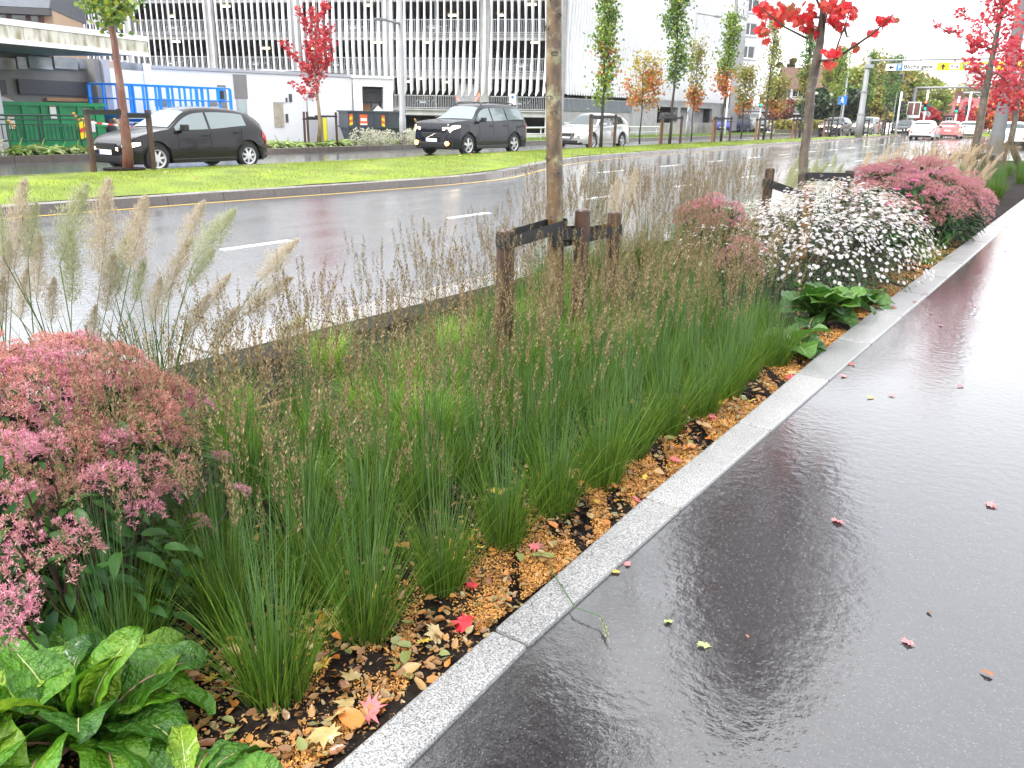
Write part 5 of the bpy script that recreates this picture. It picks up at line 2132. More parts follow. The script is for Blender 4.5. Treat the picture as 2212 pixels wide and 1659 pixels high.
def column_tree(label, cat, base, H, z0, rad, groups, seed, tr=.05, bk='bark_black', leaf=.09, n=2600, name='columnar_tree', grp=None, lean=(0, 0), spread=.35, dens=1.0, nlimb=26, shape='col', clump=.17):
    """tree with a central leader and steep limbs; groups = [(material, zlow, zhigh, share)]"""
    rs = np.random.RandomState(seed)
    t = thing(name, label, cat, base, group=grp)
    mb = MB()
    K = 9
    path = []
    for i in range(K):
        u = i / (K - 1)
        path.append((lean[0] * u + rs.normal(0, .02), lean[1] * u + rs.normal(0, .02), H * .97 * u))
    path[0] = (0, 0, -.05)
    mb.tube(path, [tr * (1 - .85 * (i / (K - 1)) ** .9) for i in range(K)], 8)
    mb.build('trunk', M[bk], t, smooth=True)
    tips = []
    mb = MB()
    for i in range(nlimb):
        u = z0 / H + (1 - z0 / H) * (i + .3) / nlimb * .92
        z = u * H
        a = rs.uniform(0, 2 * PI)
        pu = (z - z0) / (H - z0)
        if shape == 'col':
            r_ = .8 * rad * (.55 + .6 * math.sin(PI * min(1, pu * .8 + .12))) * (1 - .55 * pu ** 3)
        elif shape == 'cone':
            r_ = rad * (1 - pu) ** .7 + .1
        else:
            r_ = rad * math.sqrt(max(.05, 1 - (2 * pu - .85) ** 2 * .75))
        up = 1.5 if shape == 'col' else .55
        L = r_ * rs.uniform(.7, 1.25) * (1.5 if shape == 'col' else 1.1)
        p0 = (lean[0] * u, lean[1] * u, z)
        P = limb_path(p0, (math.cos(a), math.sin(a), up), L, 5, .35, .14, rs)
        mb.tube(P, [tr * .35 * (1 - .17 * k) for k in range(6)], 5, caps=False)
        for k in range(2, 6):
            tips.append((P[k], k / 5))
    mb.build('limbs', M[bk], t)
    # leaf clumps
    tips = [(p, w) for p, w in tips]
    # leader clumps at the very top
    for k in range(5):
        tips.append((np.array([lean[0], lean[1], H * (.86 + .03 * k)]), .5))
    cen = np.array([p for p, w in tips])
    parts = {}
    for mname, zl, zh, share in groups:
        nn = int(n * share * dens * .72)
        ok = np.where((cen[:, 2] >= zl * H) & (cen[:, 2] <= zh * H))[0]
        if not len(ok):
            continue
        # some clumps rich, some bare
        wgt = rs.gamma(1.2, 1, len(ok))
        idx = rs.choice(ok, nn, p=wgt / wgt.sum())
        pos = cen[idx] + rs.normal(0, clump, (nn, 3)) * np.array([1, 1, 1.2])
        V, F = scatter(QUAD, QF, pos, rots(nn, spread=1.4, rs=rs), rs.uniform(.6, 1.25, nn) * leaf)
        o = mesh('crown', V, F, M[mname], t)
        o['kind'] = 'stuff'
    return t


def big_tree(label, cat, base, H, z0, rx, ry, groups, seed, leaf=.28, n=5200, tr=.25, name='broadleaf_tree', bk='bark_black', lumps=26, grp=None, droop=0, sparse=1.0):
    """round crowned tree: leaf clumps in lumps distributed through an ellipsoid with gaps"""
    rs = np.random.RandomState(seed)
    t = thing(name, label, cat, base, group=grp)
    zc = (z0 + H) / 2
    hz = (H - z0) / 2
    mb = MB()
    path = [(rs.normal(0, .1) * i * .4, rs.normal(0, .1) * i * .4, H * .9 * i / 6) for i in range(7)]
    path[0] = (0, 0, -.2)
    mb.tube(path, [tr * (1 - .8 * i / 6) for i in range(7)], 8)
    mb.build('trunk', M[bk], t, smooth=True)
    L = []
    mb = MB()
    for i in range(lumps):
        while True:
            q = rs.uniform(-1, 1, 3)
            if .25 < np.linalg.norm(q) < 1:
                break
        c = np.array([q[0] * rx, q[1] * ry, zc + q[2] * hz])
        L.append(c)
        zb = min(H * .8, max(z0 * .7, c[2] - abs(q[0]) * rx * .8 - 1))
        p0 = np.array([0, 0, zb])
        mid = (p0 + c) / 2 + rs.normal(0, .25, 3)
        mb.tube([p0, mid, c], [tr * .35, tr * .2, tr * .05], 5, caps=False)
    mb.build('limbs', M[bk], t)
    L = np.array(L)
    rl = min(rx, ry, hz) * .34
    for mname, lo, hi, share in groups:
        nn = int(n * share)
        fz = (L[:, 2] - z0) / (H - z0)
        ok = np.where((fz >= lo) & (fz <= hi))[0]
        if not len(ok):
            ok = np.arange(len(L))
        w = rs.gamma(1.5, 1, len(ok))
        idx = rs.choice(ok, nn, p=w / w.sum())
        d = rs.normal(0, 1, (nn, 3))
        d /= np.linalg.norm(d, axis=1, keepdims=True)
        pos = L[idx] + d * (rs.uniform(0, 1, nn) ** .5 * rl * sparse)[:, None] * np.array([1.15, 1.15, .85])
        if droop:
            pos[:, 2] -= rs.exponential(droop, nn)
        pos[:, 2] = np.maximum(pos[:, 2], .1)
        V, F = scatter(QUAD, QF, pos, rots(nn, spread=1.4, rs=rs), rs.uniform(.6, 1.3, nn) * leaf)
        o = mesh('crown', V, F, M[mname], t)
        o['kind'] = 'stuff'
    return t


def at(x, y, Y):
    """world point on the vertical plane at street distance Y seen at (x, y) of the 2212 px wide photograph"""
    m = cam.matrix_world.to_3x3()
    d = m @ Vector(((x - 1106) / 1800, (829.5 - y) / 1800, -1))
    t = Y / d.y
    return Vector((d.x * t, Y, EYE + d.z * t))


# ----- nearest tree: bare trunk in the picture, crown above the frame mirrored in the wet pavement
t = thing('maple_tree', 'nearest tree, its bare knotty olive brown trunk rising out of the grasses', 'tree', (-2.93, 4.72, -.05))
rt = np.random.RandomState(21)
V, F = [], []
nz, na = 90, 20
knots = [(z, a) for z, a in ((1.02, 2.2), (1.35, 4.8), (1.55, 5.3), (1.72, 3.8), (1.90, 5.4), (2.05, 4.2), (2.2, 5.2), (1.18, 5.6), (.9, 5.0), (2.12, 5.9), (1.64, 4.7), (1.27, 4.3))]
for i in range(nz):
    z = 2.9 * i / (nz - 1)
    cx, cy = -.035 * z + .012 * math.sin(z * 2.1), .01 * math.sin(z * 3 + 1)
    for k in range(na):
        a = 2 * PI * k / na
        r_ = .058 - .0045 * z + .0012 * math.sin(a * 3 + z * 4) + (.03 * max(0, .25 - z) if z < .25 else 0)
        for kz, ka in knots:
            dz = (z - kz) / .022
            da = math.atan2(math.sin(a - ka), math.cos(a - ka)) / .34
            q = dz * dz + da * da
            r_ += .013 * math.exp(-q) - .016 * math.exp(-q * 5)
        V.append((cx + math.cos(a) * r_, cy + math.sin(a) * r_, z))
    if i:
        for k in range(na):
            A, B = (i - 1) * na + k, (i - 1) * na + (k + 1) % na
            F.append((A, B, B + na, A + na))
mesh('trunk', V, F, M['bark_near'], t, smooth=True)
for kz, ka in knots:
    rr0 = .060 - .0045 * kz
    cx, cy = -.035 * kz + .012 * math.sin(kz * 2.1), .01 * math.sin(kz * 3 + 1)
    o_ = Vector((math.cos(ka), math.sin(ka), 0))
    sd_ = Vector((-math.sin(ka), math.cos(ka), 0))
    cc = Vector((cx, cy, kz)) + o_ * (rr0 + .001)
    mb = MB()
    for q_, (sx_, sz_) in enumerate(((.022, .013), (.012, .007))):
        ring = [cc - o_ * (.022 * (math.cos(2 * PI * i / 12) ** 2) * sx_ * 9) + sd_ * math.cos(2 * PI * i / 12) * sx_ + Vector((0, 0, math.sin(2 * PI * i / 12) * sz_)) for i in range(13)]
        mb.tube(ring, .0032, 5, caps=False)
    mb.build('branch_scar', M['bark_dark'], t, smooth=True)
M['leaf_deepred'] = leafm('deep_red_maple_leaves', [(0.15, 0.022, 0.012), (0.20, 0.04, 0.02), (0.10, 0.02, 0.012), (0.15, 0.06, 0.025)], .1)
mb = MB()
mb.tube([(-.10, 0, 2.85), (-.15, .05, 4.5), (-.15, .0, 6.4)], [.046, .03, .008], 8, caps=False)
tips = []
for i in range(30):
    z = 2.75 + i * .115
    a = i * 2.4
    P = limb_path((-.12, 0, z), (math.cos(a), math.sin(a), .75), (1.75 - .30 * (z - 2.7)) * rt.uniform(.6, 1.1), 5, .3, .12, rt)
    mb.tube(P, [.014, .011, .009, .007, .005, .003], 5, caps=False)
    tips += P[1:]
mb.build('limbs', M['bark_dark'], t)
tips = np.array(tips)
nn = 4600
pos = tips[rt.randint(0, len(tips), nn)] + rt.normal(0, .13, (nn, 3))
pos = pos[pos[:, 2] > 2.55]
nn = len(pos)
V, F = scatter(MLV, MLF, pos, rots(nn, spread=1.3, rs=rt), rt.uniform(.07, .12, nn))
o = mesh('crown', V, F, M['leaf_deepred'], t)
o['kind'] = 'stuff'

# ----- second tree with big red leaves
Y2 = 10.3
t = thing('maple_tree', 'second tree in the bed, dark trunk with large scarlet maple leaves', 'tree', (-2.9, Y2, -.05))
T0 = Vector(t.location)


def local(x, y, dy=0.0):
    return at(x, y, Y2 + dy) - T0


mb = MB()
path = [(0, 0, 0), local(1733, 400), local(1737, 327), local(1746, 274), local(1751, 196), local(1765, 128), local(1772, 90), local(1775, 53), local(1779, 15), local(1776, -60), local(1782, -160), local(1786, -300)]
mb.tube(path, [.066, .056, .054, .053, .052, .054, .044, .042, .036, .03, .022, .008], 12)
mb.build('trunk', M['bark_dark'], t, smooth=True)
branches = [
    [(1767, 131, 0), (1800, 129, -.1), (1812, 90, -.15), (1824, 59, -.2), (1838, 15, -.25), (1850, -40, -.3)],
    [(1800, 129, -.1), (1850, 97, -.3), (1880, 76, -.45), (1910, 51, -.6), (1932, 28, -.7), (1960, -10, -.8)],
    [(1765, 66, 0), (1743, 83, -.2), (1696, 59, -.5), (1668, 36, -.7), (1642, 16, -.9), (1628, -8, -1.0)],
    [(1774, 30, 0), (1782, 48, .1), (1790, 48, .15), (1817, 36, .25), (1845, 14, .4), (1870, -8, .5)],
    [(1766, 110, 0), (1776, 70, .15), (1786, 35, .25), (1792, 0, .3), (1798, -40, .35)],
    [(1772, 38, 0), (1750, 36, .1), (1722, 32, .3), (1705, 22, .5), (1690, 5, .6)],
    [(1774, 20, 0), (1760, -10, -.2), (1740, -35, -.4), (1700, -60, -.7)],
    [(1776, -30, 0), (1800, -50, .2), (1840, -80, .4), (1880, -120, .6)],
    [(1776, -60, 0), (1745, -100, -.3), (1700, -160, -.5)],
    [(1780, -100, 0), (1820, -170, -.2), (1850, -240, -.3)],
    [(1824, 59, -.2), (1830, 80, -.2), (1838, 78, -.22)],
]
for bpts in branches:
    P = [local(*p) for p in bpts]
    mb = MB()
    mb.tube(P, [max(.0035, .017 * (1 - i / len(P)) ** 1.2) for i in range(len(P))], 6, caps=False)
    mb.build('branch', M['bark_dark'], t, smooth=True)
# leaves: placed along the branches where the photograph shows them
blobs = [(1652, 10, 22, 14, 22), (1668, 28, 24, 12, 20), (1645, 58, 12, 20, 14), (1655, 68, 10, 10, 6), (1690, 36, 18, 16, 18), (1715, 30, 16, 14, 16), (1702, 14, 18, 10, 12),
         (1735, 38, 20, 14, 22), (1742, 55, 14, 12, 12), (1755, 20, 14, 16, 14), (1765, 62, 10, 14, 10), (1790, 8, 16, 12, 18), (1812, 22, 18, 18, 24), (1815, 50, 12, 12, 14), (1804, 35, 12, 14, 12),
         (1832, 8, 14, 12, 14), (1842, 22, 10, 12, 8), (1797, 110, 16, 6, 14), (1800, 133, 9, 5, 5), (1850, 96, 5, 6, 3), (1886, 66, 6, 4, 4), (1905, 44, 12, 7, 10), (1924, 38, 12, 8, 10), (1905, 22, 5, 12, 6),
         (1938, 12, 12, 6, 8), (1916, 12, 8, 8, 5), (1950, 45, 7, 4, 3), (1870, 2, 8, 5, 5), (1700, -10, 40, 14, 24), (1780, -20, 50, 16, 30), (1880, -15, 50, 14, 18)]
lm = []
for k in range(4):
    V = MLV.copy()
    V[:, 2] += np.array([.10, -.06, .16, -.14])[k] * V[:, 0] * V[:, 1] * 2
    me = bpy.data.meshes.new('leaf')
    me.from_pydata([tuple(v) for v in V], [], [tuple(f) for f in MLF])
    lm.append(me)
M['red1'] = leafm('scarlet_leaf', [(0.74, 0.025, 0.035), (0.74, 0.025, 0.035)], .45)
M['red2'] = leafm('warm_red_leaf', [(0.68, 0.10, 0.07), (0.68, 0.10, 0.07)], .45)
M['red3'] = leafm('rust_olive_leaf', [(0.34, 0.13, 0.04), (0.34, 0.13, 0.04)], .45)
for k, me in enumerate(lm):
    me.materials.append(M[('red1', 'red2', 'red1', 'red3')[k]])
cnt = 0
for (bx, by, sx, sy, nn) in blobs:
    d0 = RS.uniform(-.5, .3)
    for q in range(nn):
        if cnt >= 300:
            break
        x, y = bx + RS.normal(0, sx * .5), by + RS.normal(0, sy * .5)
        k = RS.choice([0, 1, 2, 3], p=[.42, .28, .2, .1] if not (1690 < bx < 1720 and by < 20) else [.1, .2, .2, .5])
        o = bpy.data.objects.new('leaf', lm[k])
        COL.objects.link(o)
        o.parent = t
        o.location = local(x, y, d0 + RS.normal(0, .12))
        # leaves hang: stalk up, tip down, faces in all directions
        o.rotation_euler = (R(-90 + RS.normal(0, 30)), RS.normal(0, .5), RS.uniform(-1.3, 1.3) + YAW)
        o.scale = (RS.uniform(.075, .11),) * 3
        cnt += 1
nn = 9000
zz = RS.uniform(3.05, 6.9, nn)
rr_ = 1.45 * np.sqrt(np.clip(1 - ((zz - 3.7) / 3.3) ** 2, .03, 1))
aa = RS.uniform(0, 2 * PI, nn)
lobes = .55 + .45 * np.sin(aa * 3 + zz * 2.1) * np.sin(zz * 3.3 + 1)
rad_ = rr_ * np.sqrt(RS.uniform(.05, 1, nn)) * (.5 + .5 * lobes)
tips = np.stack([np.cos(aa) * rad_ - .12, np.sin(aa) * rad_, zz], 1)
br_ = np.sin(tips[:, 0] * 5.3 + 1) * np.sin(tips[:, 1] * 4.7 + 2) + np.sin(tips[:, 2] * 6.1 + tips[:, 0] * 3) * .8 + RS.normal(0, .25, nn)
tips = tips[br_ > .12]
nn = len(tips)
V, F = scatter(MLV, MLF, tips, rots(nn, spread=1.4), RS.uniform(.08, .13, nn))
o = mesh('upper_crown', V, F, M['leaf_deepred'], t)
o['kind'] = 'stuff'


# ----- third and fourth maple, finer leaves
def maple(label, base, Yp, path, blobs, leafs, tr, seed, mname='leaf_pink'):
    rs = np.random.RandomState(seed)
    t = thing('maple_tree', label, 'tree', base)
    B = Vector(base)
    P = [(0, 0, 0)] + [at(x, y, Yp) - B for x, y in path]
    mb = MB()
    mb.tube(P, [tr * (1 - .8 * (i / (len(P) - 1)) ** 1.3) for i in range(len(P))], 10)
    mb.build('trunk', M['bark_dark'], t, smooth=True)
    allp = []
    mb = MB()
    for (x0, y0, x1, y1, n, w) in blobs:
        a, c = at(x0, y0, Yp) - B, at(x1, y1, Yp) - B
        dy = rs.normal(0, .5)
        mid = (a + c) / 2 + Vector((0, dy * .6, -.06 * (c - a).length))
        c = c + Vector((0, dy, 0))
        mb.tube([a, mid, c], [tr * .22, tr * .14, .004], 5, caps=False)
        for q in range(n):
            u = rs.beta(2.2, 1.1)
            p = a.lerp(mid, u * 2) if u < .5 else mid.lerp(c, u * 2 - 1)
            allp.append(np.array(p) + rs.normal(0, w, 3))
    mb.build('limbs', M['bark_dark'], t)
    allp = np.array(allp)
    n = len(allp)
    V, F = scatter(MLV, MLF, allp, rots(n, spread=1.4, rs=rs), rs.uniform(.7, 1.2, n) * leafs)
    o = mesh('crown', V, F, M[mname], t)
    o['kind'] = 'stuff'
    return t


maple('third maple in the bed, slanting trunk and airy pinkish red crown', (-2.82, 23.6, -.05), 23.6,
      [(2107, 322), (2122, 236), (2130, 190), (2137, 154), (2147, 107), (2156, 60), (2165, 20), (2172, -30), (2180, -120)],
      [(2147, 107, 2105, 85, 70, .07), (2137, 150, 2085, 130, 60, .10), (2147, 107, 2050, 60, 80, .05), (2130, 165, 2095, 165, 40, .09), (2150, 80, 2115, 25, 60, .08), (2158, 55, 2140, -10, 90, .10),
       (2140, 112, 2085, 25, 60, .06), (2085, 25, 2070, 20, 40, .07), (2060, 70, 2022, 55, 25, .03), (2150, 105, 2190, 60, 90, .13), (2147, 115, 2200, 100, 80, .13), (2155, 60, 2180, 0, 90, .12), (2135, 160, 2180, 150, 90, .15),
       (2130, 180, 2165, 180, 60, .12), (2126, 195, 2100, 180, 14, .05), (2165, 20, 2150, -50, 60, .14), (2165, 20, 2195, -40, 70, .14), (2124, 196, 2085, 183, 3, .02), (2160, 40, 2205, 30, 60, .13),
       (2110, 92, 2100, 105, 60, .07), (2155, 160, 2205, 190, 120, .16), (2128, 170, 2112, 145, 40, .07)], .085, .10, 31)
maple('fourth red maple at the right edge, in front of the white hatchback', (-2.6, 34.0, -.05), 34.0,
      [(2183, 307), (2192, 262), (2200, 205), (2210, 156), (2220, 90), (2230, 0)],
      [(2205, 190, 2150, 215, 130, .2), (2210, 156, 2165, 170, 130, .2), (2210, 150, 2175, 120, 130, .22), (2200, 205, 2180, 235, 70, .18), (2212, 140, 2200, 80, 120, .25), (2215, 130, 2250, 120, 60, .25), (2205, 200, 2230, 200, 80, .2)],
      .11, .12, 32, 'leaf_crimson')

# ----- sapling on the median at the left
t = thing('median_sapling', 'red brown median sapling with a small green crown between dark stakes at the left', 'tree', (-17.35, 10.37, .15))
B = Vector(t.location)
mb = MB()
P = [(0, 0, -.05)] + [at(x, y, 10.37) - B for x, y in ((276, 330), (269, 268), (259, 178), (252, 130), (247, 89), (239, 50), (238, 20), (235, -30))]
mb.tube(P, [.125, .105, .095, .075, .068, .066, .062, .03, .02], 12)
mb.build('trunk', M['bark_red'], t, smooth=True)
mb = MB()
tips = []
for (x0, y0, x1, y1) in ((240, 50, 205, 12), (239, 45, 262, 10), (262, 10, 285, -5), (240, 48, 232, 5), (205, 12, 180, -12), (240, 40, 250, -20), (255, 20, 258, -30), (225, 30, 215, -15)):
    a, c = at(x0, y0, 10.37) - B, at(x1, y1, 10.37 + RS.normal(0, .3)) - B
    mb.tube([a, (a + c) / 2, c], [.03, .02, .008], 6, caps=False)
    tips += [a.lerp(c, u) for u in (.2, .4, .6, .8, 1.0)]
mb.build('limbs', M['bark_dark'], t)
tips = np.array([tuple(p) for p in tips])
for mname, n in (('leaf_green', 480), ('leaf_lime', 380), ('leaf_yellow', 60)):
    pos = tips[RS.randint(0, len(tips), n)] + RS.normal(0, .13, (n, 3))
    V, F = scatter(QUAD, QF, pos, rots(n, spread=1.4), RS.uniform(.05, .10, n))
    o = mesh('crown', V, F, M[mname], t)
    o['kind'] = 'stuff'
mb = MB()
mb.cyl((0, 0, -.03), (0, 0, .012), .42, 18)
prop(mb.build('tree_pit', M['soil'], None, loc=(-17.35, 10.3, .205)), kind='structure')

# ----- small red maple before the low building
t = thing('red_sapling', 'slender crimson maple in front of the low white building and parking decks', 'tree', (-24.7, 22.5, .13))
B = Vector(t.location)
rs = np.random.RandomState(5)
mb = MB()
P = [(0, 0, 0)] + [at(x, y, 22.5) - B for x, y in ((692, 270), (689, 240), (684, 195), (680, 150), (681, 100), (684, 50), (684, 5))]
mb.tube(P, [.085, .07, .06, .045, .035, .028, .02, .008], 10)
mb.build('trunk', bark('pale_maple_bark', (0.16, 0.11, 0.06), (0.30, 0.22, 0.13), 4, .5), t, smooth=True)
mb = MB()
pts = []
for (x0, y0, x1, y1, n) in ((684, 190, 650, 140, 150), (684, 190, 705, 120, 150), (683, 170, 640, 95, 170), (682, 160, 720, 85, 190), (680, 140, 655, 55, 170), (681, 120, 712, 60, 170), (682, 100, 668, 20, 170),
                            (683, 80, 700, 20, 160), (684, 60, 684, 0, 160), (684, 195, 665, 165, 90), (683, 185, 735, 92, 90), (684, 210, 618, 182, 110), (684, 205, 655, 195, 40), (680, 150, 690, 90, 160), (681, 170, 672, 110, 150),
                            (683, 165, 697, 60, 120), (684, 200, 700, 190, 20)):
    a, c = at(x0, y0, 22.5) - B, at(x1, y1, 22.5) - B
    dy = rs.normal(0, .45)
    c = c + Vector((0, dy, 0))
    mb.tube([a, (a + c) / 2 + Vector((0, 0, -.05)), c], [.016, .011, .004], 5, caps=False)
    for q in range(int(n * .6)):
        u = rs.beta(1.8, 1.1)
        pts.append(np.array(a.lerp(c, u)) + rs.normal(0, .085, 3))
mb.build('limbs', M['twig'], t)
pts = np.array(pts)
V, F = scatter(MLV, MLF, pts, rots(len(pts), spread=1.4, rs=rs), rs.uniform(.08, .14, len(pts)))
o = mesh('crown', V, F, M['leaf_crimson'], t)
o['kind'] = 'stuff'

# ----- median oaks
Z = .2
column_tree('slim green median oak with an orange patch, right of the nearest trunk', 'tree', (-17.15, 30.7, Z), 6.1, 1.6, .55, [('leaf_green', 0, 1, .55), ('leaf_lime', .3, 1, .5), ('leaf_orange', .45, .62, .07)], 41, tr=.075, n=3000)
column_tree('tallest green median oak, left of the sign-carrying lamp post', 'tree', (-17.2, 37.3, Z), 6.9, 2.5, .75, [('leaf_green', 0, 1, .85), ('leaf_lime', 0, 1, .3)], 42, tr=.08, n=3400)
column_tree('small orange yellow tree just left of the tallest median oak', 'tree', (-18.9, 37.6, Z), 4.0, 1.5, .95, [('leaf_orange', 0, .8, .5), ('leaf_yellow', 0, 1, .7)], 43, tr=.045, n=1900, shape='round', nlimb=20)
column_tree('median oak with green top and orange lower leaves beside the stair tower', 'tree', (-17.2, 43.6, Z), 6.2, 2.1, .7, [('leaf_green', .55, 1, .5), ('leaf_lime', .5, 1, .4), ('leaf_orange', 0, .55, .25)], 44, tr=.075, n=2900)
column_tree('yellow green companion left of the oak by the stair tower', 'tree', (-19.2, 44.4, Z), 5.0, 1.6, .8, [('leaf_olive', .3, 1, .7), ('leaf_orange', 0, .5, .35)], 45, tr=.045, n=2000)
column_tree('sparse olive median tree in front of the apartment block', 'tree', (-17.2, 50.2, Z), 7.0, 2.1, .6, [('leaf_olive', 0, 1, .7), ('leaf_lime', 0, .8, .3)], 46, tr=.08, n=1900)
column_tree('broad olive tree left of the sparse median tree, under the apartment windows', 'tree', (-19.6, 53, Z), 4.2, 1.6, .8, [('leaf_olive', 0, 1, .9), ('leaf_orange', .2, .5, .15)], 47, tr=.06, n=2600, shape='round')
column_tree('green pointed median tree left of the second maple trunk', 'tree', (-17.25, 57.3, Z), 6.8, 2.2, .7, [('leaf_green', .5, 1, .7), ('leaf_olive', 0, .7, .6)], 48, tr=.08, n=2600)
column_tree('brownish olive tree behind the green pointed median tree', 'tree', (-20, 60.0, Z), 3.9, 1.5, 1.1, [('leaf_olive', 0, 1, 1.0), ('leaf_orange', 0, .6, .2)], 49, tr=.06, n=3000, shape='round')
column_tree('lime green median tree right of the second maple trunk', 'tree', (-17.3, 64.8, Z), 6.0, 2.2, .9, [('leaf_lime', 0, 1, .9), ('leaf_green', 0, 1, .3)], 50, tr=.08, n=2600)
column_tree('green median oak just right of the gantry post', 'tree', (-17.35, 74.5, Z), 6.3, 2.2, .8, [('leaf_green', 0, 1, 1.0), ('leaf_lime', 0, 1, .2)], 51, tr=.08, n=2800)
column_tree('farthest dark green median oak, left of the white gable', 'tree', (-17.4, 82.5, Z), 6.6, 2.0, 1.1, [('leaf_green', 0, 1, 1.1)], 52, tr=.09, n=3200)

# ----- trees far behind, each on its own
bt = [
    # label, x, y pixel of the foot, distance Y, height, crown bottom, rx, groups, seed, kwargs
    ('tall yellow birch with a lacy top behind the second bed maple', 1865, 285, 108, 9.6, 1.6, 3.5, [('leaf_gold', .3, 1, .7), ('leaf_olive', 0, .8, .5)], 61, dict(n=9000, sparse=1.35)),
    ('green yellow birch left of the gantry post', 1810, 285, 100, 7.6, 1.3, 2.6, [('leaf_lime', 0, 1, .6), ('leaf_olive', 0, 1, .5)], 62, dict(n=6500)),
    ('golden birch behind the brown roofed house', 1748, 285, 120, 8.2, 1.2, 2.6, [('leaf_yellow', .2, 1, .8), ('leaf_olive', 0, 1, .4)], 63, dict(n=5500)),
    ('tall narrow dark conifer at the edge of the apartment block', 1683, 283, 112, 9.8, 0.8, 1.2, [('leaf_dark', 0, .8, .8), ('leaf_olive', .3, 1, .5)], 64, dict(n=6500)),
    ('yellow crowned tree beside the tall dark conifer', 1712, 284, 118, 8.2, 1.2, 2.0, [('leaf_yellow', .4, 1, .7), ('leaf_olive', 0, .7, .5)], 65, dict(n=5000)),
    ('large green tree right of the white gantry post top', 1935, 284, 112, 7.4, 1.2, 2.8, [('leaf_lime', .3, 1, .5), ('leaf_olive', 0, 1, .6)], 66, dict(n=7000)),
    ('dense green tree above the oncoming dark SUV', 1905, 285, 104, 5.4, 0.8, 1.9, [('leaf_green', 0, 1, .9), ('leaf_dark', 0, .5, .4)], 67, dict(n=5000)),
    ('rounded green tree nearest the white gable', 1985, 284, 122, 7.0, 1.0, 2.8, [('leaf_lime', 0, 1, .6), ('leaf_olive', 0, 1, .6)], 68, dict(n=5500)),
    ('yellow olive tree behind the blue parking sign', 1880, 286, 96, 4.4, 0.6, 1.7, [('leaf_yellow', 0, 1, .5), ('leaf_olive', 0, 1, .6)], 69, dict(n=4200)),
    ('weeping willow in haze above the far gantry', 2118, 280, 190, 13.0, 3, 5.0, [('leaf_gold', 0, 1, .8), ('leaf_olive', 0, 1, .4)], 70, dict(n=6500, leaf=.34, droop=1.3)),
    ('hazy green trees low behind the far gantry post', 2020, 278, 230, 8.6, 1, 8, [('leaf_olive', 0, 1, 1.0)], 71, dict(n=5000, leaf=.5)),
    ('hazy golden tree between the far gantry and the gable', 2058, 278, 215, 8.0, 1, 5, [('leaf_gold', 0, 1, 1.0)], 72, dict(n=4000, leaf=.45)),
    ('orange maple behind the fourth red maple', 2160, 288, 88, 4.2, 0.8, 1.8, [('leaf_orange', 0, 1, .8), ('leaf_crimson', 0, 1, .3)], 73, dict(n=4200)),
    ('green orange tree at the far right edge of the street', 2215, 288, 92, 5.2, 0.8, 2.4, [('leaf_olive', 0, 1, .5), ('leaf_green', 0, 1, .4)], 74, dict(n=4200)),
    ('tall hazy tree behind the third maple trunk', 2150, 280, 150, 5.6, 1, 3, [('leaf_green', 0, 1, .5), ('leaf_olive', 0, 1, .5)], 75, dict(n=3800)),
]
for lab, px, py, Yd, Hh, zb, rx, gr, sd_, kw in bt:
    p = at(px, py, Yd)
    kw = dict(kw)
    kw.setdefault('leaf', .22)
    big_tree(lab, 'tree', (p.x, p.y, -.1), Hh, zb, rx, rx, gr, sd_, tr=.14, **kw)
p = at(1787, 290, 92)
big_tree('wide dark evergreen bush overhanging the clipped hedge', 'bush', (p.x, p.y, 0), 4.6, .3, 3.2, 2.4, [('leaf_dark', 0, 1, 1.0), ('leaf_green', .3, 1, .12)], 80, n=9500, leaf=.28, name='evergreen_bush', tr=.15, lumps=40)
# red shrubs and small flowering trees at the junction
for lab, px, Yd, Hh, rx, mname, sd_ in (('red shrub left of the signals at the white gable', 1998, 112, 2.9, 1.4, 'leaf_crimson', 81), ('broad red shrub mass right of the red signals', 2100, 112, 3.6, 2.4, 'leaf_crimson', 82),
                                        ('red shrub behind the third maple trunk', 2135, 108, 3.2, 1.9, 'leaf_pink', 83), ('rust red tree beside the dark turned signal', 2070, 122, 2.9, 1.3, 'leaf_crimson', 84),
                                        ('small red brown tree in front of the apartment canopy', 1676, 90, 3.9, 1.5, 'leaf_rust', 85)):
    if 'leaf_rust' not in M:
        M['leaf_rust'] = leafm('rust_leaves', [(0.20, 0.05, 0.03), (0.30, 0.09, 0.05), (0.24, 0.12, 0.05)], .3)
    p = at(px, 286, Yd)
    big_tree(lab, 'shrub', (p.x, p.y, 0), Hh, .8, rx, rx, [(mname, 0, 1, 1.0)], sd_, n=2600, leaf=.17, tr=.06, name='red_shrub')
# clipped hedge
pa, pb = at(1693, 290, 80), at(1812, 289, 88)
t = thing('clipped_hedge', 'long clipped olive hedge in front of the parked cars', 'hedge', ((pa.x + pb.x) / 2, (pa.y + pb.y) / 2, 0))
n = 9000
u = RS.uniform(0, 1, n)
dx, dy = pb.x - pa.x, pb.y - pa.y
pos = np.stack([(u - .5) * dx * 1.15 + RS.normal(0, .45, n), (u - .5) * dy * 1.15 + RS.normal(0, .3, n), RS.uniform(.3, 1.35, n) ** .8], 1)
V, F = scatter(QUAD, QF, pos, rots(n, spread=1.4), RS.uniform(.1, .2, n))
o = mesh('foliage', V, F, M['leaf_olive'], t)
o['kind'] = 'stuff'
mb = MB()
for k in range(8):
    q = (k / 7 - .5) * 1.1
    mb.tube([(q * dx, q * dy, -.1), (q * dx, q * dy, .7)], .06, 6)
mb.build('stems', M['bark_black'], t)
mb = MB()
mb.obox((0, 0), Vector((dx, dy, 0)).normalized(), Vector((-dy, dx, 0)).normalized(), 6.5, .2, -.1, .45)
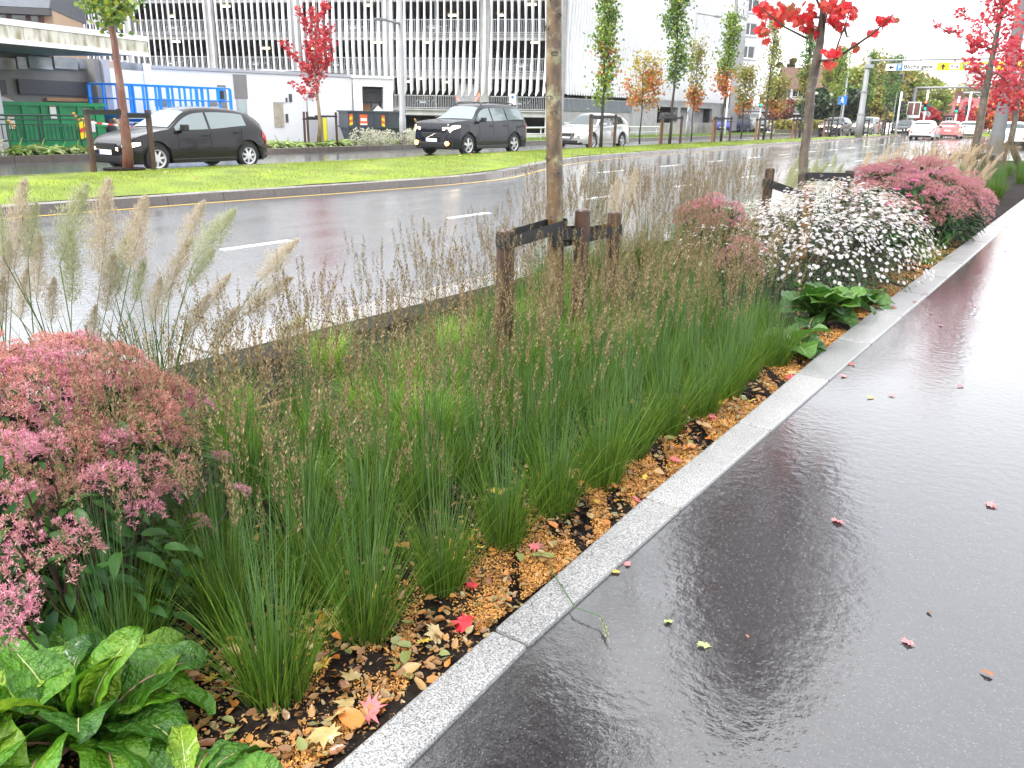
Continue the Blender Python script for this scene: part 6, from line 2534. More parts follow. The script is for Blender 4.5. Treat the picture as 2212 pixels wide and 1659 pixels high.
prop(mb.build('low_wall', M['kerbdark'], None, loc=((pa.x + pb.x) / 2 + .9, (pa.y + pb.y) / 2 - .5, 0)), 'low brown retaining wall below the clipped hedge', 'wall')

# ----- houses at the junction
def house(label, px, py, Yd, w, d, hw, hr, rz, wall, roof, name='house', extra=None):
    p = at(px, py, Yd)
    t = thing(name, label, 'house', (p.x, p.y, -.05), R(rz))
    mb = MB()
    mb.box((-w / 2, -d / 2, 0), (w / 2, d / 2, hw))
    mb.build('wall', wall, t)
    mb = MB()
    mb.prism([(-d / 2, hw + .003), (0, hw + hr - .05), (d / 2, hw + .003)], 'x', -w / 2 + .02, w / 2 - .02)
    mb.build('gable', wall, t)
    mb = MB()
    e = .4
    for s in (-1, 1):
        sl = hr / (d / 2)
        y0, z0_ = s * (d / 2 + e), hw - sl * e + .1
        mb.add([(-w / 2 - e, y0, z0_), (w / 2 + e, y0, z0_), (w / 2 + e, 0, hw + hr + .1), (-w / 2 - e, 0, hw + hr + .1),
                (-w / 2 - e, y0, z0_ + .15), (w / 2 + e, y0, z0_ + .15), (w / 2 + e, 0, hw + hr + .25), (-w / 2 - e, 0, hw + hr + .25)],
               [(0, 1, 2, 3), (7, 6, 5, 4), (0, 4, 5, 1), (1, 5, 6, 2), (2, 6, 7, 3), (3, 7, 4, 0)])
    mb.build('roof', roof, t)
    mb = MB()
    mb.box((-.4 + w * .2, -.4, hw + hr * .6), (.4 + w * .2, .4, hw + hr + 1.0))
    mb.build('chimney', M['redbrick'], t)
    return t


def hwin(t, x, z, w, h, yf, frame, mull=True):
    mb = MB()
    mb.box((x - w / 2, yf - .08, z), (x + w / 2, yf - .003, z + h))
    f = mb.build('window', frame, t)
    mb = MB()
    if mull:
        mb.box((x - w / 2 + .1, yf - .1, z + .1), (x - .05, yf - .081, z + h - .1))
        mb.box((x + .05, yf - .1, z + .1), (x + w / 2 - .1, yf - .081, z + h - .1))
    mb.build('pane', M['glassd'], f)


M['pinkwall'] = mat('pale_pink_render', (0.55, 0.38, 0.32), 0.8)
M['timber'] = mat('red_brown_timber', (0.22, 0.06, 0.05), 0.7)
M['redroof'] = mat('dull_red_roof', (0.22, 0.07, 0.07), 0.7, var=.2, scale=2)
t = house('half timbered house with dull red roof and chimney behind the red signals', 2030, 287, 128, 8, 6, 2.2, 2.0, 24, M['pinkwall'], M['redroof'], name='timbered_house')
for k in range(8):
    mb = MB()
    mb.box((-4 + k * 1.12, -3.08, 0), (-3.86 + k * 1.12, -3.003, 2.2))
    mb.build('timber_post', M['timber'], t)
for z in (.2, 1.1, 2.0):
    mb = MB()
    mb.box((-4, -3.13, z), (4, -3.083, z + .15))
    mb.build('timber_beam', M['timber'], t)
for k in range(3):
    hwin(t, -2.4 + k * 2.4, 1.25, .8, .7, -3.14, M['signwhite'])
t = house('white gabled house with teal roof edge left of the red signals', 1968, 287, 120, 6, 4.6, 2.6, 1.5, 100, M['white'], mat('teal_roof', (0.10, 0.25, 0.26), .6), name='white_house')
hwin(t, -1.5, 1.0, 1.0, 1.1, -2.3, M['timber'])
hwin(t, 1.5, 1.0, 1.0, 1.1, -2.3, M['timber'])
t = house('house with brown tiled roof and white balconies behind the second maple trunk', 1757, 287, 112, 9, 6, 4.9, 2.3, 32, M['grey'], M['tile'], name='tiled_house')
for z in (1.9, 3.6):
    mb = MB()
    mb.box((-4.5, -3.9, z), (4.5, -3.01, z + .18))
    mb.build('balcony_slab', M['signwhite'], t)
    for k in range(4):
        hwin(t, -3.3 + k * 2.2, z + .3, 1.4, 1.0, -3.0, M['signwhite'])
mb = MB()
for k in range(4):
    mb.box((-4.4 + k * 2.9, -3.92, 0), (-4.2 + k * 2.9, -3.75, 4.8))
mb.build('balcony_posts', M['signwhite'], t)
# ---------------------------------------------------------------- plants of the bed
M['blade'] = mat('dark_grass_blade', (1, 1, 1), 0.35, colors=[(0.035, 0.09, 0.010), (0.075, 0.16, 0.016), (0.13, 0.235, 0.024), (0.05, 0.125, 0.014), (0.20, 0.28, 0.045)], trans=.35, spec=.3)
M['stem'] = mat('green_grass_stem', (1, 1, 1), 0.35, colors=[(0.06, 0.14, 0.035), (0.10, 0.20, 0.06), (0.04, 0.10, 0.03), (0.16, 0.21, 0.08)], trans=.2)
M['seed'] = mat('brown_seed_head', (1, 1, 1), 0.6, colors=[(0.12, 0.08, 0.032), (0.21, 0.15, 0.065), (0.32, 0.25, 0.12), (0.09, 0.062, 0.03), (0.17, 0.125, 0.05)], trans=.25)
M['lime'] = mat('lime_sedge_blade', (1, 1, 1), 0.35, colors=[(0.14, 0.30, 0.02), (0.24, 0.42, 0.03), (0.34, 0.48, 0.06), (0.10, 0.24, 0.02)], trans=.4, coat=.2)
M['plume'] = mat('pale_plume', (1, 1, 1), 0.6, colors=[(0.46, 0.39, 0.28), (0.60, 0.53, 0.40), (0.50, 0.46, 0.33), (0.56, 0.43, 0.34)], trans=.5)
M['plumeg'] = mat('greenish_plume', (1, 1, 1), 0.6, colors=[(0.34, 0.38, 0.20), (0.46, 0.48, 0.28), (0.52, 0.50, 0.34)], trans=.5)
M['reed'] = mat('reed_stem', (1, 1, 1), 0.35, colors=[(0.03, 0.09, 0.025), (0.07, 0.15, 0.03), (0.16, 0.20, 0.04)], trans=.2, coat=.3)
M['buff'] = mat('buff_plume', (1, 1, 1), 0.6, colors=[(0.55, 0.42, 0.28), (0.65, 0.52, 0.36), (0.48, 0.36, 0.24)], trans=.5)


def ribbon_blades(n, rs, r0, L, w, lean, curve, segs=3, tilt_out=True, base=None, az=None):
    """n tapering grass blades as quads; returns V, F"""
    az = rs.uniform(0, 2 * PI, n) if az is None else az
    rr = rs.uniform(0, 1, n) ** .6 * r0
    L = L * rs.uniform(.65, 1.12, n)
    th = np.abs(rs.normal(lean[0], lean[1], n))
    cv = np.abs(rs.normal(curve[0], curve[1], n))
    w = w * rs.uniform(.7, 1.2, n)
    bx, by = np.cos(az) * rr, np.sin(az) * rr
    if base is not None:
        bx, by = bx + base[0], by + base[1]
    az2 = az + rs.normal(0, .5, n)
    px, py, pz = bx.copy(), by.copy(), np.full(n, -.01)
    side = az2 + PI / 2 + rs.normal(0, .6, n)
    sx, sy = np.cos(side), np.sin(side)
    V = np.zeros((n, segs + 1, 2, 3))
    for s in range(segs + 1):
        u = s / segs
        ww = w * (1 - u ** 1.6) * .5 + w * .06
        V[:, s, 0] = np.stack([px - sx * ww, py - sy * ww, pz], 1)
        V[:, s, 1] = np.stack([px + sx * ww, py + sy * ww, pz], 1)
        a = th + cv * (u + .5 / segs)
        px = px + np.cos(az2) * np.sin(a) * L / segs
        py = py + np.sin(az2) * np.sin(a) * L / segs
        pz = pz + np.cos(a) * L / segs
    V = V.reshape(-1, 3)
    b = (np.arange(n) * (segs + 1) * 2)[:, None]
    F = np.concatenate([b + np.array([[2 * s, 2 * s + 1, 2 * s + 3, 2 * s + 2]]) for s in range(segs)], 1).reshape(-1, 4)
    tips = np.stack([px, py, pz], 1)
    return V, F, tips, az2, th + cv


SPK = np.array([(0, 0, 0), (.35, .12, .45), (0, 0, 1.0), (-.35, .12, .45)])
SPKF = np.array([(0, 1, 2, 3)])


def seed_heads(tips, dirs, rs, L=.135, w=.0088, per=50, bit=.0115):
    """narrow spikes of little husks pointing up along the stem"""
    n = len(tips)
    u = np.tile(np.linspace(0, 1, per), n)
    i = np.repeat(np.arange(n), per)
    d = dirs[i]
    Ls = (L * rs.uniform(.7, 1.25, n))[i]
    pos = tips[i] + d * (u * Ls)[:, None]
    out = rs.normal(0, 1, (n * per, 3))
    out -= d * np.sum(out * d, 1, keepdims=True)
    out /= np.linalg.norm(out, axis=1, keepdims=True)
    wd = w * (1 - u) ** .45 * (0.4 + .6 * np.minimum(1, u * 5))
    pos = pos + out * (wd * rs.uniform(.1, .8, n * per))[:, None]
    dd = d * 1.0 + out * .55
    return scatter(SPK * np.array([.5, .5, 1]), SPKF, pos, frames(dd, rs), bit * rs.uniform(.6, 1.3, n * per))


def moor_clump(seed, nst=56, nbl=380, h=.65):
    rs = np.random.RandomState(seed)
    root = thing('grass_clump', 'x', 'grass', (0, 0, 0))
    V, F, _, _, _ = ribbon_blades(nbl, rs, .075, .36, .0034, (.17, .17), (.32, .32), 4)
    o = mesh('leaf_blades', V, F, M['blade'], root)
    o['kind'] = 'stuff'
    V, F, tips, az, an = ribbon_blades(nst, rs, .045, h, .0024, (.03, .09), (.09, .10), 5)
    # constant-width stems, crossed ribbons
    o = mesh('flower_stems', V, F, M['stem'], root)
    o['kind'] = 'stuff'
    d = np.stack([np.cos(az) * np.sin(an), np.sin(az) * np.sin(an), np.cos(an)], 1)
    pick = rs.uniform(size=len(tips)) < .64
    V, F = seed_heads(tips[pick], d[pick], rs)
    o = mesh('seed_heads', V, F, M['seed'], root)
    o['kind'] = 'stuff'
    return root


def sedge_clump(seed):
    rs = np.random.RandomState(seed)
    root = thing('sedge_clump', 'x', 'grass', (0, 0, 0))
    V, F, _, _, _ = ribbon_blades(330, rs, .05, .38, .0032, (.25, .2), (.9, .45), 5)
    o = mesh('leaf_blades', V, F, M['lime'], root)
    o['kind'] = 'stuff'
    return root


def put(protos, used, x, y, z, rz, s, label, group, name=None):
    k = random.randrange(len(protos))
    p = protos[k]
    if not used[k]:
        used[k] = True
        o = p
    else:
        o = copy_tree(p)
    o.location = (x, y, z)
    o.rotation_euler = (0, 0, rz)
    o.scale = (s, s, s)
    o['label'] = label
    o['group'] = group
    return o


moor = [moor_clump(100 + i) for i in range(7)]
mused = [False] * 7
sed = [sedge_clump(200 + i) for i in range(3)]
sused = [False] * 3
rg = random.Random(17)
gr1 = ('dark green upright grass clump in the front row along the granite edging', 'front row of grass clumps')
gr2 = ('dark green grass clump with brown seed heads in the middle of the bed', 'grass clumps in the middle of the bed')
gr3 = ('grass clump with brown seed heads near the road kerb, beyond the nearest trunk', 'grass clumps along the road kerb')
gr4 = ('short bright lime green sedge tuft behind the tall grasses', 'lime sedge tufts')
gr5 = ('distant green grass clump in the bed beyond the large pink flowered bush', 'distant grass clumps')
ordn = ('nearest', 'second', 'third', 'fourth', 'fifth', 'sixth', 'seventh', 'eighth', 'ninth', 'tenth', 'eleventh', 'twelfth', 'farthest')
for y, w_ in zip((1.20, 1.56, 1.90, 2.28, 2.62, 2.97, 3.33, 3.71, 4.07, 4.44, 4.85, 5.26), ordn):
    put(moor, mused, -1.60 + rg.uniform(-.03, .03), y, -.045, rg.uniform(0, 6), rg.uniform(.92, 1.06), 'dark green grass clump, %s from the viewer in the front row by the granite edging' % w_, gr1[1])
for x, y, w_ in ((-2.18, 1.12, 'left'), (-2.38, 1.36, 'middle'), (-1.98, .98, 'right')):
    put(moor, mused, x, y, -.045, rg.uniform(0, 6), rg.uniform(.92, 1.0), 'grass clump rising in front of the large pink flower bush, %s of three' % w_, 'grass clumps before the pink bush')
for r_, x in enumerate((-1.97, -2.32, -2.68, -3.02)):
    y = (1.30, 1.62, 1.95, 2.15)[r_]
    while y < (6.0, 6.1, 6.9, 7.3)[r_]:
        if not (math.hypot(x + 2.93, y - 4.72) < .16):
            put(moor, mused, x + rg.uniform(-.07, .07), y + rg.uniform(-.05, .05), -.045, rg.uniform(0, 6), rg.uniform(.84, 1.08), 'brown headed grass clump, %s row from the edging, %s' % (('second', 'third', 'fourth', 'fifth')[r_],
                'nearest stretch' if y < 2.6 else 'abreast of the front stake' if y < 4.2 else 'abreast of the nearest trunk' if y < 5.4 else 'beyond the nearest trunk'), gr2[1])
        y += (.33, .36, .40, .46)[r_]
for k in range(26):
    y = rg.uniform(5.6, 10.2)
    put(moor, mused, rg.uniform(-4.1, -3.35), y, -.045, rg.uniform(0, 6), rg.uniform(1.05, 1.28), 'grass clump with brown seed heads near the road kerb, ' + ('beyond the nearest trunk' if y < 7 else 'behind the small pink heads' if y < 8.6 else 'left of the second stakes'), gr3[1])
for k in range(3):
    put(moor, mused, rg.uniform(-3.6, -3.3), rg.uniform(4.6, 5.6), -.045, rg.uniform(0, 6), rg.uniform(.95, 1.15), *gr3)
for k in range(34):
    y = rg.uniform(2.0, 6.2)
    put(sed, sused, rg.uniform(-3.75, -2.45) + (0.3 if y < 3 else 0), y, -.045, rg.uniform(0, 6), rg.uniform(.75, 1.1), gr4[0] + (', left of the front stake' if y < 3.6 else ', about the nearest trunk' if y < 5 else ', beyond the nearest trunk'), gr4[1])
for k in range(34):
    put(moor, mused, rg.uniform(-3.9, -1.75), rg.uniform(15.0, 33.0), -.045, rg.uniform(0, 6), rg.uniform(1.0, 1.3), *gr5)

# ----- feather grass
def plume_mesh(seed, m, L=.34, w=.082, n=2800):
    rs = np.random.RandomState(seed)
    u = rs.beta(1.5, 1.4, n)
    r_ = w * np.sin(PI * np.minimum(1, .12 + u * .88)) ** .8 * (1.0 - .45 * u) * rs.uniform(0.05, 1, n) ** .95
    a = rs.uniform(0, 2 * PI, n)
    r_ = r_ * (1 + .35 * np.sin(a * 3 + u * 19 + seed))
    pos = np.stack([np.cos(a) * r_, np.sin(a) * r_ + .02 * np.sin(u * 2.2), u * L], 1)
    d = np.stack([np.cos(a) * .5, np.sin(a) * .5, np.full(n, .9)], 1) + rs.normal(0, .35, (n, 3))
    V, F = scatter(SPK * np.array([.22, .22, 1]), SPKF, pos, frames(d, rs), rs.uniform(.011, .024, n))
    o = mesh('plume', V, F, m)
    me = o.data
    bpy.data.objects.remove(o)
    return me


pm = [plume_mesh(300 + i, M[m_]) for i, m_ in enumerate(('plume', 'plume', 'plumeg', 'plumeg', 'plume'))]
bm_ = [plume_mesh(320 + i, M['buff'], .34, .06, 900) for i in range(2)]


def feather(label, base, plumes, seed, meshes, Xp=None, nblade=60, stem_w=.0035, leafy=True, bladeL=.75, grp=None):
    """plumes = [(foot point, tip point)] in world space; stems run from the crown of the plant to each foot"""
    rs = np.random.RandomState(seed)
    t = thing('feather_grass', label, 'grass', base, group=grp)
    B = Vector(base)
    for i, (f, tp) in enumerate(plumes):
        f, tp = f - B, tp - B
        d = (tp - f)
        r0 = Vector((rs.normal(0, .05), rs.normal(0, .07), 0))
        up = Vector((0, 0, f.length))
        ctrl = r0 + (f - r0) * .5 + Vector((0, 0, .06))
        P = [r0]
        for u in (.2, .4, .6, .8, 1.0):
            P.append(r0 * (1 - u) ** 2 + ctrl * 2 * u * (1 - u) + f * u * u)
        mb = MB()
        mb.tube(P + [f + d * .5, f + d * .92], [stem_w, stem_w * .9, stem_w * .85, stem_w * .8, stem_w * .7, stem_w * .6, stem_w * .4, stem_w * .2], 5, caps=False)
        so = mb.build('stem', M['reed'], t)
        o = bpy.data.objects.new('plume', meshes[i % len(meshes)])
        COL.objects.link(o)
        o.parent = t
        o.location = f
        o.rotation_euler = d.to_track_quat('Z', 'Y').to_euler()
        s = d.length / .34
        o.scale = (rs.uniform(.8, 1.1) * min(1.2, s), rs.uniform(.8, 1.1) * min(1.2, s), s)
    V, F, _, _, _ = ribbon_blades(nblade, rs, .10, bladeL, .009, (.18, .14), (.5, .5), 6)
    mesh('leaf_blades', V, F, M['reed'], t)['kind'] = 'stuff'
    return t


def onx(x, y, X):
    m = cam.matrix_world.to_3x3()
    d = m @ Vector(((x - 1106) / 1800, (829.5 - y) / 1800, -1))
    t = X / d.x
    return Vector((X, d.y * t, EYE + d.z * t))


PL = [(30, 582, 63, 391), (79, 648, 92, 505), (129, 569, 195, 404), (155, 658, 162, 500), (218, 599, 243, 391), (228, 675, 252, 550), (281, 582, 322, 427), (291, 655, 318, 560),
      (8, 560, 2, 440), (45, 690, 62, 582), (198, 760, 212, 660), (110, 700, 122, 600)]
PR = [(350, 655, 418, 522), (390, 543, 446, 438), (406, 620, 466, 543), (417, 569, 512, 460), (558, 609, 645, 522), (525, 681, 632, 605), (440, 675, 500, 594), (250, 640, 290, 500), (595, 735, 660, 688), (455, 745, 520, 665), (395, 730, 455, 640),
      (330, 700, 352, 600)]
rp = random.Random(4)
feather('tall pale feather grass at the left edge, plumes crossing the wet road', (-3.72, 1.88, -.04), [(onx(a, b, -3.7 + q), onx(c, d, -3.7 + q)) for (a, b, c, d) in PL for q in (rp.uniform(-.15, .12),)], 1, pm)
feather('feather grass with plumes blown to the right above the pink flowers', (-3.66, 2.22, -.04), [(onx(a, b, -3.65 + q), onx(c, d, -3.65 + q)) for (a, b, c, d) in PR for q in (rp.uniform(-.12, .12),)], 2, pm)
feather('feather grass at the far left behind the first one, only partly in view', (-3.8, 1.55, -.04), [(onx(a, b, -3.75), onx(c, d, -3.75)) for (a, b, c, d) in ((-20, 600, -10, 470), (15, 640, 25, 520), (-30, 700, -25, 560), (60, 560, 85, 440), (5, 700, 12, 600))], 3, pm)
feather('pair of pale feather plumes standing alone before the road, right of the nearest trunk', (-3.35, 6.1, -.04), [(onx(1325, 470, -3.3), onx(1340, 385, -3.3)), (onx(1360, 440, -3.3), onx(1376, 365, -3.3)), (onx(1352, 480, -3.3), onx(1358, 455, -3.3))], 4, pm, nblade=14)
for k, (x, y, s) in enumerate(((-3.2, 16.5, 1), (-2.7, 17.6, 1), (-3.3, 18.6, 1), (-2.3, 19.4, 1), (-2.9, 20.6, 1), (-2.0, 15.8, .8), (-3.7, 17.4, 1.0), (-3.6, 21.5, 1), (-3.8, 12.8, .8), (-3.9, 14.0, .85))):
    pl = []
    for q in range(11):
        a = rp.uniform(-.4, .9)
        f = Vector((x + rp.uniform(-.35, .35), y + rp.uniform(-.3, .35), rp.uniform(.45, .75) * s))
        pl.append((f, f + Vector((rp.uniform(-.02, .2), rp.uniform(.0, .12), rp.uniform(.26, .36)))))
    feather('buff plumed grass in the bed between the pink bush and the third maple', (x, y, -.04), pl, 40 + k, bm_ if k < 8 else pm[2:4], nblade=40, bladeL=.6, grp='buff plumed grasses')

# ----- pink flowered bushes (flat heads of many small starry florets)
M['pet_a'] = mat('pink_florets', (1, 1, 1), 0.5, colors=[(0.56, 0.20, 0.27), (0.66, 0.32, 0.38), (0.46, 0.13, 0.21), (0.72, 0.44, 0.46)], trans=.3)
M['pet_b'] = mat('salmon_florets', (1, 1, 1), 0.55, colors=[(0.54, 0.22, 0.18), (0.66, 0.35, 0.28), (0.42, 0.15, 0.13), (0.64, 0.40, 0.34)], trans=.3)
M['pet_c'] = mat('dusty_pink_florets', (1, 1, 1), 0.55, colors=[(0.52, 0.22, 0.22), (0.62, 0.32, 0.31), (0.42, 0.15, 0.16), (0.68, 0.42, 0.40)], trans=.3)
M['pet_bud'] = mat('crimson_buds', (0.25, 0.02, 0.08), 0.5, island=.4)
M['leaf_bush'] = mat('dark_bush_leaf', (1, 1, 1), 0.4, colors=[(0.012, 0.045, 0.012), (0.022, 0.07, 0.016), (0.04, 0.11, 0.02), (0.012, 0.05, 0.014)], trans=.22, spec=.25)
M['pstem'] = mat('purple_stem', (0.045, 0.02, 0.02), 0.5)


def corymb(seed, m, R_=.052, n=95, fl=.0105, rays=6):
    """flat cluster of florets, each a little star of curling rays"""
    rs = np.random.RandomState(seed)
    a = rs.uniform(0, 2 * PI, n)
    r_ = R_ * np.sqrt(rs.uniform(0, 1, n))
    # gathered into a few smaller knots, so the head has a ragged outline
    ka = np.arange(7) * .9 + rs.uniform(0, 6)
    kr_ = R_ * np.array([0, .75, .8, .7, .95, .6, .85]) * rs.uniform(.8, 1.15, 7)
    kk = rs.randint(0, 7, n)
    kx, ky = np.cos(ka)[kk] * kr_[kk] + rs.normal(0, R_ * .17, n), np.sin(ka)[kk] * kr_[kk] + rs.normal(0, R_ * .17, n)
    a, r_ = np.arctan2(ky, kx), np.hypot(kx, ky)
    c = np.stack([kx, ky, .35 * R_ * (1 - (r_ / R_) ** 2) + rs.normal(0, .006, n) + (rs.uniform(-.012, .010, 7))[kk]], 1)
    i = np.repeat(np.arange(n), rays)
    d = rs.normal(0, .75, (n * rays, 3)) + np.array([0, 0, .75]) + np.stack([np.cos(a), np.sin(a), a * 0], 1)[i] * .45
    V, F = scatter(SPK * np.array([.34, .34, 1]), SPKF, c[i] + rs.normal(0, .0015, (n * rays, 3)), frames(d, rs), fl * rs.uniform(.7, 1.3, n * rays))
    o = mesh('flower_head', V, F, m)
    me = o.data
    bpy.data.objects.remove(o)
    return me


LANCE = []
for i in range(6):
    u = i / 5
    w = .21 * math.sin(PI * min(1, u * .92 + .08)) ** .8 * (1 - .35 * u)
    zc = .12 * math.sin(u * PI) - .18 * u * u
    LANCE += [(-w, u, zc + .05 * w), (0, u, zc - .04), (w, u, zc + .05 * w)]
LANCE = np.array(LANCE)
LF = []
for i in range(5):
    a = 3 * i
    LF += [(a, a + 1, a + 4, a + 3), (a + 1, a + 2, a + 5, a + 4)]
LF = np.array(LF)


def leaf_rots(dirs, rs, droop=.5):
    """leaf points (local +y) along dirs with the blade facing up"""
    d = dirs / np.linalg.norm(dirs, axis=1, keepdims=True)
    d = d - np.array([0, 0, 1]) * droop * rs.uniform(0, 1, len(d))[:, None]
    d /= np.linalg.norm(d, axis=1, keepdims=True)
    up = np.array([0, 0, 1.0]) + rs.normal(0, .3, d.shape)
    x = np.cross(d, up)
    x /= np.linalg.norm(x, axis=1, keepdims=True)
    z = np.cross(x, d)
    return np.stack([x, d, z], 2)


from mathutils import Quaternion
def mat3_euler(m3):
    return Matrix([list(r_) for r_ in m3]).to_euler()


lance_me = mesh('leaf', LANCE, LF, M['leaf_bush'], smooth=True)
lance_data = lance_me.data
bpy.data.objects.remove(lance_me)


def pink_bush(label, c, rr, nheads, seed, heads, base_z=-.05, nleaf=900, leafL=.085, part_leaves=90, scale=1.0, extra=()):
    rs = np.random.RandomState(seed)
    t = thing('pink_flower_bush', label, 'flowering bush', (c[0], c[1], base_z))
    B = np.array([c[0], c[1], base_z])
    C0 = np.array(c)
    d = rs.normal(size=(nheads * 4, 3))
    d /= np.linalg.norm(d, axis=1, keepdims=True)
    d = d[(d[:, 2] > (.12 if seed == 11 else -.05)) & (rs.uniform(size=len(d)) < .35 + .9 * np.clip(d[:, 2], 0, 1))][:nheads]
    q = .93 + rs.uniform(-.13, .10, len(d))
    # outline broken into lobes
    q += .06 * np.sin(d[:, 0] * 7 + seed) * np.cos(d[:, 1] * 6)
    P = C0 + d * np.array(rr) * q[:, None]
    P = np.concatenate([P, np.array(extra).reshape(-1, 3)]) if len(extra) else P
    for i, p in enumerate(P[:300]):
        o = bpy.data.objects.new('flower_head', heads[rs.choice(len(heads), p=None)])
        COL.objects.link(o)
        o.parent = t
        o.location = p - B
        n_ = (p - C0) / np.array(rr) ** 2
        n_ = n_ / np.linalg.norm(n_) + np.array([0, 0, .9]) + rs.normal(0, .22, 3)
        o.rotation_euler = Vector(n_).to_track_quat('Z', 'Y').to_euler()
        s = rs.uniform(.75, 1.25) * scale
        o.scale = (s, s, s)
    mb = MB()
    for i in rs.choice(len(P), min(len(P), 90), replace=False):
        p = P[i] - B
        r0 = np.array([p[0] * .25, p[1] * .25, 0])
        mb.tube([r0, (r0 + p) / 2 + rs.normal(0, .02, 3), p], [.005 * scale, .004 * scale, .0022 * scale], 5, caps=False)
    o = mb.build('stems', M['pstem'], t)
    o['kind'] = 'stuff'
    # foliage inside and below the flowers
    n = nleaf
    d = rs.normal(size=(n, 3))
    d /= np.linalg.norm(d, axis=1, keepdims=True)
    u = rs.uniform(.35, .93, n)
    pos = C0 + d * np.array(rr) * u[:, None]
    pos[:, 2] = np.where(pos[:, 2] < .02, rs.uniform(.02, c[2], n), pos[:, 2])
    od = pos - C0
    od[:, 2] = 0
    Rm = leaf_rots(od + rs.normal(0, .12, (n, 3)), rs, .7)
    sc = rs.uniform(.7, 1.25, n) * leafL
    k = min(part_leaves, 290)
    order = np.argsort(-(u + rs.uniform(0, .2, n)))
    for i in order[:k]:
        o = bpy.data.objects.new('leaf', lance_data)
        COL.objects.link(o)
        o.parent = t
        o.location = pos[i] - B
        o.rotation_euler = mat3_euler(Rm[i])
        o.scale = (sc[i],) * 3
    r_ = order[k:]
    V, F = scatter(LANCE, LF, pos[r_] - B, Rm[r_], sc[r_])
    mesh('foliage', V, F, M['leaf_bush'], t, smooth=True)['kind'] = 'stuff'
    return t


hA = [corymb(400, M['pet_b']), corymb(401, M['pet_b']), corymb(402, M['pet_c']), corymb(403, M['pet_b']), corymb(404, M['pet_a'])]
hB = [corymb(410, M['pet_a']), corymb(411, M['pet_a']), corymb(412, M['pet_c'])]
low = [tuple(onx(x, y, X)) for x, y, X in ((150, 1145, -1.98), (165, 1190, -1.95), (35, 1065, -2.0), (15, 1150, -1.95), (40, 1300, -1.85), (15, 1330, -1.8), (240, 1030, -2.1), (290, 1060, -2.1), (310, 1110, -2.1), (200, 1040, -2.1), (330, 1010, -2.2),
                                          (520, 1062, -2.2), (480, 990, -2.35), (440, 1130, -2.2), (60, 985, -2.1), (100, 955, -2.2), (20, 960, -2.1), (250, 950, -2.25))]
pink_bush('large dusty pink flower bush filling the left edge behind the broad green leaves', (-2.74, 1.14, .36), (.56, .62, .40), 300, 11, hA, nleaf=1500, part_leaves=200, leafL=.075)
t = pink_bush('lower pink flower clusters with fresh starry florets, in front of the large pink bush', (-2.25, 1.02, .14), (.34, .38, .36), 9, 12, hB, nleaf=700, part_leaves=150, leafL=.085, extra=low)
hC = [corymb(420, M['pet_c'], .075, 75, .016, 5), corymb(421, M['pet_c'], .075, 75, .016, 5), corymb(422, M['pet_a'], .07, 60, .015, 5)]
pink_bush('big rounded pink flower bush on the right, beyond the white asters', (-2.15, 12.35, .33), (.95, 1.3, .66), 300, 13, hC, nleaf=2600, part_leaves=60, leafL=.12, scale=1.35)
pink_bush('small pink flower head group above the brown seed heads, left of the asters', (-3.05, 7.7, .52), (.33, .36, .24), 60, 14, hC, nleaf=260, part_leaves=10, leafL=.08, scale=.95)
pink_bush('faint pink flowers half hidden by seed heads at the left flank of the asters', (-2.35, 6.75, .30), (.22, .25, .26), 22, 15, hC, nleaf=140, part_leaves=10, leafL=.08, scale=.9)

# ----- white asters
M['petal'] = mat('white_petal', (0.80, 0.79, 0.84), 0.5, island=.06, trans=.3)
M['eye'] = mat('yellow_eye', (0.72, 0.42, 0.03), 0.6, island=.3)
M['leaf_aster'] = mat('aster_leaf', (1, 1, 1), 0.45, colors=[(0.02, 0.06, 0.016), (0.04, 0.10, 0.02), (0.10, 0.17, 0.03), (0.03, 0.07, 0.02)], trans=.25)
dv, df, dm = [], [], []
NP = 13
for i in range(NP):
    a = 2 * PI * i / NP
    ca, sa = math.cos(a), math.sin(a)
    b = len(dv)
    for r_, w, z in ((.18, .05, .02), (.62, .13, .07 * math.sin(i * 2.3)), (1.0, .05, .10 * math.sin(i * 3.1))):
        dv += [(ca * r_ - sa * w, sa * r_ + ca * w, z), (ca * r_ + sa * w, sa * r_ - ca * w, z)]
    df += [(b, b + 1, b + 3, b + 2), (b + 2, b + 3, b + 5, b + 4)]
    dm += [0, 0]
b = len(dv)
dv += [(math.cos(2 * PI * i / 8) * .27, math.sin(2 * PI * i / 8) * .36, .06) for i in range(8)] + [(math.cos(2 * PI * i / 8) * .14, math.sin(2 * PI * i / 8) * .14, .16) for i in range(8)]
for i in range(8):
    df.append((b + i, b + (i + 1) % 8, b + 8 + (i + 1) % 8, b + 8 + i))
    dm.append(1)
for i in range(0, 8, 2):
    df.append((b + 8 + i, b + 8 + i + 1, b + 8 + (i + 2) % 8, b + 8 + (i + 2) % 8) if False else (b + 8 + i, b + 8 + (i + 1) % 8, b + 8 + (i + 2) % 8, b + 8 + (i + 4) % 8))
    dm.append(1)
dv, df, dm = np.array(dv), np.array(df), np.array(dm)
o = mesh('daisy', dv, df, [M['petal'], M['eye']], mi=dm)
daisy_data = o.data
bpy.data.objects.remove(o)


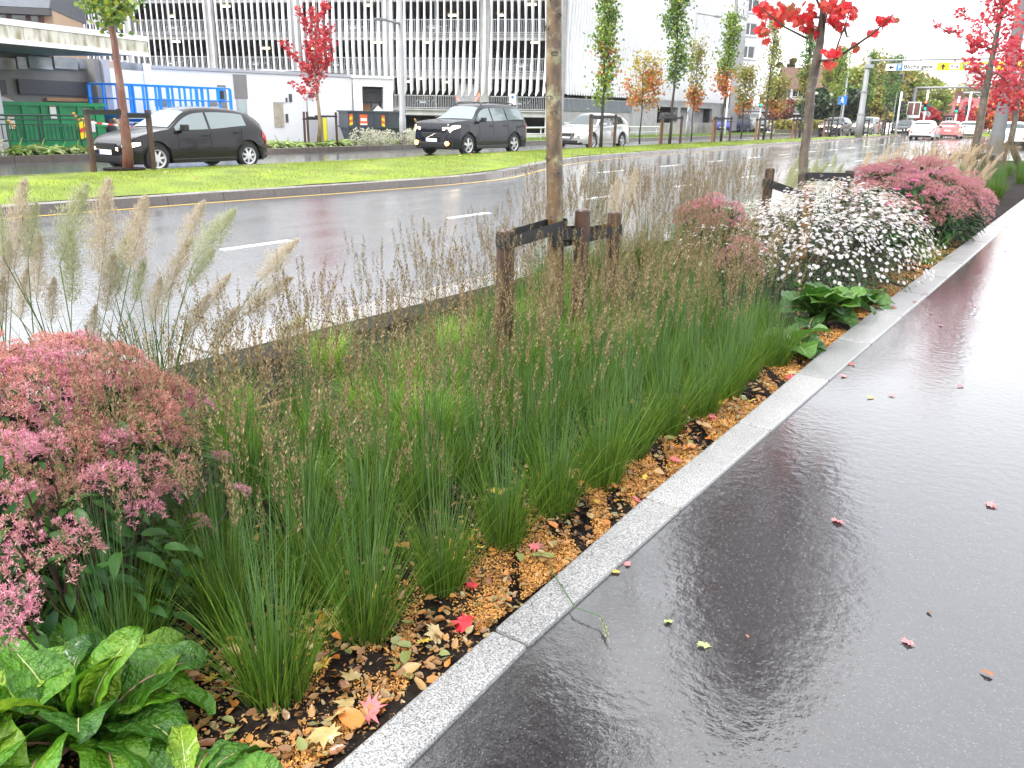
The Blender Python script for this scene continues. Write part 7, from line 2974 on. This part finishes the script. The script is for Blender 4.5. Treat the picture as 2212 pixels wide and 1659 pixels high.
def aster(label, c, rr, nf_, seed, nparts=0, nleaf=4200, size=.0165):
    rs = np.random.RandomState(seed)
    t = thing('aster_bush', label, 'flowering bush', (c[0], c[1], -.05))
    B, C0 = np.array([c[0], c[1], -.05]), np.array(c)
    d = rs.normal(size=(nf_ * 3, 3))
    d /= np.linalg.norm(d, axis=1, keepdims=True)
    d = d[d[:, 2] > -.22]
    keep = rs.uniform(size=len(d)) < (.22 + .78 * np.clip(d[:, 2] * 1.3 + .05, 0, 1))
    d = d[keep][:nf_]
    q = .98 + rs.normal(0, .045, len(d)) + .05 * np.sin(d[:, 0] * 5 + seed) * np.cos(d[:, 1] * 7)
    P = C0 + d * np.array(rr) * q[:, None]
    nrm = d / np.array(rr)
    nrm = nrm / np.linalg.norm(nrm, axis=1, keepdims=True) + np.array([0, 0, .7]) + rs.normal(0, .3, d.shape)
    fr = frames(nrm, rs)
    sc = size * rs.uniform(.8, 1.2, len(P))
    # nearest flowers as single parts
    order = np.argsort(P[:, 1] - .6 * P[:, 0])
    for i in order[:nparts]:
        o = bpy.data.objects.new('daisy', daisy_data)
        COL.objects.link(o)
        o.parent = t
        o.location = P[i] - B
        o.rotation_euler = mat3_euler(fr[i])
        o.scale = (sc[i],) * 3
    r_ = order[nparts:]
    V, F = scatter(dv, df, P[r_] - B, fr[r_], sc[r_])
    o = mesh('daisies', V, F, [M['petal'], M['eye']], t, mi=np.tile(dm, len(r_)))
    o['kind'] = 'stuff'
    n = nleaf
    d = rs.normal(size=(n, 3))
    d /= np.linalg.norm(d, axis=1, keepdims=True)
    u = rs.uniform(.55, .96, n)
    pos = C0 + d * np.array(rr) * u[:, None]
    pos[:, 2] = np.where(pos[:, 2] < 0, rs.uniform(0, .2, n), pos[:, 2])
    V, F = scatter(LANCE * np.array([.8, 1, 1]), LF, pos - B, leaf_rots(pos - C0 + rs.normal(0, .15, (n, 3)), rs, .3), rs.uniform(.02, .045, n))
    mesh('foliage', V, F, M['leaf_aster'], t)['kind'] = 'stuff'
    return t


aster('large dome of white daisy flowers leaning over the granite edging', (-2.05, 8.3, .27), (.86, 1.15, .66), 3000, 21, nparts=300, nleaf=5200, size=.0175)
aster('low white daisy flowers round the stakes of the second tree', (-3.1, 10.4, .15), (1.0, 1.5, .40), 1600, 22, nleaf=2600, size=.019)
aster('white daisy flowers between the second tree and the buff plumed grasses', (-3.2, 13.4, .15), (.85, 1.2, .40), 1100, 23, nleaf=1600, size=.02)
aster('few white daisies mixed with seed heads at the left of the flower dome', (-2.75, 7.3, .2), (.5, .5, .38), 170, 24, nleaf=800, size=.017)

# ----- coneflowers
M['cone_petal'] = mat('magenta_petal', (0.75, 0.10, 0.32), 0.5, trans=.4)
M['cone'] = mat('rust_cone', (0.20, 0.04, 0.02), 0.6)
for k, (px, py, lab) in enumerate(((1977, 386, 'topmost magenta coneflower in front of the big pink bush'), (1938, 405, 'drooping magenta coneflower left of the topmost one'), (1965, 420, 'pale magenta coneflower below the topmost one'),
                                   (1983, 447, 'lowest magenta coneflower in front of the dark leaves'), (1925, 438, 'magenta coneflower lowest on the left, at the aster edge'))):
    p = at(px, py, 10.6)
    t = thing('coneflower', lab, 'flower', (p.x + .02, 10.6, -.05))
    hh = p.z + .05
    mb = MB()
    mb.tube([(0, 0, 0), (-.01, 0, hh * .6), (-.02, 0, hh)], .004, 5)
    mb.build('stem', M['leaf_bush'], t)
    for q in range(12):
        a = 2 * PI * q / 12
        ca, sa = math.cos(a), math.sin(a)
        V = [(-.02 + ca * .012 - sa * .006, sa * .012 + ca * .006, hh), (-.02 + ca * .012 + sa * .006, sa * .012 - ca * .006, hh), (-.02 + ca * .05 + sa * .007, sa * .05 - ca * .007, hh - .018), (-.02 + ca * .05 - sa * .007, sa * .05 + ca * .007, hh - .018)]
        mesh('petal', V, [(0, 1, 2, 3)], M['cone_petal'], t)
    mb = MB()
    mb.tube([(-.02, 0, hh - .005), (-.02, 0, hh + .012), (-.02, 0, hh + .022)], [.018, .015, .005], 10)
    mb.build('cone', M['cone'], t, smooth=True)

# ----- broad leaved plants
def broad_mat(name, base, edge, dark):
    m = bpy.data.materials.new(name)
    m.use_nodes = True
    N, L = m.node_tree.nodes, m.node_tree.links
    b = N['Principled BSDF']
    tc = N.new('ShaderNodeTexCoord')
    no = N.new('ShaderNodeTexNoise')
    no.inputs['Scale'].default_value = 3.5
    no.inputs['Detail'].default_value = 5
    L.new(tc.outputs['Object'], no.inputs['Vector'])
    oi = N.new('ShaderNodeObjectInfo')
    mx = N.new('ShaderNodeMath')
    mx.operation = 'MULTIPLY_ADD'
    mx.inputs[1].default_value = .55
    L.new(no.outputs['Fac'], mx.inputs[0])
    m2 = N.new('ShaderNodeMath')
    m2.operation = 'MULTIPLY'
    m2.inputs[1].default_value = .5
    L.new(oi.outputs['Random'], m2.inputs[0])
    L.new(m2.outputs[0], mx.inputs[2])
    cr = N.new('ShaderNodeValToRGB')
    cr.color_ramp.elements[0].position = .22
    cr.color_ramp.elements[0].color = (*dark, 1)
    cr.color_ramp.elements[1].position = .8
    cr.color_ramp.elements[1].color = (*edge, 1)
    e = cr.color_ramp.elements.new(.5)
    e.color = (*base, 1)
    L.new(mx.outputs[0], cr.inputs[0])
    L.new(cr.outputs[0], b.inputs['Base Color'])
    b.inputs['Roughness'].default_value = .33
    b.inputs['Coat Weight'].default_value = .35
    b.inputs['Coat Roughness'].default_value = .15
    vo = N.new('ShaderNodeTexNoise')
    vo.inputs['Scale'].default_value = 16
    vo.inputs['Detail'].default_value = 3
    L.new(tc.outputs['Object'], vo.inputs['Vector'])
    bp = N.new('ShaderNodeBump')
    bp.inputs['Strength'].default_value = .7
    bp.inputs['Distance'].default_value = .05
    L.new(vo.outputs['Fac'], bp.inputs['Height'])
    L.new(bp.outputs[0], b.inputs['Normal'])
    tr = N.new('ShaderNodeBsdfTranslucent')
    L.new(cr.outputs[0], tr.inputs['Color'])
    ms = N.new('ShaderNodeMixShader')
    ms.inputs[0].default_value = .28
    L.new(b.outputs[0], ms.inputs[1])
    L.new(tr.outputs[0], ms.inputs[2])
    L.new(ms.outputs[0], N['Material Output'].inputs[0])
    return m


M['broad'] = broad_mat('broad_green_leaf', (0.10, 0.27, 0.015), (0.30, 0.46, 0.03), (0.025, 0.10, 0.014))
M['broad_dark'] = broad_mat('dark_broad_leaf', (0.045, 0.14, 0.015), (0.11, 0.25, 0.03), (0.02, 0.075, 0.014))
M['rib_pale'] = mat('pale_midrib', (0.38, 0.42, 0.16), 0.45)
M['rib_pink'] = mat('pinkish_midrib', (0.42, 0.24, 0.16), 0.45)


def broad_leaf(seed, arch=1.3, tw=0.0, wid=.21, wav=.03):
    """one unit long wrinkled leaf arching along +y, with its midrib as a second mesh"""
    rs = np.random.RandomState(seed)
    nu, nv = 24, 13
    V = []
    y = z = 0
    a = .95
    spine = []
    for i in range(nu):
        spine.append((y, z, a))
        st = 1 / (nu - 1)
        y += math.cos(a) * st
        z += math.sin(a) * st
        a -= arch * st * (1.4 if i > 6 else .7)
    f1, f2, ph = rs.uniform(16, 22), rs.uniform(9, 13), rs.uniform(0, 6)
    for i, (y, z, a) in enumerate(spine):
        u = i / (nu - 1)
        w = wid * (math.sin(PI * min(1, .03 + u * .97)) ** .62) * (.32 + .95 * min(1, u * 2.2)) * (1 - .25 * u)
        if u < .10:
            w *= .45 + 5.5 * u
        for j in range(nv):
            v = -1 + 2 * j / (nv - 1)
            q = abs(v)
            lift = .34 * w * q - wav * .5 * math.exp(-(v * 5) ** 2)
            ed = wav * 1.25 * q ** 2 * math.sin(u * f2 * (1 if v > 0 else 1.13) + ph + (0 if v > 0 else 2))
            wr = wav * .5 * math.sin(u * f1 * 2.1 - q * 5 + ph) * min(1, q * 2.5) * (1 - .4 * q) + wav * .22 * rs.normal()* (1 - q)
            off = lift + ed + wr
            x = v * w * (1 + .06 * math.sin(u * 31 + v))
            V.append((x + tw * z * .3, y - math.sin(a) * off, z + math.cos(a) * off))
    F = [(i * nv + j, i * nv + j + 1, (i + 1) * nv + j + 1, (i + 1) * nv + j) for i in range(nu - 1) for j in range(nv - 1)]
    o = mesh('leaf', V, F, M['broad'], smooth=True)
    me = o.data
    bpy.data.objects.remove(o)
    mb = MB()
    mid = nv // 2
    P = [V[i * nv + mid] for i in range(0, nu - 2, 2)]
    mb.tube([(p[0], p[1], p[2] + .003) for p in P], [.014 * (1 - .8 * k / len(P)) for k in range(len(P))], 5)
    o = mb.build('midrib', M['rib_pale' if seed % 3 else 'rib_pink'], smooth=True)
    m2 = o.data
    bpy.data.objects.remove(o)
    return me, m2


BL = [broad_leaf(500 + i, arch=(1.1, 1.5, 1.9, 1.3, 2.3, .9)[i], wid=(.20, .23, .19, .25, .21, .18)[i], tw=(0, .5, -.5, .3, -.3, 0)[i]) for i in range(6)]


BLD = []
for me_, m2_ in BL:
    c_ = me_.copy()
    c_.materials[0] = M['broad_dark']
    BLD.append((c_, m2_))


def broad_plant(label, base, leaves, name='broad_leaf_plant', dark=False, wide=1.0):
    """leaves = [(azimuth deg (0 = +X), elevation tilt deg, length, variant)]"""
    t = thing(name, label, 'plant', base)
    rs = random.Random(int(base[1] * 100))
    for i, (az, el, L, k) in enumerate(leaves):
        me, m2 = (BLD if dark else BL)[k % 6]
        o = bpy.data.objects.new('leaf', me)
        COL.objects.link(o)
        o.parent = t
        o.rotation_euler = (R(el), R(rs.uniform(-18, 18)), R(az - 90))
        o.location = (math.cos(R(az)) * .02, math.sin(R(az)) * .02, .01)
        o.scale = (L * wide, L, L)
        r_ = bpy.data.objects.new('midrib', m2)
        COL.objects.link(r_)
        r_.parent = o
    return t


rb = random.Random(77)
broad_plant('lush plant of broad wrinkled bright green leaves in the lower left corner', (-1.86, .80, -.045),
            [(az, el + 8, L * 1.22, rb.randrange(6)) for az, el, L in ((20, -12, .30), (48, -4, .31), (75, 0, .31), (100, 4, .30), (125, 6, .28), (150, 4, .30), (178, 0, .30), (205, 0, .30), (235, 0, .28), (262, -4, .29), (290, -6, .29), (318, -10, .30), (345, -12, .30),
                                                       (35, 24, .27), (85, 30, .29), (130, 32, .28), (180, 28, .27), (230, 24, .24), (280, 16, .26), (330, 14, .26), (60, 46, .25), (100, 52, .24), (150, 46, .25), (250, 34, .20), (10, -20, .26))])
broad_plant('second rosette of broad wrinkled leaves at the bottom left edge', (-2.02, .62, -.045),
            [(az, el + 8, L * 1.22, rb.randrange(6)) for az, el, L in ((0, 0, .28), (40, 4, .28), (75, 6, .30), (110, 4, .29), (150, 0, .27), (200, 0, .27), (250, 0, .27), (300, 0, .27), (20, 24, .22), (95, 28, .24), (160, 24, .22), (330, 20, .24))])
broad_plant('low broad leaf plant spreading towards the granite edging at the bottom edge', (-1.50, .86, -.045),
            [(az, el, L, rb.randrange(6)) for az, el, L in ((50, -24, .22), (80, -16, .20), (20, -22, .18), (0, -20, .20), (-40, -20, .18), (110, -10, .17), (150, -8, .18), (230, -10, .17))])
broad_plant('broad green leaved plant tumbling over the granite edging below the daisies', (-1.66, 6.6, -.045),
            [(az, el + 10, L * 1.08, rb.randrange(6)) for az, el, L in ((-100, 4, .42), (-70, 8, .44), (-45, 0, .46), (-20, -4, .42), (10, -4, .42), (40, 4, .40), (80, 8, .40), (120, 8, .40), (160, 6, .40), (200, 6, .42), (235, 4, .42),
                                                       (-85, 28, .36), (-30, 26, .38), (30, 26, .34), (110, 28, .34), (190, 28, .36), (-60, 44, .30), (150, 46, .30), (-50, -14, .34), (-15, -16, .34), (-90, -12, .34))], dark=True, wide=1.45)
broad_plant('slim drooping green leaves at the edge just before the tumbling plant', (-1.58, 5.62, -.045),
            [(az, el, L, rb.randrange(6)) for az, el, L in ((-90, 0, .26), (-50, -8, .36), (-20, -14, .34), (20, -4, .32), (60, 8, .30), (120, 12, .28), (180, 10, .26), (230, 4, .26), (-10, 22, .34))], dark=True, wide=1.25)
broad_plant('broad green leaves right of the tumbling plant under the aster dome', (-1.55, 7.35, -.045),
            [(az, el, L, rb.randrange(6)) for az, el, L in ((-100, 0, .34), (-60, -4, .34), (-20, -8, .32), (20, 0, .30), (70, 6, .30), (130, 8, .30), (200, 6, .32), (-80, 26, .28), (0, 22, .26), (100, 28, .26))], dark=True, wide=1.3)
# grassy tuft hanging over the edging beyond the aster dome
rs_ = np.random.RandomState(3)
t = thing('arching_grass', 'arching yellow green grass tuft at the right foot of the aster dome', 'grass', (-1.5, 10.25, -.05))
V, F, tips, az, an = ribbon_blades(110, rs_, .08, .50, .005, (.35, .2), (1.1, .4), 6)
mesh('leaf_blades', V, F, M['blade'], t)['kind'] = 'stuff'

# ----- hostas and seed stalks in the far planting strip
M['hosta'] = mat('variegated_hosta', (1, 1, 1), 0.4, colors=[(0.36, 0.46, 0.14), (0.20, 0.34, 0.06), (0.58, 0.62, 0.36), (0.26, 0.40, 0.08)], trans=.3)
M['hosta_pale'] = mat('pale_aster_mass', (1, 1, 1), 0.5, colors=[(0.55, 0.55, 0.42), (0.66, 0.62, 0.52), (0.40, 0.44, 0.24)], trans=.3)
protos = []
for k in range(3):
    rs_ = np.random.RandomState(600 + k)
    t = thing('hosta', 'x', 'plant')
    n = 46
    az = rs_.uniform(0, 2 * PI, n)
    dirs = np.stack([np.cos(az), np.sin(az), rs_.uniform(.2, 1.3, n)], 1)
    V, F = scatter(LANCE * np.array([.8, 1, 2.2]), LF, np.stack([np.cos(az) * .04, np.sin(az) * .04, np.zeros(n)], 1), leaf_rots(dirs, rs_, .1), rs_.uniform(.26, .45, n))
    mesh('leaves', V, F, M['hosta'], t, smooth=True)['kind'] = 'stuff'
    protos.append(t)
rs_ = np.random.RandomState(610)
tp = thing('pale_hosta', 'x', 'plant')
n = 420
d = rs_.normal(size=(n, 3))
pos = d / np.linalg.norm(d, axis=1, keepdims=True) * np.array([.42, .42, .4]) * rs_.uniform(.5, 1, n)[:, None] + np.array([0, 0, .3])
pos[:, 2] = np.abs(pos[:, 2])
V, F = scatter(QUAD, QF, pos, rots(n, spread=1.2, rs=rs_), rs_.uniform(.03, .06, n))
mesh('leaves', V, F, M['hosta_pale'], tp)['kind'] = 'stuff'
hused = [False] * 3
pused = [False]
y = 8.2
while y < 30.5:
    x = -24.35 + rg.uniform(-.2, .1)
    pale = (8 < y < 11.2) or (24.3 < y < 26) or (26.9 < y < 28)
    if pale:
        put([tp], pused, x, y, .13, rg.uniform(0, 6), rg.uniform(.8, 1.1), 'pale whitish low plant in the far planting strip', 'pale plants in the far strip', 'pale_plant')
    else:
        put(protos, hused, x, y, .13, rg.uniform(0, 6), rg.uniform(.75, 1.15), 'light green striped leaf tuft at the kerb, %s' % ('below the green railing' if y < 15 else 'behind the black hatchback' if y < 21 else 'near the small red maple' if y < 25 else 'near the street lamp post'), 'hostas in the far planting strip')
    if rg.random() < .8:
        put(protos, hused, x - .55, y + .2, .13, rg.uniform(0, 6), rg.uniform(.7, 1.05), 'light green striped leaf tuft in the far planting strip behind the kerb', 'hostas in the far planting strip')
    y += .52
for k, (y, hh) in enumerate(((11.3, .9), (13.1, 1.1), (13.35, .95), (14.3, .95), (10.9, .8), (26.8, .9), (27.6, 1.0), (28.3, .95), (28.9, .8))):
    t = thing('yellow_flower_stalk', 'thin stalk with faded yellow flowers above the striped leaves of the far strip', 'flower stalk', (-24.4, y, .12), group='yellow flower stalks in the far strip')
    mb = MB()
    mb.tube([(0, 0, 0), (.02, .03, hh * .6), (.0, .06, hh)], .012, 5)
    mb.tube([(.02, .03, hh * .6), (.03, .18, hh * .85)], .009, 4)
    mb.build('stem', M['stem'], t)
    for q, (a, b) in enumerate(((.06, hh), (.18, hh * .85), (.10, hh * .93))):
        mb = MB()
        mb.tube([(0.01, a, b - .02), (0.01, a, b + .03), (.01, a, b + .05)], [.02, .05, .02], 7)
        mb.build('flower', M['orange_flower'] if 'orange_flower' in M else M.setdefault('orange_flower', mat('faded_yellow_flower', (0.55, 0.30, 0.06), .6)), t)
# ---------------------------------------------------------------- fallen leaves, crumbs, small things
M['crumb'] = mat('orange_crumbs', (1, 1, 1), 0.6, colors=[(0.52, 0.24, 0.045), (0.62, 0.34, 0.08), (0.40, 0.16, 0.03), (0.56, 0.30, 0.10)])
M['bits'] = mat('dark_soil_bits', (1, 1, 1), 0.7, colors=[(0.03, 0.018, 0.012), (0.015, 0.01, 0.008), (0.06, 0.035, 0.02), (0.09, 0.05, 0.03)])
M['litter'] = mat('mixed_leaf_litter', (1, 1, 1), 0.45, colors=[(0.44, 0.15, 0.03), (0.44, 0.21, 0.05), (0.30, 0.16, 0.06), (0.20, 0.09, 0.035), (0.36, 0.25, 0.10), (0.16, 0.15, 0.06)], trans=.15, coat=.3)
rs_ = np.random.RandomState(9)
TRI = [(-.5, -.3, 0), (.5, -.35, .15), (.05, .6, -.05)]
# flakes drifted against the edging, in patches
n = 150000
yy = .7 + 13 * rs_.beta(1, 2.3, n)
xx = -1.33 - np.abs(rs_.normal(0, .17, n))
pat = np.sin(yy * 6.1 + 1) + np.sin(yy * 15.3 + xx * 19) + np.sin(xx * 41 + yy * 27) * .8 + rs_.normal(0, .35, n)
ok = (pat > -.3) & (xx > -2.2)
xx, yy = xx[ok], yy[ok]
n = len(xx)
V, F = scatter(TRI, [(0, 1, 2)], np.stack([xx, yy, rs_.uniform(-.045, -.025, n)], 1), rots(n, spread=.9, rs=rs_), rs_.uniform(.003, .0085, n) * (1 + yy * .06))
prop(mesh('orange_flakes', V, F, M['crumb']), 'orange seed flakes drifted along the granite edging on the dark soil', 'leaf litter', kind='stuff')
n = 42000
xx, yy = rs_.uniform(-4.2, -1.4, n), .6 + 14 * rs_.beta(1, 2, n)
V, F = scatter(TRI, [(0, 1, 2)], np.stack([xx, yy, rs_.uniform(-.055, -.03, n)], 1), rots(n, spread=1.2, rs=rs_), rs_.uniform(.006, .026, n))
prop(mesh('soil_crumbs', V, F, M['bits']), 'dark soil crumbs and wood chips covering the bed', 'soil', kind='stuff')
CURL = np.array([(-.22, 0, .05), (0, -.03, -.02), (.24, 0, .08), (-.30, .35, .16), (0, .33, 0), (.32, .36, .12), (-.22, .7, .10), (0, .72, .02), (.2, .7, .16), (0, 1.0, .12)])
CURLF = np.array([(0, 1, 4, 3), (1, 2, 5, 4), (3, 4, 7, 6), (4, 5, 8, 7), (6, 7, 9, 9), (7, 8, 9, 9)])
CURLT = np.array([(0, 1, 4), (0, 4, 3), (1, 2, 5), (1, 5, 4), (3, 4, 7), (3, 7, 6), (4, 5, 8), (4, 8, 7), (6, 7, 9), (7, 8, 9)])
n = 4800
yy = .6 + 16 * rs_.beta(1, 3.4, n)
xx = -1.30 - np.abs(rs_.normal(0, .36, n))
k = rs_.uniform(size=n) < .25
xx[k] = rs_.uniform(-4.2, -1.5, k.sum())
V, F = scatter(CURL, CURLT, np.stack([xx, yy, rs_.uniform(-.04, -.015, n)], 1), rots(n, spread=.55, rs=rs_), rs_.uniform(.008, .036, n))
prop(mesh('small_leaf_litter', V, F, M['litter'], smooth=True), 'small brown, tan and orange fallen leaves scattered over the soil', 'leaf litter', kind='stuff')

n = 1700
V, F = scatter(CURL, CURLT, np.stack([rs_.uniform(-2.15, -1.24, n), rs_.uniform(.72, 1.75, n), rs_.uniform(-.045, -.02, n)], 1), rots(n, spread=.5, rs=rs_), rs_.uniform(.006, .032, n))
prop(mesh('front_leaf_litter', V, F, M['litter'], smooth=True), 'fine brown leaf fragments on the soil at the bottom edge of the bed', 'leaf litter', kind='stuff')
n = 900
yy = .9 + 9 * rs_.beta(1, 2, n)
xx = -1.36 + np.abs(rs_.normal(0, .05, n)) + np.interp(yy, [1, 3, 6], [.09, .03, -.01])
V, F = scatter(TRI, [(0, 1, 2)], np.stack([xx, yy, np.full(n, .026)], 1), rots(n, spread=.3, rs=rs_), rs_.uniform(.002, .007, n))
prop(mesh('edging_crumbs', V, F, [M['bits']]), 'specks of soil washed onto the granite edging', 'soil', kind='stuff')
lf = {}
for nm, col, shape in (('orange', (0.50, 0.17, 0.03), 'c'), ('tan', (0.40, 0.24, 0.09), 'c'), ('brown', (0.24, 0.09, 0.035), 'c'), ('yellow', (0.60, 0.42, 0.06), 'm'), ('red', (0.55, 0.02, 0.03), 'm'), ('pink', (0.60, 0.16, 0.17), 'm'),
                       ('green', (0.32, 0.40, 0.14), 'm'), ('olive', (0.20, 0.22, 0.07), 'c'), ('straw', (0.42, 0.31, 0.13), 'm')):
    m_ = mat('fallen_%s_leaf' % nm, col, 0.35, var=.25, scale=25, coat=.4, trans=.1)
    if shape == 'm':
        V = MLV.copy()
        V[:, 1] -= .4
        V[:, 2] = .07 * np.sin(V[:, 0] * 7) + .10 * V[:, 1] ** 2 + .04
        o = mesh('leaf', V, MLF, m_)
    else:
        V = CURL.copy()
        V[:, 1] -= .5
        o = mesh('leaf', V, CURLT, m_, smooth=True)
    lf[nm] = o.data
    bpy.data.objects.remove(o)


def fallen(nm, x, y, z, s, label, rz=None, group=None, tilt=.15):
    o = bpy.data.objects.new('fallen_leaf', lf[nm])
    COL.objects.link(o)
    o.location = (x, y, z)
    o.rotation_euler = (rg.uniform(-tilt, tilt), rg.uniform(-tilt, tilt), rz if rz is not None else rg.uniform(0, 6.28))
    o.scale = (s, s, s)
    return prop(o, label, 'leaf', group)


named = [('pink', 2142, 1089, .07, 'pink maple leaf lying far right on the wet pavement'), ('pink', 1810, 1124, .065, 'salmon maple leaf on the pavement at the edge of the dark crown reflection'),
         ('pink', 1355, 1216, .04, 'small pink leaf on the pavement touching the granite edging'), ('yellow', 1330, 1233, .04, 'small yellow leaf lying on the rim of the granite edging'),
         ('green', 1444, 1341, .04, 'pale green leaf on the pavement, the upper of two'), ('green', 1520, 1392, .05, 'pale green leaf on the pavement, the lower of two'),
         ('yellow', 1880, 857, .06, 'yellow leaf on the mirror-wet pavement'), ('pink', 1927, 853, .05, 'pink leaf right beside the yellow leaf on the pavement'), ('red', 1838, 785, .07, 'bright red leaf on the pavement beside the edging'),
         ('pink', 1822, 811, .07, 'pink maple leaf on the pavement just below the bright red one'), ('red', 2075, 833, .05, 'small red leaf on the bright wet pavement at the right'), ('pink', 1962, 1385, .05, 'torn dark pink leaf scrap on the lower right pavement'),
         ('brown', 2010, 1320, .03, 'tiny brown leaf on the plain right pavement'), ('red', 1930, 668, .06, 'red leaf at the brink of the dark bush reflection'), ('red', 1975, 655, .06, 'red leaf near the kerb under the overhanging asters'),
         ('pink', 2000, 637, .07, 'pink leaf farther along the pavement by the edging'), ('pink', 2033, 702, .05, 'dark pink leaf in the bush reflection'), ('red', 2105, 660, .05, 'small red leaf far along the pavement'), ('brown', 1614, 1372, .02, 'tiny orange crumb leaf on the reflection of the crown'),
         ('brown', 1990, 520 + 120, .05, 'brown leaf by the edging under the asters')]
for nm, px, py, s, lab in named:
    p = ground(px, py, .012)
    on_kerb = p.x < -1.16
    fallen(nm, p.x, p.y, .026 if on_kerb else .009, s * .7, lab)
bedl = [('red', 1000, 1355, .075, 'bright crimson maple leaf on the litter beside the granite joint'), ('pink', 805, 1540, .075, 'salmon maple leaf at the front of the bed by the edging'), ('red', 1020, 1272, .04, 'red leaf scrap at the foot of the third front clump'),
        ('pink', 1158, 1188, .06, 'pink leaf between the front grass clumps'), ('pink', 1375, 1085, .05, 'small pink leaf by the edging joint in mid bed'), ('pink', 1460, 998, .06, 'pink leaf by the clump roots farther along'), ('pink', 1540, 905, .06, 'pink leaf below the dense grass curve'),
        ('red', 1708, 820, .07, 'red maple leaf lying against the edging'), ('orange', 755, 1560, .09, 'big orange curled leaf by the edging in the foreground'), ('straw', 740, 1350, .10, 'large pale straw coloured leaf behind the nearest clump'),
        ('olive', 1168, 1210, .09, 'greenish grey leaf on the flakes by the edging'), ('yellow', 985, 1215, .07, 'olive yellow leaf caught in a front clump'), ('orange', 1413, 1080, .06, 'orange leaf lying across the granite edging'),
        ('straw', 700, 1600, .08, 'straw coloured leaf at the bottom of the bed')]
for nm, px, py, s, lab in bedl:
    p = ground(px, py, -.03)
    fallen(nm, p.x, p.y, .026 if p.x > -1.30 else -.018, s, lab, tilt=.3)
for k in range(150):
    nm = rg.choice(('orange', 'orange', 'tan', 'tan', 'brown', 'straw', 'olive', 'yellow'))
    y = .75 + 5.2 * rg.random() ** 1.5
    x = -1.38 - abs(rg.gauss(0, .26))
    if x < -2.3:
        x = -1.6
    fallen(nm, x, y, -.022 + rg.uniform(0, .015), rg.uniform(.028, .062) * (1.2 if nm == 'straw' else 1), {'orange': 'curled orange brown dead leaf', 'tan': 'tan dead leaf', 'brown': 'dark brown dead leaf', 'straw': 'pale straw dead leaf', 'olive': 'olive dead leaf', 'yellow': 'yellowing dead leaf'}[nm]
           + ' in the litter along the granite edging', group='%s dead leaves in the litter' % nm, tilt=.5)
for k in range(55):
    nm = rg.choice(('orange', 'tan', 'brown', 'tan', 'olive'))
    fallen(nm, rg.uniform(-1.9, -1.28), rg.uniform(.85, 1.75), -.02, rg.uniform(.03, .06), nm + ' dead leaf on the soil at the front end of the bed', group='dead leaves at the front end of the bed', tilt=.5)
for k in range(26):
    x, y = -1.0 + 3 * rg.random() ** 2, 1.6 + 22 * rg.random()
    if x < 1.5:
        fallen(rg.choice(('pink', 'brown', 'brown')), min(x, y * .05 + .3), y, .009, rg.uniform(.015, .04), 'tiny leaf scrap scattered on the wet pavement', group='tiny leaf scraps on the pavement')
for k in range(26):
    y = rg.uniform(3, 26)
    x = rg.uniform(-17.3, -13.2 if y < 18 else -15.6)
    fallen(rg.choice(('tan', 'pink', 'straw')), x, y, med_z(max(0, min(1, (-12.8 - x) / 5))) + .03, rg.uniform(.08, .13), 'small fallen leaf on the bright lawn of the median', group='leaves on the median lawn')
# cane on the soil
a, b = ground(468, 912, -.02), ground(702, 845, -.02)
t = thing('bamboo_cane', 'thin tan cane lying on the bare soil behind the seed heads', 'cane', (a.x, a.y, -.01))
mb = MB()
dv_ = b - a
mb.tube([dv_ * (k / 8) for k in range(9)], [.010, .009, .010, .009, .010, .009, .009, .008, .008], 8)
mb.build('shaft', mat('tan_cane', (0.45, 0.27, 0.12), .5, var=.2, scale=10), t)
# broken grass stalk on the pavement
a, b = ground(1240, 1320, .012), ground(1312, 1378, .012)
t = thing('fallen_stalk', 'fallen green seed stalk reaching over the edging onto the pavement', 'grass stalk', (a.x, a.y, .02))
mb = MB()
mid = (b - a) * .5 + Vector((.02, .03, .01))
mb.tube([Vector((-.2, .16, .01)), Vector((0, 0, .008)), mid, b - a], .002, 5)
mb.build('stem', M['stem'], t)
tips = np.array([tuple(mid + ((b - a) - mid) * (k / 3)) for k in range(3)])
dd = np.tile(np.array(tuple(((b - a) - mid).normalized())), (3, 1))
V, F = seed_heads(tips, dd, np.random.RandomState(2), L=.05, w=.006, per=22, bit=.010)
mesh('seed_head', V, F, M['plumeg'], t)
# haze: wet air over the whole street
hz = MB()
hz.box((-300, -30, -1.2), (120, 330, 26))
haze = hz.build('haze', bpy.data.materials.new('haze_air'))
hm = haze.data.materials[0]
hm.use_nodes = True
hm.node_tree.nodes.clear()
ho = hm.node_tree.nodes.new('ShaderNodeOutputMaterial')
hv = hm.node_tree.nodes.new('ShaderNodeVolumePrincipled')
hv.inputs['Color'].default_value = (0.96, 0.97, 1.0, 1)
hv.inputs['Density'].default_value = 0.0003
hv.inputs['Anisotropy'].default_value = 0.2
hm.node_tree.links.new(hv.outputs[0], ho.inputs['Volume'])
haze['kind'] = 'stuff'
